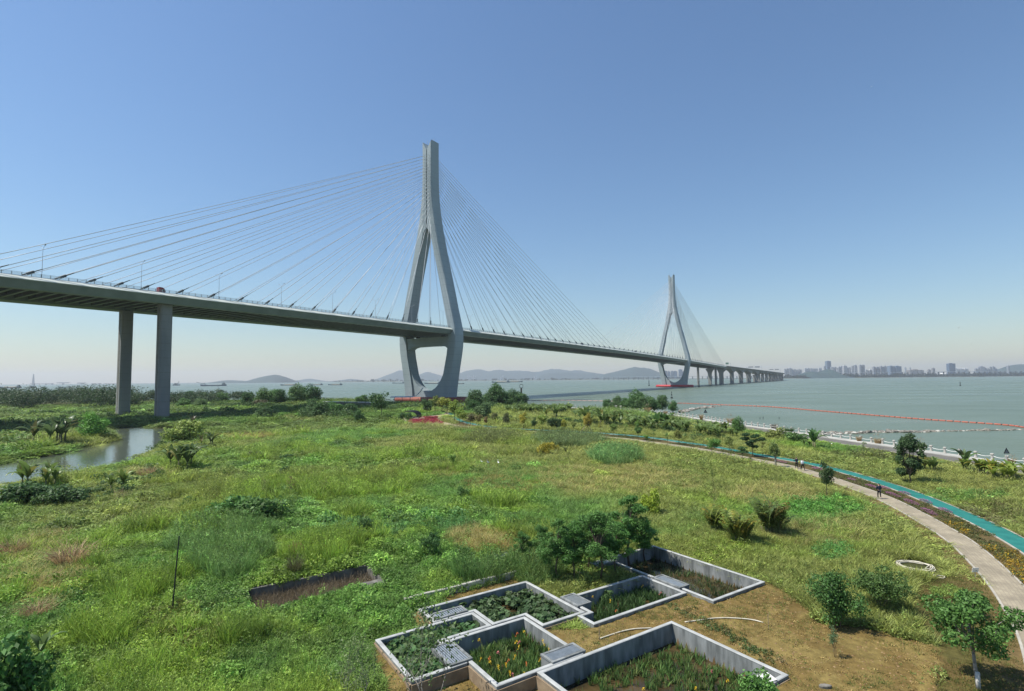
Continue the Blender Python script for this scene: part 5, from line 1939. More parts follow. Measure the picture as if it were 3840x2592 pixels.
def person(pos, heading, H, top, legs, shoes, label, stride=.22, arms=(.1, -.1), bend=(0, 0), lean=0.0):
    """local frame: x right, y forward, z up, 1.75 m tall before scaling"""
    s = H / 1.75
    o = thing('person', label, 'person', pos, heading, None, (s, s, s))
    J = {}
    J['pel'] = (0, 0, .93)
    J['wai'] = (0, lean * .3, 1.10)
    J['che'] = (0, lean * .7 + .01, 1.30)
    J['nb'] = (0, lean, 1.45)
    J['nk'] = (0, lean + .02, 1.52)
    J['hd'] = (0, lean + .035, 1.60)
    J['ht'] = (0, lean + .03, 1.69)
    J['no'] = (0, lean + .135, 1.595)
    for sg, n in ((-1, 'l'), (1, 'r')):
        k = 0 if sg < 0 else 1
        st = stride * (1 if sg < 0 else -1)
        a = arms[k]
        J['hip' + n] = (sg * .09, 0, .88)
        J['kn' + n] = (sg * .095, st * .55 + .03, .49)
        J['an' + n] = (sg * .09, st, .09 + (.05 if st < 0 else 0))
        J['he' + n] = (sg * .09, st - .05, .04 + (.06 if st < 0 else 0))
        J['to' + n] = (sg * .10, st + .16, .035)
        J['sh' + n] = (sg * .185, lean * .95, 1.40)
        J['el' + n] = (sg * .235, lean * .6 + a * .5, 1.14)
        fb = bend[k]
        J['wr' + n] = (sg * .23, lean * .5 + a + fb * .5, .92 + fb * .28)
        J['ha' + n] = (sg * .225, lean * .5 + a * 1.15 + fb * .62, .85 + fb * .32)
        for q in range(4):
            J['f%d%s' % (q, n)] = (sg * (.235 - .012 * q), lean * .5 + a * 1.2 + fb * .7 + (q - 1.5) * .022, .775 + .006 * abs(q - 1.3) + fb * .34)
        J['th' + n] = (sg * .20, lean * .5 + a * 1.15 + fb * .66 + .05, .83 + fb * .33)
    names = list(J)
    rad = dict(pel=(.15, .11), wai=(.135, .10), che=(.165, .115), nb=.075, nk=.052, hd=(.082, .098), ht=(.072, .085), no=.016)
    for n in 'lr':
        rad.update({'hip' + n: .088, 'kn' + n: .058, 'an' + n: .038, 'he' + n: .036, 'to' + n: .034, 'sh' + n: .058, 'el' + n: .042, 'wr' + n: .028, 'ha' + n: (.022, .038), 'th' + n: .010})
        for q in range(4):
            rad['f%d%s' % (q, n)] = .009
    E_ = [('pel', 'wai'), ('wai', 'che'), ('che', 'nb'), ('nb', 'nk'), ('nk', 'hd'), ('hd', 'ht'), ('hd', 'no')]
    for n in 'lr':
        E_ += [('pel', 'hip' + n), ('hip' + n, 'kn' + n), ('kn' + n, 'an' + n), ('an' + n, 'to' + n), ('an' + n, 'he' + n), ('che', 'sh' + n), ('sh' + n, 'el' + n), ('el' + n, 'wr' + n), ('wr' + n, 'ha' + n), ('ha' + n, 'th' + n)]
        E_ += [('ha' + n, 'f%d%s' % (q, n)) for q in range(4)]

    def part(name, keep, mat, grow, root):
        ks = [k for k in names if k in keep]
        ix = {k: i for i, k in enumerate(ks)}
        rr = []
        for k in ks:
            r = rad[k]
            rr.append(tuple(q + grow for q in r) if hasattr(r, '__len__') else r + grow)
        return skin(name, [J[k] for k in ks], [(ix[a], ix[b_]) for a, b_ in E_ if a in ix and b_ in ix], rr, mat, o, ix[root])
    part('body', set(names), M['skin'], 0, 'pel')
    part('jacket', {'pel', 'wai', 'che', 'nb', 'shl', 'shr', 'ell', 'elr', 'wrl', 'wrr'}, top, .022, 'che')
    part('trousers', {'pel', 'hipl', 'hipr', 'knl', 'knr', 'anl', 'anr'}, legs, .018, 'pel')
    for n in 'lr':
        part('shoe', {'an' + n, 'to' + n, 'he' + n}, shoes, .014, 'an' + n)
    hx = np.array(J['hd'])
    V = [hx + (0, -.035, .03), hx + (0, -.03, .095), hx + (0, .03, .105)]
    skin('hair', V, [(0, 1), (1, 2)], [(.078, .075), (.07, .07), (.06, .05)], M['hair'], o, 0)
    for sg in (-1, 1):
        link('ear', MB().obox(hx + np.array([sg * .086, -.005, 0]), (.008, 0, 0), (0, .018, 0), (0, 0, .03)).mesh('ear'), M['skin'], o)
        link('eye', MB().obox(hx + np.array([sg * .032, .094, .018]), (.012, 0, 0), (0, .006, 0), (0, 0, .006)).mesh('eye'), M['hair'], o)
    link('mouth', MB().obox(hx + np.array([0, .095, -.045]), (.022, 0, 0), (0, .005, 0), (0, 0, .005)).mesh('mouth'), M['truck_red'], o)
    return o


def heading(px, py):
    p = gz(px, py)[:2]
    i = int(np.argmin(np.linalg.norm(PATH - p, axis=1)))
    d = PATH[max(0, i - 2)] - PATH[min(len(PATH) - 1, i + 2)]
    return math.atan2(d[1], d[0]) - math.pi / 2


pz_ = lambda x, y: gz(x, y, .04)
person(pz_(3298, 1870), heading(3298, 1870), 1.72, M['cloth_navy'], M['cloth_black'], M['shoe_white'], 'lone walker in navy jacket and white shoes on the footpath', .14, (.05, .1), (.25, .2))
person(pz_(2988, 1757.5), heading(2988, 1757), 1.74, M['cloth_navy'], M['cloth_black'], M['cloth_black'], 'walker in navy jacket with arms raised on the footpath', .10, (.12, .12), (.75, .7))
person(pz_(2999, 1756), heading(2999, 1756), 1.30, M['cloth_yellow'], M['footing'], M['cloth_black'], 'child in yellow shirt walking between two adults', .12)
person(pz_(3011, 1764), heading(3011, 1764), 1.66, M['cloth_white'], M['cloth_black'], M['cloth_black'], 'walker in white shirt striding beside the child', .36, (-.2, .25), (.2, .1), .06)

# ------------------------------------------------------------------ birds


def bird(p, rz, s, label, flying=True):
    o = thing('egret', label, 'bird', p, rz, None, (s, s, s))
    if flying:
        b_ = MB().tube([(0, -.5, .0), (0, -.28, .02), (0, .0, .0), (0, .22, .02), (0, .34, .06), (0, .52, .04)], [.01, .03, .075, .05, .03, .006], 7).mesh('body', True)
        link('body', b_, M['egret'], o)
        for sg in (-1, 1):
            link('wing', MB().add([(sg * .05, -.1, .03), (sg * .05, .12, .03), (sg * .42, .14, .2), (sg * .85, -.02, .14), (sg * .45, -.12, .17), (sg * .05, -.1, .05), (sg * .05, .12, .05), (sg * .42, .14, .215), (sg * .85, -.02, .15), (sg * .45, -.12, .185)],
                 [(0, 1, 2, 4), (2, 3, 4), (5, 9, 7, 6), (7, 9, 8)]).mesh('wing'), M['egret'], o)
        link('bill', MB().tube([(0, .5, .04), (0, .62, .03)], [.012, .003], 5).mesh('bill'), M['cloth_yellow'], o)
    else:
        link('body', MB().tube([(0, -.25, .45), (0, -.1, .5), (0, .1, .56), (0, .16, .68), (0, .10, .82), (0, .15, .92), (0, .2, .93)], [.02, .1, .1, .04, .03, .04, .015], 7).mesh('body', True), M['egret'], o)
        for sg in (-1, 1):
            link('leg', MB().tube([(sg * .04, 0, 0), (sg * .04, -.02, .22), (sg * .04, .0, .46)], .01, 5).mesh('leg'), M['black'], o)
        link('bill', MB().tube([(0, .2, .93), (0, .33, .91)], [.014, .004], 5).mesh('bill'), M['cloth_yellow'], o)
    return o


bird(atY(3595, 1230, 210), 1.1, 1.0, 'larger of two white birds flying low over the right water')
bird(atY(3641, 1291, 250), 1.4, .9, 'smaller of two white birds flying low over the right water')
bird(atY(3268, 326, 260), -.9, .8, 'lone white bird high in the right sky')
bird(G(1869, 1748), .4, 1.1, 'brightest of three white egrets standing in the dry grass', False)
bird(G(1830, 1746), 2.0, 1.0, 'middle of three white egrets standing in the dry grass', False)
bird(G(1806, 1742), 1.2, .9, 'farthest left of three white egrets standing in the dry grass', False)

# ------------------------------------------------------------------ plant building blocks


def merge(parts):
    Vs, Qs, k = [], [], 0
    for V, q in parts:
        Vs.append(V)
        Qs.append(q + k)
        k += len(V)
    return np.concatenate(Vs), np.concatenate(Qs)


def woody(rng, H, trunk_h, r0, tips, stems=1, spread=.15, n=6, wob=.03):
    mb = MB()
    for s in range(stems):
        a = s * 2 * math.pi / max(1, stems) + rng.random()
        base = np.array([spread * .25 * math.cos(a), spread * .25 * math.sin(a), -.1]) if stems > 1 else np.array([0, 0, -.1])
        top = np.array([spread * math.cos(a), spread * math.sin(a), trunk_h]) if stems > 1 else np.array([rng.normal() * wob * H, rng.normal() * wob * H, trunk_h])
        mid = (base + top) / 2 + rng.normal(size=3) * wob * H * .5
        rs = r0 / math.sqrt(stems)
        mb.tube([base, mid, top], [rs * 1.25, rs, rs * .72], n)
        for j, t in enumerate(tips):
            if j % stems != s:
                continue
            m1 = top * .55 + t * .45 + rng.normal(size=3) * wob * H
            st = top if j % 3 else mid * .3 + top * .7
            mb.tube([st, m1, t], [rs * .55, rs * .34, rs * .12], 5, cap=False)
    return mb.mesh('trunk', True)


def tree_proto(seed, H, trunk_h, cw, ch, nb, nl, leaf, r0=None, stems=1, flat=1.0, blob=.42, bark='bark', up=.35, shell=.5, asp=.55, lime=0, cone=0.0, spread=None, layers=0):
    rng = np.random.default_rng(seed)
    r0 = r0 or H * .018
    zc = H - ch / 2
    blobs, tips = [], []
    for i in range(nb):
        while True:
            d = rng.uniform(-1, 1, 3)
            if np.linalg.norm(d) < 1:
                break
        d[2] = d[2] if not layers else (round((d[2] + 1) / 2 * layers) / layers * 2 - 1)
        k = 1 - cone * (d[2] + 1) / 2
        c = np.array([d[0] * cw / 2 * .75 * k, d[1] * cw / 2 * .75 * k, zc + d[2] * ch / 2 * .78])
        r = cw / 2 * blob * rng.uniform(.65, 1.15) * (1 - .4 * cone * (d[2] + 1) / 2)
        blobs.append((*c, r, r, r * flat * rng.uniform(.75, 1.05)))
        tips.append(c)
    V, q = crown(rng, blobs, nl, leaf, up, shell, asp)
    # stray outer sprays break the outline
    k = nl // 9
    src_i = rng.integers(0, len(blobs), k)
    d = rng.normal(size=(k, 3))
    d /= np.linalg.norm(d, axis=1)[:, None]
    bl = np.array(blobs)
    P = bl[src_i, :3] + d * bl[src_i, 3:] * rng.uniform(1.0, 1.35, k)[:, None]
    N = rng.normal(size=(k, 3))
    N /= np.linalg.norm(N, axis=1)[:, None]
    V2, q2 = leaf_quads(P, N, leaf * .9, leaf * asp * .9, rng)
    V, q = merge([(V, q), (V2, q2)])
    H = float(np.percentile(V[:, 2], 99.2))
    parts = [('trunk', woody(rng, H, trunk_h, r0, tips, stems, spread or H * .05), M[bark]), ('crown', mesh_np('crown', V, q), M['leaf'])]
    if lime:
        parts.append(('limewash_band', MB().tube([(0, 0, -.05), (0, 0, lime)], [r0 * 1.32, r0 * 1.2], 8).mesh('limewash_band', True), M['limewash']))
    return dict(parts=parts, H=H)


PROTO = {
    'bushy': [tree_proto(100 + i, 8, 1.2, 9.6, 8.6, 24, 4200, .50, stems=3, cone=.35, blob=.36) for i in range(5)],
    'young': [tree_proto(120 + i, 4.6, 2.0, 3.0, 3.0, 13, 1250, .25, .055, cone=.2, blob=.40) for i in range(4)],
    'lolly': [tree_proto(130 + i, 4.6, 1.8, 3.9, 3.2, 18, 1900, .24, .05, blob=.34) for i in range(3)],
    'sapling': [tree_proto(140 + i, 3.6, 1.9, 1.7, 2.4, 9, 260, .17, .028, shell=.1) for i in range(3)],
    'bare': [tree_proto(150 + i, 2.2, .8, 1.8, 1.8, 16, 190, .13, .022, stems=3, shell=.1, bark='twig') for i in range(3)],
    'round_near': [tree_proto(160, 2.9, .95, 3.6, 2.5, 24, 5200, .14, .05, stems=3, spread=.25, asp=.6, blob=.32)],
    'umbrella_near': [tree_proto(161, 2.8, 1.2, 4.3, 1.7, 28, 5200, .135, .05, stems=5, spread=.45, flat=.6, asp=.6, blob=.27)],
    'light_near': [tree_proto(162, 2.0, .9, 3.8, 1.1, 22, 2800, .12, .035, stems=4, spread=.4, flat=.5, blob=.26)],
    'ornamental': [tree_proto(163, 4.4, 1.9, 5.6, 2.7, 22, 6000, .17, .085, flat=.55, bark='palebark', lime=.75, asp=.6, spread=.3, blob=.25)],
    'feathery': [tree_proto(164, 1.9, .5, .9, 1.7, 14, 800, .09, .02, stems=3, shell=.1, asp=.25)],
    'layered': [tree_proto(165 + i, 5.4, 1.9, 4.6, 4.2, 16, 2600, .27, .06, flat=.5, asp=.6, blob=.27) for i in range(2)],
    'big_dark': [tree_proto(167, 7.6, 1.4, 7.2, 7.6, 36, 6000, .28, .11, flat=.65, asp=.55, shell=.35, blob=.21, cone=.45)],
    'cypress': [tree_proto(170 + i, 5.6, 2.4, 4.2, 5.0, 44, 9500, .15, .06, flat=.75, asp=.36, shell=.2, blob=.22, cone=.55) for i in range(3)],
    'shrub': [tree_proto(180 + i, 1.5, .4, 2.1, 1.6, 14, 1500, .18, .02, stems=4, blob=.4) for i in range(4)],
    'mound': [tree_proto(185, 1.2, .3, 3.4, 1.4, 20, 2400, .2, .02, stems=4, flat=.6)],
    'sparse': [tree_proto(190, 4.6, 1.4, 3.4, 3.8, 34, 700, .16, .04, stems=4, shell=.05, spread=.9, bark='palebark')],
}
NAMES = dict(bushy='riverside_tree', young='young_tree', lolly='young_tree', sapling='sapling', bare='bare_shrub', round_near='round_tree', umbrella_near='umbrella_tree', light_near='low_tree', ornamental='ornamental_tree', feathery='sapling',
             layered='layered_tree', big_dark='broadleaf_tree', cypress='slim_tree', shrub='shrub', mound='creeper_mound', sparse='sparse_shrub')
CATS = dict(sapling='sapling', feathery='sapling', bare='shrub', shrub='shrub', mound='shrub', sparse='shrub')
_cnt = {}


def plant(kind, px, py, hpx, label, col=(0.05, 0.085, 0.03), wf=1.0, rot=None, group=None, tilt=None, p=None):
    p = G(px, py) if p is None else p
    h = hpx * depth(p) / F
    i = _cnt.get(kind, 0)
    _cnt[kind] = i + 1
    pr = PROTO[kind][i % len(PROTO[kind])]
    s = h / pr['H']
    o = thing(NAMES[kind], label, CATS.get(kind, 'tree'), p, rnd.uniform(0, 6.28) if rot is None else rot, group, (s * wf, s * wf, s))
    if tilt:
        o.rotation_euler = (tilt[0], tilt[1], o.rotation_euler[2])
    j = rnd.uniform(.9, 1.1)
    col = tuple(q * w_ for q, w_ in zip(col, (2.55, 2.7, 2.2)))
    for n, me_, mt in pr['parts']:
        c = link(n, me_, mt, o)
        c.color = (col[0] * j, col[1], col[2] * j, 1)
    return o


DK, MD, LT, YL, OL, BR = (.030, .058, .022), (.050, .088, .030), (.085, .130, .035), (.115, .125, .025), (.095, .105, .035), (.10, .075, .040)
OR_ = (.20, .15, .03)

# ---- banana plants, palms, reeds


def blade_leaf(L, W, arch, fold, nseg, rng, taper=True, droop0=.9):
    """arching leaf from the origin: rises, bends over outwards along +x"""
    V = []
    x = z = 0.0
    a = droop0
    for i in range(nseg + 1):
        f = i / nseg
        w = W * (math.sin(math.pi * min(1, f * .92 + .08)) ** .6 if taper else 1) * (.35 + .65 * min(1, f * 6)) if f < .999 else .01
        V += [(x, -w / 2, z + w * fold), (x, 0, z), (x, w / 2, z + w * fold)]
        x += math.cos(a) * L / nseg
        z += math.sin(a) * L / nseg
        a -= arch / nseg * (.5 + f)
    Q = []
    for i in range(nseg):
        b_ = i * 3
        Q += [(b_, b_ + 3, b_ + 4, b_ + 1), (b_ + 1, b_ + 4, b_ + 5, b_ + 2)]
    return np.array(V), np.array(Q)


BL_MESH = []
for i, (L, W, ar, d0) in enumerate([(2.4, .52, 1.9, 1.25), (2.2, .56, 1.5, 1.33), (2.5, .48, 2.4, 1.12), (1.9, .44, .7, 1.45)]):
    V, q = blade_leaf(L, W, ar, .2, 8, RNG, droop0=d0)
    me_ = mesh_np('banana_leaf', V, q, True)
    me_.materials.append(M['banana'])
    BL_MESH.append(me_)
ST_MESH = MB().tube([(0, 0, -.1), (0, 0, .6), (.03, 0, 1.1)], [.14, .11, .06], 7).mesh('pseudostem', True)
ST_MESH.materials.append(M['stem'])


def banana(px, py, hpx, label, stems=1, col=(.085, .13, .035), nl=7, p=None, group='banana plants'):
    p = G(px, py) if p is None else p
    h = hpx * depth(p) / F
    s = h / 2.75
    o = thing('banana_plant', label, 'banana plant', p, rnd.uniform(0, 6.28), group, (s, s, s))
    for k in range(stems):
        a = k * 2.4 + rnd.random()
        r = 0 if stems == 1 else rnd.uniform(.4, .5 + .28 * stems)
        sc_ = rnd.uniform(.75, 1.1) if k else 1.0
        bx, by = r * math.cos(a), r * math.sin(a)
        st = link('pseudostem', ST_MESH, None, o)
        st.location = (bx, by, 0)
        st.scale = (sc_, sc_, sc_)
        for j in range(nl):
            lf = link('leaf', BL_MESH[j % 4 if j < nl - 1 else 3], None, o)
            lf.location = (bx + .03 * sc_, by, 1.0 * sc_)
            lf.rotation_euler = (rnd.uniform(-.2, .2), rnd.uniform(-.22, .12), j * 2.4 + rnd.uniform(-.3, .3))
            q = sc_ * rnd.uniform(.8, 1.1)
            lf.scale = (q, q, q)
            c = rnd.uniform(1.1, 1.7)
            y_ = rnd.random() < .12
            lf.color = (col[0] * c * (1.5 if y_ else 1), col[1] * c, col[2] * c, 1)
    return o


def frond_mesh(L, seed):
    rng = np.random.default_rng(seed)
    parts = []
    x = z = 0
    a = 1.38
    n = 16
    pts = []
    for i in range(n + 1):
        pts.append((x, z, a))
        x += math.cos(a) * L / n
        z += math.sin(a) * L / n
        a -= 1.45 / n * (.2 + 1.5 * i / n)
    V, Q = [], []
    for i in range(n):
        (x0, z0, _), (x1, z1, _) = pts[i], pts[i + 1]
        b_ = len(V)
        V += [(x0, -.012, z0), (x0, .012, z0), (x1, .012, z1), (x1, -.012, z1)]
        Q.append((b_, b_ + 1, b_ + 2, b_ + 3))
        if i < 3:
            continue
        l = .52 * L * .5 * math.sin(math.pi * (i - 1.5) / (n - .5)) ** .7
        for sg in (-1, 1):
            b_ = len(V)
            dx, dy, dz = .55 * l, sg * .8 * l, .12 * l - .25 * l * rng.random()
            V += [(x0, 0, z0), (x0 + dx * .5 + .06, dy * .5, z0 + dz * .5 + .06), (x0 + dx, dy, z0 + dz - .12 * l), (x0 + dx * .5 - .06, dy * .5, z0 + dz * .5 + .03)]
            Q.append((b_, b_ + 1, b_ + 2, b_ + 3))
    return mesh_np('frond', np.array(V), np.array(Q))


FR_MESH = [frond_mesh(1.9, 1), frond_mesh(1.6, 2), frond_mesh(2.2, 3)]
for me_ in FR_MESH:
    me_.materials.append(M['banana'])


def palm(px, py, hpx, label, n=30, cols=((.11, .135, .03), (.07, .105, .025), (.17, .14, .03), (.08, .11, .025)), name='areca_palm', p=None):
    p = G(px, py) if p is None else p
    h = hpx * depth(p) / F
    s = h / 2.15
    o = thing(name, label, 'palm', p, 0, None, (s, s, s))
    ns = max(1, n // 6)
    for k in range(ns):
        a = k * 2.4
        r = .12 * math.sqrt(k)
        hb = rnd.uniform(.12, .6)
        st = link('stem', MB().tube([(r * math.cos(a), r * math.sin(a), -.1), (r * 1.5 * math.cos(a), r * 1.5 * math.sin(a), hb)], [.045, .035], 6).mesh('stem', True), M['stem'], o)
        for j in range(6):
            f = link('frond', FR_MESH[(j + k) % 3], None, o)
            f.location = (r * 1.5 * math.cos(a), r * 1.5 * math.sin(a), hb)
            f.rotation_euler = (rnd.uniform(-.15, .15), rnd.uniform(-.28, .10), j * 1.047 + k + rnd.uniform(-.3, .3))
            q = rnd.uniform(.7, 1.05)
            f.scale = (q, q, q)
            c = cols[rnd.randrange(len(cols))]
            f.color = (c[0] * 2.0, c[1] * 2.0, c[2] * 1.8, 1)
    return o


def blades(rng, n, h, spread, w, arch=.5, hvar=.4, lean=.3, nseg=3):
    """bundle of grass blades: returns V, Q"""
    a = rng.random(n) * 2 * math.pi
    r = spread * np.sqrt(rng.random(n))
    bx, by = r * np.cos(a), r * np.sin(a)
    az = a + rng.normal(size=n) * .9
    H = h * (1 - hvar * rng.random(n))
    ln = lean * (.3 + rng.random(n))
    arc = arch * (.4 + rng.random(n))
    V = np.zeros((n, (nseg + 1) * 2, 3))
    tw = rng.random(n) * math.pi
    sx_, sy_ = np.cos(tw), np.sin(tw)
    x = np.zeros(n)
    z = np.zeros(n)
    th = math.pi / 2 - ln
    for i in range(nseg + 1):
        f = i / nseg
        ww = w * (1 - f ** 1.6) * .5 + .0015
        cx = bx + x * np.cos(az)
        cy = by + x * np.sin(az)
        V[:, 2 * i] = np.stack([cx - sx_ * ww, cy - sy_ * ww, z], 1)
        V[:, 2 * i + 1] = np.stack([cx + sx_ * ww, cy + sy_ * ww, z], 1)
        x = x + np.cos(th) * H / nseg
        z = z + np.sin(th) * H / nseg
        th = th - arc * (f + .35)
    Q = []
    for i in range(nseg):
        Q.append(np.stack([np.arange(n) * (nseg + 1) * 2 + 2 * i + k for k in (0, 1, 3, 2)], 1))
    return V.reshape(-1, 3), np.concatenate(Q)


REED = []
for i in range(3):
    rng = np.random.default_rng(300 + i)
    V, q = blades(rng, 260, 1.9, .55, .035, .55, .45, .35, 4)
    V2, q2 = crown(rng, [(rng.normal() * .35, rng.normal() * .35, rng.uniform(1.7, 2.2), .05, .05, .22) for _ in range(14)], 260, .11, asp=.3)
    REED.append((mesh_np('blades', V, q), mesh_np('plumes', V2, q2)))


def reed(px, py, hpx, label, wf=1.0, col=(.30, .22, .11), name='dry_reed_clump', plume=(.42, .33, .22), p=None):
    p = G(px, py) if p is None else p
    h = hpx * depth(p) / F
    s = h / 2.0
    o = thing(name, label, 'reeds', p, rnd.uniform(0, 6.28), None, (s * wf, s * wf, s))
    a, b_ = REED[rnd.randrange(3)]
    c = link('blades', a, M['leaf'], o)
    c.color = (col[0] * 1.3, col[1] * 1.3, col[2] * 1.3, 1)
    if plume:
        c = link('plumes', b_, M['leaf'], o)
        c.color = (*plume, 1)
    return o


# ------------------------------------------------------------------ individual plants, far to near
for i, (x, y, h, w) in enumerate([(928, 1524, 52, 1), (985, 1525, 68, 1.1), (1056, 1520, 58, 1.1), (1112, 1516, 72, 1), (1172, 1512, 66, 1.1), (1030, 1512, 50, 1.2), (1145, 1508, 55, 1.1)]):
    plant('bushy', x, y, h, ordinal(i) + ' from the left of the dark round trees left of the near tower' if i < 5 else ('lower' if i == 5 else 'right') + ' rear tree of the dark group left of the near tower', MD if i % 2 else DK, w, group='dark round trees left of the near tower')
for i, (x, y, h, w, c, lab) in enumerate([(704, 1510, 42, 1.2, DK, 'small dark tree just right of the near pier'), (768, 1508, 34, 1.4, MD, 'feathery low tree right of the near pier'), (832, 1510, 38, 1.4, MD, 'broad low tree before the dark round trees'),
        (975, 1530, 30, 1.9, (.06, .055, .035), 'purplish dark bush at the foot of the dark round trees'), (995, 1574, 46, 1.5, DK, 'dark bush at the edge of the bridge shadow'), (1168, 1560, 60, 1.2, DK, 'leftmost of the big dark bushes left of the lone limewashed tree'),
        (1208, 1571, 62, 1.3, DK, 'second and largest of the big dark bushes left of the limewashed tree'), (1257, 1566, 56, 1.3, MD, 'third of the big dark bushes left of the limewashed tree'), (1312, 1563, 48, 1.4, DK, 'fourth of the big dark bushes left of the limewashed tree'), (1350, 1590, 50, .9, DK, 'dark upright shrub below the big dark bushes'),
        (1355, 1512, 30, 1.6, MD, 'round tree top standing behind the river wall'), (690, 1530, 35, 1.5, MD, 'grey green bush at the foot of the near pier'), (752, 1530, 34, 1.6, (.06, .085, .04), 'dull green bush right of the near pier')]):
    plant('bushy', x, y, h, lab, c, w)
for i, (x, y, h, w, lab) in enumerate([(1782, 1538, 74, .95, 'left tree of the shoreline group right of the near tower'), (1872, 1525, 84, 1.05, 'tallest tree of the shoreline group right of the near tower'), (1838, 1526, 62, 1.0, 'middle tree of the shoreline group right of the near tower'), (1926, 1525, 62, 1.15, 'right tree of the shoreline group right of the near tower'), (1955, 1524, 52, 1.1, 'lowest right tree of the shoreline group right of the near tower')]):
    plant('bushy', x, y, h, lab, (.036, .064, .026), w)
for i, (x, y, h, w, lab) in enumerate([(2277, 1534, 36, 1.0, 'small leftmost tree of the bank group below the far tower'), (2318, 1532, 46, 1.0, 'second tree of the bank group below the far tower'), (2350, 1533, 40, 1.0, 'third tree of the bank group below the far tower'), (2388, 1538, 74, 1.0, 'tallest tree of the bank group below the far tower'), (2432, 1540, 56, 1.1, 'fifth tree of the bank group below the far tower'), (2484, 1537, 54, .9, 'sixth tree of the bank group below the far tower'), (2522, 1540, 36, 1.1, 'small rightmost tree of the bank group below the far tower')]):
    p_ = gz(x, y, -.6)
    plant('bushy', x, y, h, lab, (.045, .078, .032), w, p=p_)
for i, (x, y, h, w, lab) in enumerate([(1808, 1533, 56, 1.2, 'low front tree filling the gap in the shoreline group right of the near tower'), (1900, 1528, 58, 1.2, 'front right filler tree of the shoreline group right of the near tower'), (2300, 1536, 30, 1.4, 'low bush between the first two bank group trees'), (2368, 1538, 42, 1.2, 'bush left of the tallest bank group tree'), (2412, 1541, 52, 1.2, 'bush right of the tallest bank group tree'), (2455, 1541, 44, 1.2, 'bush between the fifth and sixth bank group trees')]):
    plant('bushy', x, y, h, lab, (.042, .072, .030), w, p=gz(x, y, -.4))
# plaza and path trees
plant('lolly', 1429, 1572, 98, 'tree with limewashed trunk standing alone in grass left of the shelter', DK, 1.0)
o = COL.objects[-1]
plant('young', 1601, 1570, 72, 'thick trunked tree in the red planting bed', DK, 1.1)
plant('lolly', 1505, 1590, 42, 'left of two small round trees before the black shelter', DK, .9)
plant('lolly', 1532, 1591, 44, 'right of two small round trees before the black shelter', DK, .9)
for i, (x, y, h, w, c, lab, k) in enumerate([(1632, 1548, 62, 1.3, (.09, .10, .03), 'olive tree behind the red planting bed', 'young'), (1655, 1550, 60, 1.2, (.095, .10, .028), 'dull yellow tree behind the plaza path', 'young'), (1675, 1553, 62, 1.2, YL, 'yellow leaved tree at the plaza path fork', 'young'),
        (1702, 1583, 82, 1.1, (.10, .125, .028), 'tall yellow green tree where the cycle track begins', 'young'), (1723, 1589, 58, 1.0, (.095, .125, .028), 'first yellow green tree beside the cycle track', 'young'), (1738, 1593, 54, 1.0, (.10, .12, .028), 'second yellow green tree beside the cycle track', 'young'),
        (1765, 1598, 46, 1.2, (.055, .055, .03), 'dark reddish tree beside the cycle track', 'lolly'), (1795, 1601, 46, 1.0, (.085, .07, .035), 'brown green young tree beside the cycle track', 'young'), (1823, 1604, 42, .9, (.10, .075, .04), 'thin brownish young tree beside the cycle track', 'young'),
        (1962, 1616, 68, .9, (.17, .14, .03), 'orange tinged young tree on the cycle track verge', 'young'), (2003, 1619, 52, .9, DK, 'dark young tree left of the pale young tree', 'young'), (2034, 1617, 62, .85, (.11, .135, .035), 'pale young tree left of the dark tree cluster', 'young'),
        (2070, 1621, 52, 1.0, (.022, .042, .018), 'left dark tree of the clipped cluster by the path', 'lolly'), (2091, 1622, 54, 1.0, (.022, .042, .018), 'right dark tree of the clipped cluster by the path', 'lolly'), (2117, 1623, 50, .9, (.17, .16, .03), 'small yellow tree right of the dark clipped cluster', 'young'),
        (2206, 1632, 84, .75, (.15, .13, .03), 'orange leaved young tree held by three stakes', 'young'), (2393, 1651, 60, .9, MD, 'small dark green tree on the track verge before the bananas', 'young'), (2425, 1657, 26, 1.2, LT, 'low pale sapling right of the small dark green tree', 'young'), (2503, 1674, 52, .7, MD, 'thin young tree on the verge left of the bushy path tree', 'sapling'),
        (2671, 1703, 58, 1.2, (.05, .10, .025), 'bright bushy tree at the path edge', 'lolly'), (2784, 1722, 46, 1.3, DK, 'low dark tree left of the dark layered tree', 'layered'), (2822, 1713, 86, 1.0, (.020, .038, .018), 'dark layered tree across the cycle track', 'layered'), (2818, 1766, 62, .7, BR, 'bare reddish sapling before the dark layered tree', 'sapling'),
        (2674, 1836, 96, .6, OL, 'tall thin sapling alone in the dry meadow', 'sapling'), (2680, 1904, 70, .8, BR, 'bare twiggy sapling above the left areca palm', 'bare'), (2768, 1624, 58, .9, (.05, .09, .03), 'round green tree beside the service road', 'bushy'), (2911, 1650, 46, 1.1, OL, 'olive bush at the road edge', 'shrub'), (2978, 1661, 40, 1.3, MD, 'green bush at the road edge before the reeds', 'shrub'),
        (1898, 1594, 46, .6, (.05, .055, .03), 'dark upright shrub behind the cycle track', 'bushy'), (1855, 1586, 36, .8, (.06, .065, .03), 'smaller dark shrub behind the cycle track', 'bushy'), (1772, 1545, 44, 1.3, DK, 'dark bush between the plaza and the shoreline group', 'bushy'), (1812, 1572, 60, 1.1, (.055, .085, .04), 'grey green tree behind the cycle track bend', 'bushy')]):
    plant(k, x, y, h, lab, c, w)
p_ = G(2206, 1632)
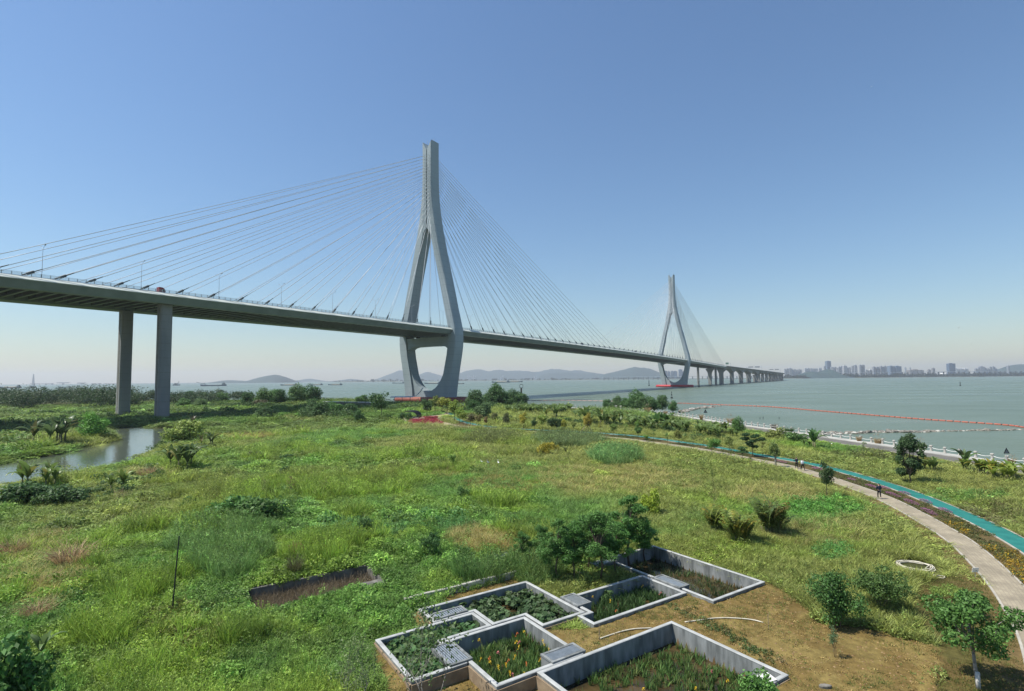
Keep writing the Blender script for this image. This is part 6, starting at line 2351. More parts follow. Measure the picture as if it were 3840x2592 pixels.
for k_, (dx, dy) in enumerate([(-2.6, -.4), (1.0, -1.2), (-.6, 1.3)]):
    o = thing('tree_stake', ('left leaning', 'right', 'rear')[k_] + ' wooden prop of the orange leaved young tree', 'stake', p_ + np.array([dx, dy, 0]))
    mk('pole', MB().tube([p_ + np.array([dx, dy, -.1]), p_ + np.array([dx * .06, dy * .06, 2.9])], .07, 6), M['wood'], o)
    mk('tie', MB().tube([p_ + np.array([dx * .12, dy * .12, 2.6]), p_ + np.array([dx * .08, dy * .08, 2.75])], .11, 6), M['black'], o)
plant('sapling', 2720, 1737, 82, 'thin leaning young tree beside the bushy path tree', OL, .9, tilt=(.0, .42), rot=0)
o = plant('young', 2909, 1752, 92, 'tree with thick straight trunk and thin crown by the three walkers', (.075, .10, .035), .8)
mk('trunk_wrap', MB().tube([G(2909, 1752) + BZ * .0, G(2909, 1752) + BZ * 2.6], [.22, .2], 8), M['palebark'], o)
plant('young', 3102, 1869, 132, 'small broad leaved tree with pale trunk before the footpath', (.035, .05, .025), .75)
plant('big_dark', 3417, 1815, 182, 'big dark broadleaf tree between the cycle track and the road', (.028, .048, .022), .85)
for i, (x, y, h, c) in enumerate([(2150, 1618, 40, (.10, .12, .035)), (2180, 1622, 46, (.06, .09, .03)), (2252, 1628, 50, (.13, .12, .03)), (2300, 1634, 44, (.07, .10, .03)), (2345, 1640, 52, (.09, .12, .03)), (2450, 1655, 48, (.06, .09, .03)), (2545, 1668, 56, (.10, .11, .035)), (2600, 1680, 60, (.06, .09, .03)), (2640, 1672, 52, (.11, .13, .035)), (2735, 1695, 58, (.08, .10, .03)), (2860, 1708, 54, (.10, .09, .035)), (2560, 1640, 40, (.07, .11, .03)), (2390, 1612, 36, (.09, .13, .035)), (3240, 1700, 46, (.07, .10, .03))]):
    plant('sapling' if i % 3 else 'young', x, y, h, ordinal(i) + ' slender sapling of the scattered row along the cycle track verge', c, .95, group='slender saplings along the cycle track')
# bananas along the river side
for i, (x, y, h, s, c, lab) in enumerate([(2077, 1570, 52, 4, LT, 'banana clump behind the dark clipped cluster'), (2219, 1594, 72, 5, LT, 'tall banana clump behind the staked tree'), (2273, 1600, 56, 4, LT, 'banana clump right of the staked tree'), (2336, 1582, 42, 5, LT, 'low banana clump before the bank group trees'),
        (2484, 1609, 62, 5, (.07, .14, .04), 'large fresh green banana clump mid promenade'), (2559, 1609, 42, 3, LT, 'small banana clump right of the large fresh green clump'), (2647, 1634, 46, 3, LT, 'banana clump beside the bushy path tree'), (2700, 1630, 46, 4, LT, 'banana clump left of the round green road tree'), (2753, 1643, 36, 3, LT, 'low banana clump under the round green road tree'),
        (3069, 1688, 76, 2, (.06, .12, .04), 'tall lone banana by the service road'), (3024, 1679, 30, 2, LT, 'small banana left of the tall lone banana'), (3495, 1772, 60, 3, LT, 'small banana right of the big dark tree'), (3453, 1770, 58, 2, (.12, .15, .035), 'yellowing banana half behind the big dark tree'),
        (3622, 1767, 86, 1, (.06, .10, .035), 'leaning tall banana left of the yellow green banana row'), (3655, 1776, 54, 5, (.11, .16, .03), 'first clump of the yellow green banana row'), (3695, 1784, 60, 6, (.13, .18, .03), 'second clump of the yellow green banana row'), (3742, 1796, 66, 7, (.14, .19, .03), 'third and broadest clump of the yellow green banana row'), (3790, 1803, 70, 7, (.14, .18, .03), 'fourth clump of the yellow green banana row'), (3832, 1794, 66, 6, (.11, .17, .03), 'last clump of the yellow green banana row at the right edge'),
        (3375, 1758, 52, 2, LT, 'small banana left of the big dark tree'),
        (199, 1668, 92, 6, (.065, .10, .04), 'dark banana clump on the creek islet'), (145, 1830, 98, 5, (.10, .15, .04), 'large banana clump on the near creek bank'), (440, 1848, 84, 2, (.12, .17, .04), 'pale young banana in the left meadow'), (697, 1763, 102, 5, (.08, .12, .04), 'large dark banana clump by the creek mouth'), (770, 1682, 62, 3, (.07, .10, .03), 'banana with yellow leaves above the large dark clump'), (40, 1880, 60, 3, (.12, .18, .03), 'bright green banana pups at the left edge'), (722, 1605, 48, 1, (.06, .06, .035), 'withered dark banana stump right of the creek')]):
    banana(x, y, h, lab, s, c, 8 if s > 2 else 9)
banana(156, 2490, 120, 'pale broad leaved young plant at the lower left', 1, (.10, .15, .055), 8)
# palms
palm(2682, 2000, 100, 'left yellow green areca palm clump in the dry meadow', 54)
palm(2777, 2040, 118, 'middle and nearest of the three areca palm clumps', 60)
palm(2891, 2008, 130, 'right and tallest areca palm clump with browned fronds', 72, ((.13, .095, .03), (.055, .085, .025), (.085, .115, .03), (.05, .07, .02)))
palm(2123, 1703, 28, 'tiny palm right of the yellow bushes', 12, ((.07, .09, .03),), 'small_palm')
palm(2360, 1709, 28, 'tiny dark palm alone in the middle meadow', 12, ((.05, .07, .025),), 'small_palm')
plant('shrub', 2040, 1708, 46, 'left and taller of two yellow leaved bushes in the middle meadow', (.15, .13, .022), .8)
plant('shrub', 2070, 1694, 34, 'right of two yellow leaved bushes in the middle meadow', (.16, .135, .022), 1.1)
plant('shrub', 2440, 1932, 92, 'bright yellow green shrub in the meadow behind the slim trees', (.125, .155, .022), .6)
# reeds
for x, y, h, w, lab in ((2427, 1547, 30, 1.0, 'broad dry reed clump below the bank group trees'), (2496, 1552, 17, 1.0, 'small dry reed tuft right of the bank group trees'), (2097, 1531, 18, 1.0, 'pale plumed reed tuft on the far promenade edge'), (2630, 1574, 32, .6, 'slim dry reed clump beside the far warning sign'), (2739, 1586, 30, 1.1, 'dry reed clump behind the round road tree'),
                        (3221, 1655, 30, .8, 'dry reed clump before the rock spit'), (3294, 1664, 34, 1.1, 'wide mixed reed clump at the promenade edge'), (3453, 1683, 36, .9, 'golden dry reed clump behind the big dark tree'), (3795, 1737, 30, 1.2, 'reddish dry reed clump beside the large warning sign')):
    p_ = gz(x, y, .1)
    reed(x, y, h, lab, w, p=p_)
reed(2905, 1607, 28, 'bare brown reed bush at the promenade edge', 1.1, (.16, .13, .09), plume=None, p=gz(2905, 1607, .1))
reed(2960, 1619, 24, 'long green reed tuft hanging over the promenade edge', 1.9, (.06, .11, .035), 'green_reed_clump', None, p=gz(2960, 1619, .1))
for x, y, h, w, lab in ((265, 2120, 110, 1.5, 'large fallen straw reed clump in the left foreground'), (45, 2085, 90, 1.3, 'straw reed clump at the left edge'), (137, 2318, 85, 1.4, 'flattened straw heap in the lower left'), (557, 1795, 66, 1.3, 'tan reed clump behind the pale young banana'), (170, 2200, 70, 1.4, 'straw reed clump below the large fallen clump'), (640, 1725, 34, 1.8, 'pale fringe of dry reeds along the creek')):
    reed(x, y, h, lab, w, (.30, .21, .11), plume=None)
reed(1105, 2155, 105, 'dark upright reeds with straw tips by the sunken basin', .7, (.10, .10, .045), 'reed_clump', (.30, .22, .08))
# bushes of the left meadow
plant('bushy', 340, 1643, 92, 'bright green feathery tree on the creek islet', (.055, .125, .025), 1.2)
plant('mound', 40, 1668, 46, 'low creeper covered mound at the left pond', (.06, .10, .03), 1.9)
plant('shrub', 100, 1893, 82, 'dark broad leaved bush under the left bananas', DK, 1.5)
plant('shrub', 240, 1892, 66, 'dark tangled bush right of the left bananas', (.035, .06, .025), 1.5)
plant('bare', 445, 1893, 62, 'grey bare shrub below the pale young banana', (.12, .10, .06), .9)
plant('shrub', 690, 1655, 76, 'rounded vine covered bush at the creek mouth', (.12, .14, .045), 1.4)
plant('shrub', 856, 1955, 92, 'left half of the broad dark bush in the middle meadow', (.045, .085, .028), 1.3)
plant('shrub', 960, 1952, 88, 'right half of the broad dark bush in the middle meadow', (.05, .085, .03), 1.4)
for i, (x, y, h, w, k, c, lab) in enumerate([(1065, 1794, 44, .6, 'shrub', DK, 'narrow dark vine column in the left meadow'), (803, 1832, 62, .7, 'bare', OL, 'first bare shrub from the left in the middle meadow'), (911, 1830, 64, .7, 'bare', OL, 'second bare shrub from the left in the middle meadow'), (986, 1863, 72, .9, 'bare', OL, 'third bare shrub, forked, in the middle meadow'),
        (1092, 1860, 78, .7, 'bare', BR, 'tall brown bare shrub in the middle meadow'), (1212, 1866, 72, .7, 'bare', OL, 'bare shrub right of the tall brown one'), (1028, 1820, 40, 1.2, 'shrub', (.15, .18, .025), 'yellow green shrub between the bare shrubs'), (875, 1824, 36, 1.1, 'shrub', (.13, .16, .025), 'small yellow green shrub left of the bare shrubs'),
        (962, 1719, 28, 1.5, 'shrub', (.06, .07, .035), 'greyish low bush in the upper left meadow'), (1075, 1732, 26, 1.3, 'shrub', DK, 'dark low bush in the upper left meadow'), (1697, 1756, 52, .8, 'young', (.07, .12, .03), 'small green tree alone in the upper middle meadow'), (1370, 1790, 40, .8, 'shrub', (.16, .19, .05), 'left pale yellow green weed clump in the middle meadow'), (1435, 1785, 42, .8, 'shrub', (.17, .20, .05), 'right pale yellow green weed clump in the middle meadow'),
        (1620, 2095, 90, .6, 'shrub', (.03, .06, .022), 'dark weed column behind the basins'), (1370, 2010, 70, .6, 'shrub', (.06, .095, .04), 'tall grey green weed in the blue green patch'), (700, 1920, 55, .8, 'shrub', MD, 'small shrub left of the broad dark bush'), (1735, 1870, 46, .8, 'shrub', MD, 'green bush in the centre of the meadow')]):
    plant(k, x, y, h, lab, c, w)
# slim dark trees by the basins
for i, (x, y, h, w, lab) in enumerate([(1959, 2126, 112, .9, 'small leftmost slim tree behind the basins'), (2090, 2188, 205, 1.0, 'slim dark tree nearest the long taro basin'), (2152, 2181, 190, 1.0, 'second slim dark tree beside the basins'), (2248, 2188, 232, 1.0, 'third slim dark tree beside the basins'), (2362, 2140, 240, 1.15, 'tallest dense slim tree at the corner of the farthest basin'), (2205, 2140, 175, 1.0, 'rear slim dark tree among the group by the basins'), (2030, 2110, 120, .9, 'low rear slim tree left of the group by the basins')]):
    plant('cypress', x, y, h * 1.13, lab, (.043, .088, .026), w * 1.1)
for i, (x, y, h, w, lab) in enumerate([(2310, 2160, 190, 1.1, 'dense dark tree just left of the tallest slim tree'), (2420, 2110, 150, 1.1, 'dense low tree right of the tallest slim tree'), (2120, 2130, 130, 1.2, 'low bushy tree behind the second slim tree')]):
    plant('cypress', x, y, h, lab, (.045, .095, .027), w * 1.15)
# right foreground
plant('round_near', 3144, 2354, 190, 'round dark green tree on the bare soil', (.034, .066, .022), .92)
plant('umbrella_near', 3310, 2292, 160, 'umbrella shaped tree with many stems near the coiled hose', (.042, .068, .023), .95)
plant('light_near', 3590, 2300, 98, 'low pale green tree behind the ornamental tree', (.085, .12, .030), .95)
plant('ornamental', 3669, 2582, 318, 'ornamental tree with whitewashed trunk in the lower right corner', (.044, .080, .024), .92, rot=.6)
plant('feathery', 3131, 2465, 112, 'feathery dark sapling on the bare soil', (.045, .075, .04), .9)
plant('shrub', 2850, 2625, 96, 'leafy shrub at the bottom edge before the large basin corner', (.055, .10, .03), 1.0)
plant('shrub', 2272, 2262, 46, 'small clipped weed tuft on the flag leaf basin wall', (.045, .08, .03), .8)
plant('shrub', 20, 2640, 240, 'dark leafy bush in the lower left corner', (.04, .085, .025), .8)
plant('sparse', 1600, 2660, 400, 'sparse bare branched shrub in front of the left basins', (.05, .07, .03), 1.0)
plant('sparse', 1330, 2650, 260, 'thin leafy branches at the bottom edge left of the basins', (.06, .085, .035), 1.0)

# ------------------------------------------------------------------ uncountable plant cover, scattered as stuff
LIB = bpy.data.collections.new('tuft_library')


def lib(parts, name):
    V, q = merge(parts)
    me_ = mesh_np(name, V, q)
    me_.materials.append(M['tuft'])
    o = bpy.data.objects.new(name, me_)
    return o


def leafdome(rng, n, r, h, leaf, asp=.55, up=.8):
    P = np.zeros((n, 3))
    a = rng.random(n) * 2 * math.pi
    q = np.sqrt(rng.random(n)) * r
    P[:, 0], P[:, 1] = q * np.cos(a), q * np.sin(a)
    P[:, 2] = h * (1 - (q / r) ** 2 * .6) * (.35 + .65 * rng.random(n))
    N = rng.normal(size=(n, 3)) * .6 + np.array([0, 0, up])
    N /= np.linalg.norm(N, axis=1)[:, None]
    L = leaf * (.6 + .7 * rng.random(n))
    return leaf_quads(P, N, L, L * asp, rng)


def scatter(name, label, cat, protos, P, Z, rot, scl, idx, tint):
    """protos: list of unlinked objects; one point per plant, instanced with geometry nodes"""
    col = bpy.data.collections.new('lib_' + name)
    for i, o in enumerate(protos):
        o.name = '%s_sprig_%02d' % (name, i)
        col.objects.link(o)
    n = len(P)
    me_ = bpy.data.meshes.new(name)
    me_.vertices.add(n)
    me_.vertices.foreach_set('co', np.column_stack([P, Z]).astype(np.float32).ravel())
    for an, ty, dat in (('rot', 'FLOAT_VECTOR', rot), ('scl', 'FLOAT_VECTOR', scl)):
        a = me_.attributes.new(an, ty, 'POINT')
        a.data.foreach_set('vector', np.asarray(dat, np.float32).ravel())
    a = me_.attributes.new('idx', 'INT', 'POINT')
    a.data.foreach_set('value', np.asarray(idx, np.int32))
    a = me_.attributes.new('tint', 'FLOAT_COLOR', 'POINT')
    a.data.foreach_set('color', np.column_stack([tint, np.ones(n)]).astype(np.float32).ravel())
    o = bpy.data.objects.new(name, me_)
    COL.objects.link(o)
    me_.materials.append(M['tuft'])
    tag(o, label, cat, kind='stuff')
    ng = bpy.data.node_groups.new('scatter_' + name, 'GeometryNodeTree')
    ng.interface.new_socket('Geometry', in_out='INPUT', socket_type='NodeSocketGeometry')
    ng.interface.new_socket('Geometry', in_out='OUTPUT', socket_type='NodeSocketGeometry')
    gi = ng.nodes.new('NodeGroupInput')
    go = ng.nodes.new('NodeGroupOutput')
    ci = ng.nodes.new('GeometryNodeCollectionInfo')
    ci.inputs['Collection'].default_value = col
    ci.inputs['Separate Children'].default_value = True
    ci.inputs['Reset Children'].default_value = True
    ip = ng.nodes.new('GeometryNodeInstanceOnPoints')
    ip.inputs['Pick Instance'].default_value = True

    def attr(nm, ty):
        q = ng.nodes.new('GeometryNodeInputNamedAttribute')
        q.data_type = ty
        q.inputs['Name'].default_value = nm
        return q.outputs['Attribute']
    ng.links.new(gi.outputs[0], ip.inputs['Points'])
    ng.links.new(ci.outputs[0], ip.inputs['Instance'])
    ng.links.new(attr('idx', 'INT'), ip.inputs['Instance Index'])
    er = ng.nodes.new('FunctionNodeEulerToRotation')
    ng.links.new(attr('rot', 'FLOAT_VECTOR'), er.inputs[0])
    ng.links.new(er.outputs[0], ip.inputs['Rotation'])
    ng.links.new(attr('scl', 'FLOAT_VECTOR'), ip.inputs['Scale'])
    ng.links.new(ip.outputs[0], go.inputs[0])
    md = o.modifiers.new('scatter', 'NODES')
    md.node_group = ng
    return o


def sector(d0, d1, rho, half=R(50)):
    n = int(rho * half * (d1 * d1 - d0 * d0))
    d = np.sqrt(RNG.random(n) * (d1 * d1 - d0 * d0) + d0 * d0)
    a = (RNG.random(n) * 2 - 1) * half
    return np.stack([d * np.sin(a), d * np.cos(a)], 1), d


bands = [(16, 34, 34, .85, .85), (34, 55, 22, 1.0, .95), (55, 90, 8.5, 1.45, 1.05), (90, 150, 3.0, 2.3, 1.2), (150, 260, .95, 3.9, 1.5), (260, 470, .28, 6.5, 1.9)]
Ps, Ss, Zs = [], [], []
for d0, d1, rho, s, sz in bands:
    P, d = sector(d0, d1, rho)
    Ps.append(P)
    Ss.append(np.full(len(P), s))
    Zs.append(np.full(len(P), sz))
P, S, SZ = np.concatenate(Ps), np.concatenate(Ss), np.concatenate(Zs)
sdl = sdist(P, LAND)
ok = inpoly(P, LAND)
natural = P[:, 0] < -45
ok &= np.where(natural, sdl < -1.0, sdl < -7.15)
dpth, dtrk = dist_line(P, PATH), dist_line(P, TRACK)
inbed = inpoly(P, BED)
ok &= dpth > PATH_W / 2 + .3
ok &= dtrk > TRACK_W / 2 + .35
ok &= ~inpoly(P, PLAZA)
for c in (CREEK, POND):
    ok &= sdist(P, c) > .25
for k, poly in WPOLY.items():
    ok &= sdist(P, poly) > (.05 + .12 * S if k != 'O' else .0)
soilm = np.zeros(len(P), bool)
for s_ in SOIL:
    soilm |= inpoly(P, s_)
lawnm = inpoly(P, LAWN)
ok &= np.linalg.norm(P - gz(3433, 2126)[:2], axis=1) > 1.75
ok &= dist_line(P, np.array([gz(a_, b_)[:2] for a_, b_ in ((3450, 2145), (3500, 2160), (3545, 2168))])) > .5
wear = (dpth < 2.6) & (RNG.random(len(P)) < .75) & ~inbed
ok &= ~soilm & ~lawnm & ~inbed & ~wear
P, S, SZ = P[ok], S[ok], SZ[ok]
x, y = P[:, 0], P[:, 1]
n = len(P)
D = np.hypot(x, y)

# prototypes: 0-3 grass, 4-7 broad leaves, 8-9 reeds, 10-11 straw, 12-13 tall weeds
rng = np.random.default_rng(77)
protos = [lib([blades(rng, 26, .90, .30, .034, .75, .5, .62)], 'g') for _ in range(4)]
protos += [lib([leafdome(rng, 46, .42, .55, .17)], 'c') for _ in range(4)]
protos += [lib([blades(rng, 20, 1.7, .32, .040, .40, .4, .18, 4), crown(rng, [(rng.normal() * .2, rng.normal() * .2, 1.6, .03, .03, .14) for _ in range(3)], 18, .12, asp=.3)], 'r') for _ in range(2)]
protos += [lib([blades(rng, 30, 1.0, .34, .026, .8, .5, .6)], 's') for _ in range(2)]
protos += [lib([leafdome(rng, 34, .28, 1.2, .15, .4, .3), blades(rng, 8, 1.3, .2, .02, .1, .3, .15)], 'w') for _ in range(2)]

protos += [lib([leafdome(rng, 210, .85, 1.15, .21, .55, .5)], 'b') for _ in range(3)]
nA = fbm(x * .045 + 3, y * .045, 4)
nB = fbm(x * .13 + 31, y * .13 + 7, 4)
nC = fbm(x * .5 + 13, y * .5 + 3, 3)
u = RNG.random(n)
left = sst(12, -22, x) * sst(140, 95, y)
pc = np.clip(.18 + .55 * left + 1.6 * (nA - .5), .05, .92)            # share of broad-leaved cover
kind = np.where(u < pc, 1, 0)
kind = np.where((u > .94) & (nB > .52), 3, kind)
kind = np.where((nB > .63) & (RNG.random(n) < .5) & (x < 5), 2, kind)
strip_r = (x > 0) & (sdl[ok] > -60) & (dtrk[ok] < 60)
GREEN, YG, BGc, OLV, STR, RST, DKG = map(np.array, ((.086, .148, .040), (.130, .178, .036), (.070, .142, .058), (.142, .145, .052), (.245, .200, .100), (.185, .118, .055), (.046, .078, .026)))


def mixc(a, b_, t):
    t = np.asarray(t)[:, None]
    return a * (1 - t) + b_ * t


tint = mixc(GREEN[None, :], YG[None, :], sst(.42, .66, nB))
tint = mixc(tint, DKG[None, :], sst(.50, .30, nC) * .45)
dry = sst(.40, .60, fbm(x * .05 + 50, y * .05 + 20, 4) + .16 * sst(-20, 25, x) - .10 * left)
tint = np.where((kind == 0)[:, None], mixc(tint, OLV[None, :], dry * .85), mixc(tint, OLV[None, :], dry * .6))
PATCH = [  # centre and radii in the 2324 px wide picture, plant kind, colour, share
    (1250, 1052, 280, 42, 0, OLV, .7), (1390, 1090, 190, 36, 0, STR, .45), (1100, 1240, 95, 32, 3, RST, .5), (1085, 1225, 70, 26, 3, STR, .6), (1130, 1105, 95, 20, 0, RST, .4), (830, 1203, 120, 26, 1, BGc, .9), (1000, 1190, 70, 20, 1, BGc, .8),
    (1870, 1155, 95, 26, 1, np.array((.060, .150, .035)), .9), (1890, 1258, 46, 24, 1, np.array((.06, .15, .05)), .85), (1395, 1040, 58, 22, 2, BGc, .85), (1290, 1002, 85, 15, 2, np.array((.075, .105, .055)), .9), (1118, 998, 58, 12, 2, np.array((.09, .10, .045)), .8),
    (985, 972, 90, 9, 3, np.array((.13, .13, .06)), .8), (690, 948, 70, 8, 3, STR, .8), (563, 985, 60, 9, 3, RST, .8), (700, 965, 150, 10, 0, OLV, .6), (1750, 1125, 110, 24, 3, STR, .45), (1680, 1215, 120, 40, 0, OLV, .5), (1760, 1225, 90, 40, 3, OLV, .4),
    (1860, 1215, 120, 30, 3, np.array((.17, .145, .07)), .5), (400, 1480, 110, 95, 1, YG, .75), (420, 1430, 90, 60, 1, np.array((.09, .09, .03)), .5), (500, 1250, 120, 70, 2, np.array((.08, .13, .05)), .6), (100, 1300, 110, 90, 3, STR, .55), (560, 1395, 110, 45, 1, np.array((.085, .14, .045)), .6), (800, 1375, 170, 60, 1, np.array((.075, .135, .035)), .6),
    (330, 1080, 60, 22, 3, STR, .7), (640, 1150, 70, 35, 1, DKG * 1.4, .7), (470, 1005, 60, 40, 1, np.array((.11, .14, .04)), .7), (1640, 955, 130, 14, 2, np.array((.10, .14, .04)), .6), (1480, 940, 160, 10, 2, np.array((.10, .15, .05)), .6), (2080, 1010, 140, 24, 0, OLV, .6), (2010, 1035, 120, 16, 1, np.array((.06, .06, .03)), .6), (2200, 1090, 120, 35, 3, np.array((.15, .15, .05)), .5),
    (2230, 1170, 110, 26, 1, np.array((.07, .06, .035)), .5), (2150, 1130, 150, 14, 1, np.array((.07, .14, .04)), .7), (1420, 1010, 110, 18, 0, OLV, .5), (1000, 1075, 60, 12, 3, np.array((.17, .14, .06)), .5), (760, 1070, 60, 20, 1, np.array((.10, .16, .04)), .6), (1640, 1255, 90, 26, 1, np.array((.12, .16, .03)), .6), (1330, 1290, 110, 20, 1, np.array((.07, .14, .03)), .7), (1150, 1310, 130, 24, 2, np.array((.05, .095, .035)), .6)]
for cx, cy, rx, ry, kd, colr, sh in PATCH:
    poly = wpoly([((cx + rx * math.cos(t)) * 1.6523, (cy + ry * math.sin(t)) * 1.6523) for t in np.linspace(0, 2 * math.pi, 20, endpoint=False)])
    c0 = poly.mean(0)
    sd_ = sdist(P, poly)
    rad_ = max(1.0, -sd_.min())
    k = (sd_ + rad_ * .8 * (nC - .45) < 0) & (RNG.random(n) < sh)
    kind[k] = kd
    jj = RNG.random(k.sum()) * .5 + .5
    tint[k] = mixc(tint[k], np.asarray(colr)[None, :], jj)
# low damp land on the far left: leafy and darker
far = (y > 150) & (x < -40)
kind[far & (RNG.random(n) < .75)] = 1
tint[far] = mixc(tint[far], np.array((.062, .098, .030))[None, :], .5 + .3 * RNG.random(far.sum()))
tint *= (2.05 * np.exp(RNG.normal(size=n) * .32))[:, None]
tint[:, 2] *= .82
tint[:, 1] *= 1.05
tint[:, 0] *= .94 + .12 * RNG.random(n)
idx = np.where(kind == 0, RNG.integers(0, 4, n), np.where(kind == 1, 4 + RNG.integers(0, 4, n), np.where(kind == 2, 8 + RNG.integers(0, 2, n), 10 + RNG.integers(0, 2, n))))
idx = np.where((kind == 1) & (RNG.random(n) < .05), 12 + RNG.integers(0, 2, n), idx)
bushy_ = (fbm(x * .16 + 5, y * .16 + 9, 3) > .52) & (kind == 1) & (RNG.random(n) < np.where(D < 55, .018, np.where(D < 90, .035, .06))) & (x < 14)
idx = np.where(bushy_, 14 + RNG.integers(0, 3, n), idx)
hs = (.45 + .5 * nA + .35 * RNG.random(n)) * (.55 + .95 * fbm(x * .75, y * .75, 2))
near_way = np.minimum(dpth, dtrk)[ok]
hs *= np.where(near_way < 3.5, .5, 1.0)
hs *= np.where(sdist(P, CREEK) < 7, .55, 1.0)
hs *= np.where((sdl[ok] > -14) & ~natural[ok], .35, 1.0)
basin_d = np.min([np.abs(sdist(P, poly)) for kk_, poly in WPOLY.items() if kk_ != 'O'], axis=0)
hs *= np.where(basin_d < .9, .5, 1.0)
rot = np.stack([RNG.normal(size=n) * .12, RNG.normal(size=n) * .12, RNG.random(n) * 6.28], 1)
scl = np.stack([S * (.8 + .4 * RNG.random(n)), S * (.8 + .4 * RNG.random(n)), SZ * hs], 1)
Z = terrain_z(P) - .03
groups = {'meadow_grass': ('tangled green and olive meadow grass', 'grass', (0, 1, 2, 3)), 'meadow_weed_cover': ('low broad leaved weeds covering the meadow', 'weeds', (4, 5, 6, 7, 12, 13, 14, 15, 16)), 'reed_bed': ('tall blue green reed beds in the meadow', 'reeds', (8, 9)), 'dry_grass': ('straw coloured dry grass in the meadow', 'grass', (10, 11))}
for gname, (lab, cat, ids) in groups.items():
    k = np.isin(idx, ids)
    remap = {a: i for i, a in enumerate(ids)}
    loc = np.array([remap[a] for a in idx[k]])
    scatter(gname, lab, cat, [protos[a] for a in ids], P[k], Z[k], rot[k], scl[k], loc, tint[k])

# far wood on the left bank: one mass
rng = np.random.default_rng(91)
Vs, Qs, kk = [], [], 0
for i in range(460):
    f = rng.random()
    px = -80 + 1020 * f
    if rng.random() < .25:
        px = -80 + 760 * rng.random()
    yb = 1532 + 8 * math.sin(px * .02) - 26 * rng.random() - (0 if px < 520 else 14)
    p = gz(px, yb, -.8)
    if p[1] > 470:
        continue
    h = rng.uniform(9.0, 13.5) * (1.0 if px < 480 else .66) * (.75 + .5 * vnoise(np.array([px * .035]), np.array([3.0]))[0])
    w = h * rng.uniform(.6, .95)
    bl = [(p[0] + rng.normal() * w * .3, p[1] + rng.normal() * w * .3, -.8 + h * rng.uniform(.35, .8), w * .42, w * .42, h * .26) for _ in range(5)]
    V, q = crown(rng, bl, 170, .95, .4)
    Vs.append(V)
    Qs.append(q + kk)
    kk += len(V)
o = link('mangrove_wood', mesh_np('mangrove_wood', np.concatenate(Vs), np.concatenate(Qs)), M['leaf'])
o.color = (.055, .092, .038, 1)
tag(o, 'dark dense mangrove wood along the left bank behind the piers', 'wood', kind='stuff')

# scrub that ties the riverside trees together: one tangled mass along the bank
Vs, Qs, kk = [], [], 0
for line_px, cnt, h0, h1 in (([(640, 1528), (800, 1526), (930, 1530), (1060, 1532), (1180, 1530)], 70, 1.5, 4.0), ([(1150, 1566), (1260, 1570), (1340, 1566)], 26, 2.0, 4.5), ([(1420, 1545), (1520, 1535), (1640, 1530), (1760, 1545)], 60, 1.2, 3.2), ([(1760, 1540), (1860, 1532), (1960, 1530)], 34, 1.5, 4.0), ([(2260, 1545), (2400, 1550), (2530, 1560)], 10, .6, 1.4), ([(1830, 1575), (2000, 1585), (2160, 1590), (2400, 1605), (2620, 1635)], 70, .8, 2.0), ([(0, 1600), (150, 1590), (300, 1575), (430, 1570)], 60, 1.0, 3.0), ([(0, 1555), (200, 1560), (420, 1555), (620, 1550), (850, 1548)], 80, 1.0, 3.2), ([(560, 1690), (640, 1660), (700, 1625), (760, 1640)], 40, .9, 2.2), ([(0, 1900), (120, 1880), (300, 1880), (420, 1850), (560, 1790), (640, 1740)], 70, .6, 1.6)):
    L_ = smooth_line([G(a, b_, 3)[:2] for a, b_ in line_px], 2.0)
    for i in range(cnt):
        p = L_[rng.integers(0, len(L_))] + rng.normal(size=2) * 2.2
        if sdist(p[None, :], LAND)[0] > -.5 or sdist(p[None, :], CREEK)[0] < .4:
            continue
        z0 = float(terrain_z(p)[0])
        h = rng.uniform(h0, h1)
        w = h * rng.uniform(.8, 1.4)
        bl = [(p[0] + rng.normal() * w * .35, p[1] + rng.normal() * w * .35, z0 + h * rng.uniform(.2, .75), w * .4, w * .4, h * .3) for _ in range(4)]
        V, q = crown(rng, bl, 130, .16 + .09 * h + .0008 * np.hypot(*p), .4)
        Vs.append(V)
        Qs.append(q + kk)
        kk += len(V)
o = link('riverside_scrub', mesh_np('riverside_scrub', np.concatenate(Vs), np.concatenate(Qs)), M['leaf'])
o.color = (.095, .165, .052, 1)
tag(o, 'tangled green scrub along the creek and river banks', 'scrub', kind='stuff')

# dense banana thicket along the far promenade, read as one mass
Vs, Qs, kk = [], [], 0
for i in range(210):
    px = rng.uniform(1900, 2140) if i < 120 else rng.uniform(2140, 2700)
    yy = (1541 + rng.uniform(-3, 12)) if px < 2140 else 1545 + (px - 2140) * .13 + rng.uniform(8, 34)
    p = G(px, yy, 3)
    if sdist(p[None, :2], LAND)[0] > -8:
        continue
    for j in range(7):
        V, q = blade_leaf(2.2, .7, rng.uniform(1.2, 2.4), .2, 5, rng, droop0=rng.uniform(.9, 1.4))
        a = j * 2.4 + rng.random()
        ca_, sa_ = math.cos(a), math.sin(a)
        V = np.stack([V[:, 0] * ca_ - V[:, 1] * sa_, V[:, 0] * sa_ + V[:, 1] * ca_, V[:, 2]], 1) * rng.uniform(.8, 1.2)
        V = V + np.array([p[0], p[1], p[2] + 1.0 + rng.uniform(0, .7)])
        Vs.append(V)
        Qs.append(q + kk)
        kk += len(V)
o = link('banana_thicket', mesh_np('banana_thicket', np.concatenate(Vs), np.concatenate(Qs)), M['banana'])
o.color = (.15, .22, .065, 1)
tag(o, 'dense pale green banana thicket along the far promenade', 'thicket', kind='stuff')

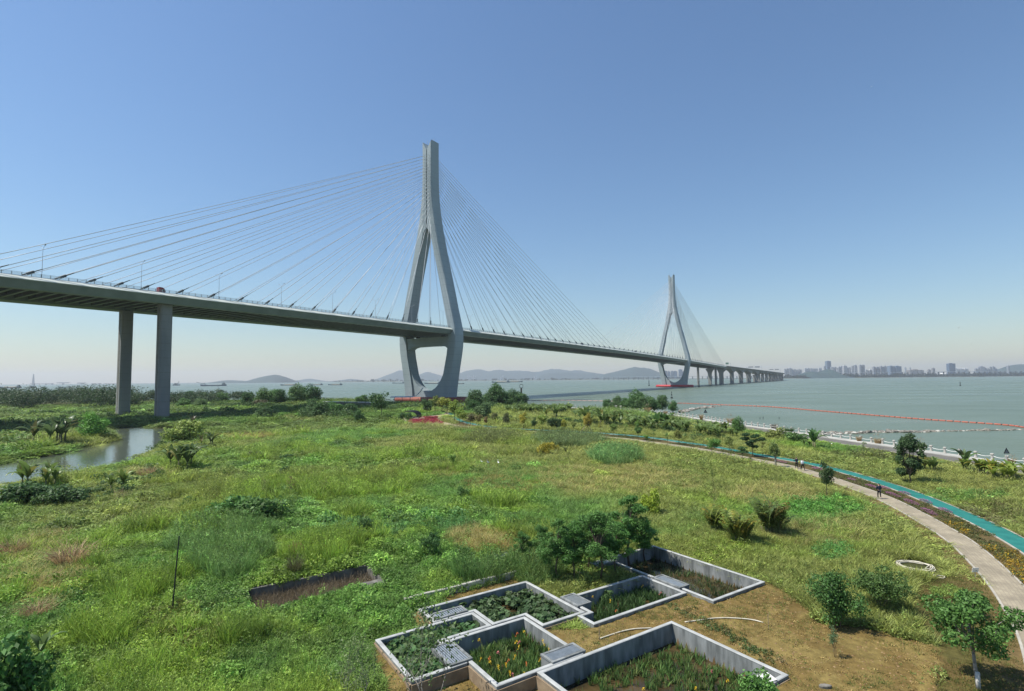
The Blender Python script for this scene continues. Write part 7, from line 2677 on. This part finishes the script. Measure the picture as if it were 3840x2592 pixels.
# ------------------------------------------------------------------ short cover: lawn, soil weeds, planting beds
def poly_points(poly, rho):
    lo, hi = poly.min(0), poly.max(0)
    n_ = int(rho * np.prod(hi - lo))
    q = lo + RNG.random((n_, 2)) * (hi - lo)
    return q[inpoly(q, poly)]


def free(q):
    k = (dist_line(q, PATH) > PATH_W / 2 + .2) & (dist_line(q, TRACK) > TRACK_W / 2 + .2)
    for poly in WPOLY.values():
        k &= sdist(q, poly) > .05
    return q[k]


def simple_scatter(name, label, cat, protos_, q, s, tints, zs=1.0, zoff=-.02, tilt=.1):
    n_ = len(q)
    ix = RNG.integers(0, len(protos_), n_)
    t = np.array(tints)[RNG.integers(0, len(tints), n_)] * (1.05 + .8 * RNG.random(n_))[:, None]
    sc_ = s * (.7 + .6 * RNG.random(n_))
    return scatter(name, label, cat, protos_, q, terrain_z(q) + zoff, np.stack([RNG.normal(size=n_) * tilt, RNG.normal(size=n_) * tilt, RNG.random(n_) * 6.28], 1), np.stack([sc_, sc_, sc_ * zs], 1), ix, t)


lw = free(poly_points(LAWN, 26))
lw = lw[fbm(lw[:, 0] * .5, lw[:, 1] * .5, 3) > .36]
simple_scatter('lawn_grass', 'short mown yellow green lawn grass at the lower right', 'grass', [lib([blades(rng, 22, .13, .2, .014, .5, .5, .6, 2)], 'l') for _ in range(2)], lw, 1.0, [(.12, .125, .03), (.095, .12, .03), (.15, .12, .045)])
sp_ = []
for s_ in SOIL:
    q = free(poly_points(s_, 14))
    sp_.append(q[fbm(q[:, 0] * .7 + 8, q[:, 1] * .7, 3) > .44])
sp_ = np.concatenate(sp_)
simple_scatter('soil_litter', 'dry leaf litter and tiny weeds on the bare soil', 'litter', [lib([leafdome(rng, 12, .3, .05, .07, .5, 1.0)], 'k') for _ in range(2)] + [lib([leafdome(rng, 10, .12, .12, .07)], 'k')], sp_, 1.0, [(.26, .19, .07), (.20, .14, .05), (.30, .23, .09), (.10, .13, .03)])
L_ = resample(smooth_line([G(*c6(a, b_), 3)[:2] for a, b_ in ((1680, 395), (1760, 430), (1850, 470), (1960, 530), (2080, 590), (2150, 640), (2250, 690))], .3), .05)
fw_ = L_[RNG.integers(0, len(L_), 150)] + RNG.normal(size=(150, 2)) * .26
simple_scatter('furrow_weeds', 'line of small green weeds along the soil furrow', 'weeds', [lib([leafdome(rng, 26, .18, .2, .08)], 'm') for _ in range(2)], fw_, 1.0, [(.06, .10, .03), (.09, .12, .035), (.12, .10, .04)])
tg_ = np.concatenate([free(poly_points(s_, 12)) for s_ in SOIL])
tg_ = tg_[fbm(tg_[:, 0] * .55 + 41, tg_[:, 1] * .55, 3) > .50]
simple_scatter('soil_grass', 'thin sparse grass sprouting on the bare soil', 'grass', [lib([blades(rng, 12, .16, .16, .014, .5, .5, .5, 2)], 'z') for _ in range(2)], tg_, 1.0, [(.11, .13, .035), (.14, .13, .045), (.09, .12, .03)])
# clods
cl_ = np.concatenate([free(poly_points(s_, 9)) for s_ in SOIL])
def clod(rng):
    V, q = [], []
    a = np.linspace(0, 2 * math.pi, 6, endpoint=False)
    rr = [(-.02, 1.0), (.5, .75), (.8, .3)]
    for z, r_ in rr:
        V += [(r_ * math.cos(t) * (1 + .3 * rng.normal() * .5), r_ * math.sin(t) * (1 + .3 * rng.normal() * .5), z) for t in a]
    for i in range(2):
        q += [(i * 6 + j, i * 6 + (j + 1) % 6, i * 6 + 6 + (j + 1) % 6, i * 6 + 6 + j) for j in range(6)]
    q.append((12, 13, 14, 15))
    q.append((12, 15, 16, 17))
    return np.array(V), np.array(q)
simple_scatter('soil_clods', 'small clods of turned brown soil', 'soil', [lib([clod(rng)], 'q') for _ in range(3)], cl_, .055, [(.20, .125, .058), (.15, .09, .04), (.24, .16, .08)], .8)
# strip of flowers between the two ways
q = poly_points(BED, 9)
q = q[(dist_line(q, PATH) > PATH_W / 2 + .25) & (dist_line(q, TRACK) > TRACK_W / 2 + .3) & (np.hypot(q[:, 0], q[:, 1]) < 150)]
nn_ = fbm(q[:, 0] * .35, q[:, 1] * .35, 3)
simple_scatter('verge_ground_cover', 'olive and russet ground cover between footpath and cycle track', 'ground cover', [lib([leafdome(rng, 30, .3, .16, .10)], 'v') for _ in range(3)], q[nn_ > .40], 1.25, [(.07, .095, .03), (.09, .10, .032), (.10, .095, .033), (.10, .085, .038)])
qy = q[(q[:, 1] < 52) & (fbm(q[:, 0] * .4 + 70, q[:, 1] * .4, 3) > .45)]
simple_scatter('marigold_bed', 'yellow orange flowering ground cover beside the near footpath', 'flowers', [lib([leafdome(rng, 26, .3, .2, .09)], 'y') for _ in range(2)], qy, 1.2, [(.30, .19, .02), (.36, .24, .02), (.14, .12, .03), (.10, .12, .03)])
q = poly_points(RED_BED, 3)
simple_scatter('red_leaf_plants', 'low red and magenta leaved plants filling the plaza bed', 'plants', [lib([leafdome(rng, 30, .5, .28, .2)], 'e') for _ in range(2)], q, 1.2, [(.30, .045, .05), (.34, .03, .10), (.24, .07, .05), (.22, .05, .04)])
# purple flower patches, one by one
c6_ = lambda pts: zoom(3140, 1500, 3.32, pts)
for i, (x_, y_, w_) in enumerate(c6_([(180, 1000), (400, 1080), (670, 1185), (800, 1165), (900, 1275), (1130, 1265), (1130, 1395), (1340, 1385), (560, 1100)]) and [(*c6_([(a, b_)])[0], w) for a, b_, w in ((180, 1000, .8), (420, 1082, 1.0), (690, 1190, 1.6), (840, 1170, 1.0), (920, 1283, 1.6), (1100, 1272, 1.2), (1140, 1402, 1.6), (1340, 1385, 1.2), (600, 1105, .9))] + [(2930, 1735, 1.2), (3065, 1760, 1.2)]):
    p = gz(x_, y_, 0.0)
    j = int(np.argmin(np.linalg.norm(PATH - p[:2], axis=1)))
    t = PATH[min(j + 1, len(PATH) - 1)] - PATH[max(j - 1, 0)]
    fp_ = thing('flower_patch', ordinal(i) + ' patch of pink purple flowers from the left on the verge' if i < 9 else ('left' if i == 9 else 'right') + ' faint pink flower patch beside the three walkers', 'flowers', p, math.atan2(t[1], t[0]), 'pink purple flower patches on the verge')
    r_ = np.random.default_rng(500 + i)
    V, q = leafdome(r_, 260, 1.0, .22, .09)
    V[:, 0] *= w_
    V[:, 1] *= .42
    c = link('leaves', mesh_np('leaves', V, q), M['leaf'], fp_)
    c.color = (.08, .11, .035, 1)
    V, q = leafdome(r_, 420, 1.0, .27, .07, .9, 1.4)
    V[:, 0] *= w_
    V[:, 1] *= .42
    V[:, 2] += .05
    c = link('petals', mesh_np('petals', V, q), M['leaf'], fp_)
    c.color = (.44, .17, .34, 1)

# ------------------------------------------------------------------ plants inside the basins
taro = [lib([crown(np.random.default_rng(600 + i), [(0, 0, .42, .28, .28, .18)], 16, .30, .9, .3, .62), blades(np.random.default_rng(610 + i), 7, .5, .12, .02, .2)], 't') for i in range(3)]
flag = [lib([blades(np.random.default_rng(620 + i), 9, .75, .12, .075, .35, .4, .25, 3)], 'f') for i in range(3)]
stalk = [lib([blades(np.random.default_rng(630 + i), 12, .9, .3, .02, .5, .5, .7)], 'd') for i in range(2)]


def basin_scatter(k, name, label, pr, rho, s, tints, thr=.0, sub=None):
    poly = inset(WPOLY[k] if sum(p[0] * q[1] - q[0] * p[1] for p, q in zip(WPOLY[k], np.roll(WPOLY[k], -1, 0))) > 0 else WPOLY[k][::-1], .33)
    q = poly_points(poly, rho)
    if thr:
        q = q[fbm(q[:, 0] * .8 + ord(k), q[:, 1] * .8, 3) > thr]
    if sub is not None:
        q = q[sub(q)]
    simple_scatter(name, label, 'aquatic plants', pr, q, s, tints, zoff=.0)


TG = [(.045, .085, .032), (.06, .10, .04), (.07, .115, .045), (.05, .075, .03)]
basin_scatter('B', 'taro_bed', 'leafy taro filling the long concrete basin', taro, 15, 1.0, TG, .36)
basin_scatter('D', 'taro_bed', 'dense leafy taro filling the leftmost concrete basin', taro, 20, 1.05, [(.04, .09, .03), (.05, .11, .035), (.06, .10, .035)])
FG = [(.08, .145, .04), (.10, .165, .045), (.065, .12, .035), (.12, .155, .05)]
basin_scatter('C', 'flag_leaf_bed', 'upright canna leaves in the square basin', flag, 24, .85, FG, .30)
basin_scatter('E', 'canna_shoot_bed', 'small canna shoots in the large basin', flag, 16, .66, FG, .32)
basin_scatter('F', 'flag_leaf_bed', 'upright flag leaves in the narrow basin', flag, 16, .9, [(.05, .09, .03), (.06, .11, .035)], .36)
basin_scatter('G', 'water_grass', 'thin water grass in the farthest basin', flag + stalk, 11, .7, [(.07, .09, .04), (.12, .11, .05), (.06, .10, .035)], .48)
basin_scatter('O', 'dry_stalk_bed', 'dry grey brown stalks filling the sunken basin', stalk, 30, 1.25, [(.14, .115, .075), (.10, .08, .05), (.18, .14, .08)])

# flowering cannas one by one
cv, cq = blades(np.random.default_rng(640), 9, .85, .12, .085, .3, .35, .2, 3)
CL = mesh_np('canna_leaves', cv, cq)
fr_ = np.random.default_rng(641)
V, q = crown(fr_, [(.02, .0, .95, .07, .07, .08), (-.05, .06, .86, .05, .05, .06)], 20, .062, .2, .3, .7)
FM = {}
for nm in ('flower_y', 'flower_o', 'flower_p'):
    FM[nm] = mesh_np('flower_head', V, q)
    FM[nm].materials.append(M[nm])
CL.materials.append(M['leaf'])
FN = {'flower_y': 'yellow', 'flower_o': 'orange', 'flower_p': 'pink'}
for k, cnt, nmb in (('C', 24, 'the square basin'), ('E', 8, 'the large basin'), ('F', 5, 'the narrow basin')):
    poly = WPOLY[k]
    pts_ = poly_points(poly, 12)
    pts_ = pts_[sdist(pts_, poly) < -.55][:cnt]
    num = {}
    pts_ = pts_[np.argsort(pts_[:, 0] / pts_[:, 1])]
    for i, p in enumerate(pts_):
        nm = ('flower_y', 'flower_y', 'flower_o', 'flower_y', 'flower_p')[i % 5] if k != 'E' else ('flower_p', 'flower_y', 'flower_p')[i % 3]
        num[nm] = num.get(nm, 0) + 1
        z_ = float(terrain_z(p)[0])
        s_ = rnd.uniform(.8, 1.1)
        o = thing('canna', '%s %s flowering canna from the left in %s' % (ordinal(num[nm] - 1), FN[nm], nmb), 'canna', (p[0], p[1], z_), rnd.uniform(0, 6.28), '%s flowering cannas in %s' % (FN[nm], nmb), (s_, s_, s_))
        link('leaves', CL, None, o).color = (.07, .12, .035, 1)
        link('flower_head', FM[nm], None, o)

# ------------------------------------------------------------------ haze: the air between here and the far shore
hz = MB().box(-13600, 13600, -700, 13600, -6.0, 270.0)
haze = mk('haze', hz, None)
hm = bpy.data.materials.new('river_haze')
hm.use_nodes = True
hn = hm.node_tree
hn.nodes.clear()
ho = hn.nodes.new('ShaderNodeOutputMaterial')
pv_ = hn.nodes.new('ShaderNodeVolumePrincipled')
pv_.inputs['Color'].default_value = (.88, .94, 1.0, 1)
pv_.inputs['Density'].default_value = 8.0e-5
pv_.inputs['Anisotropy'].default_value = .2
hn.links.new(pv_.outputs[0], ho.inputs['Volume'])
haze.data.materials.append(hm)
tag(haze, 'thin pale haze over the river and far shore', 'haze', kind='stuff')
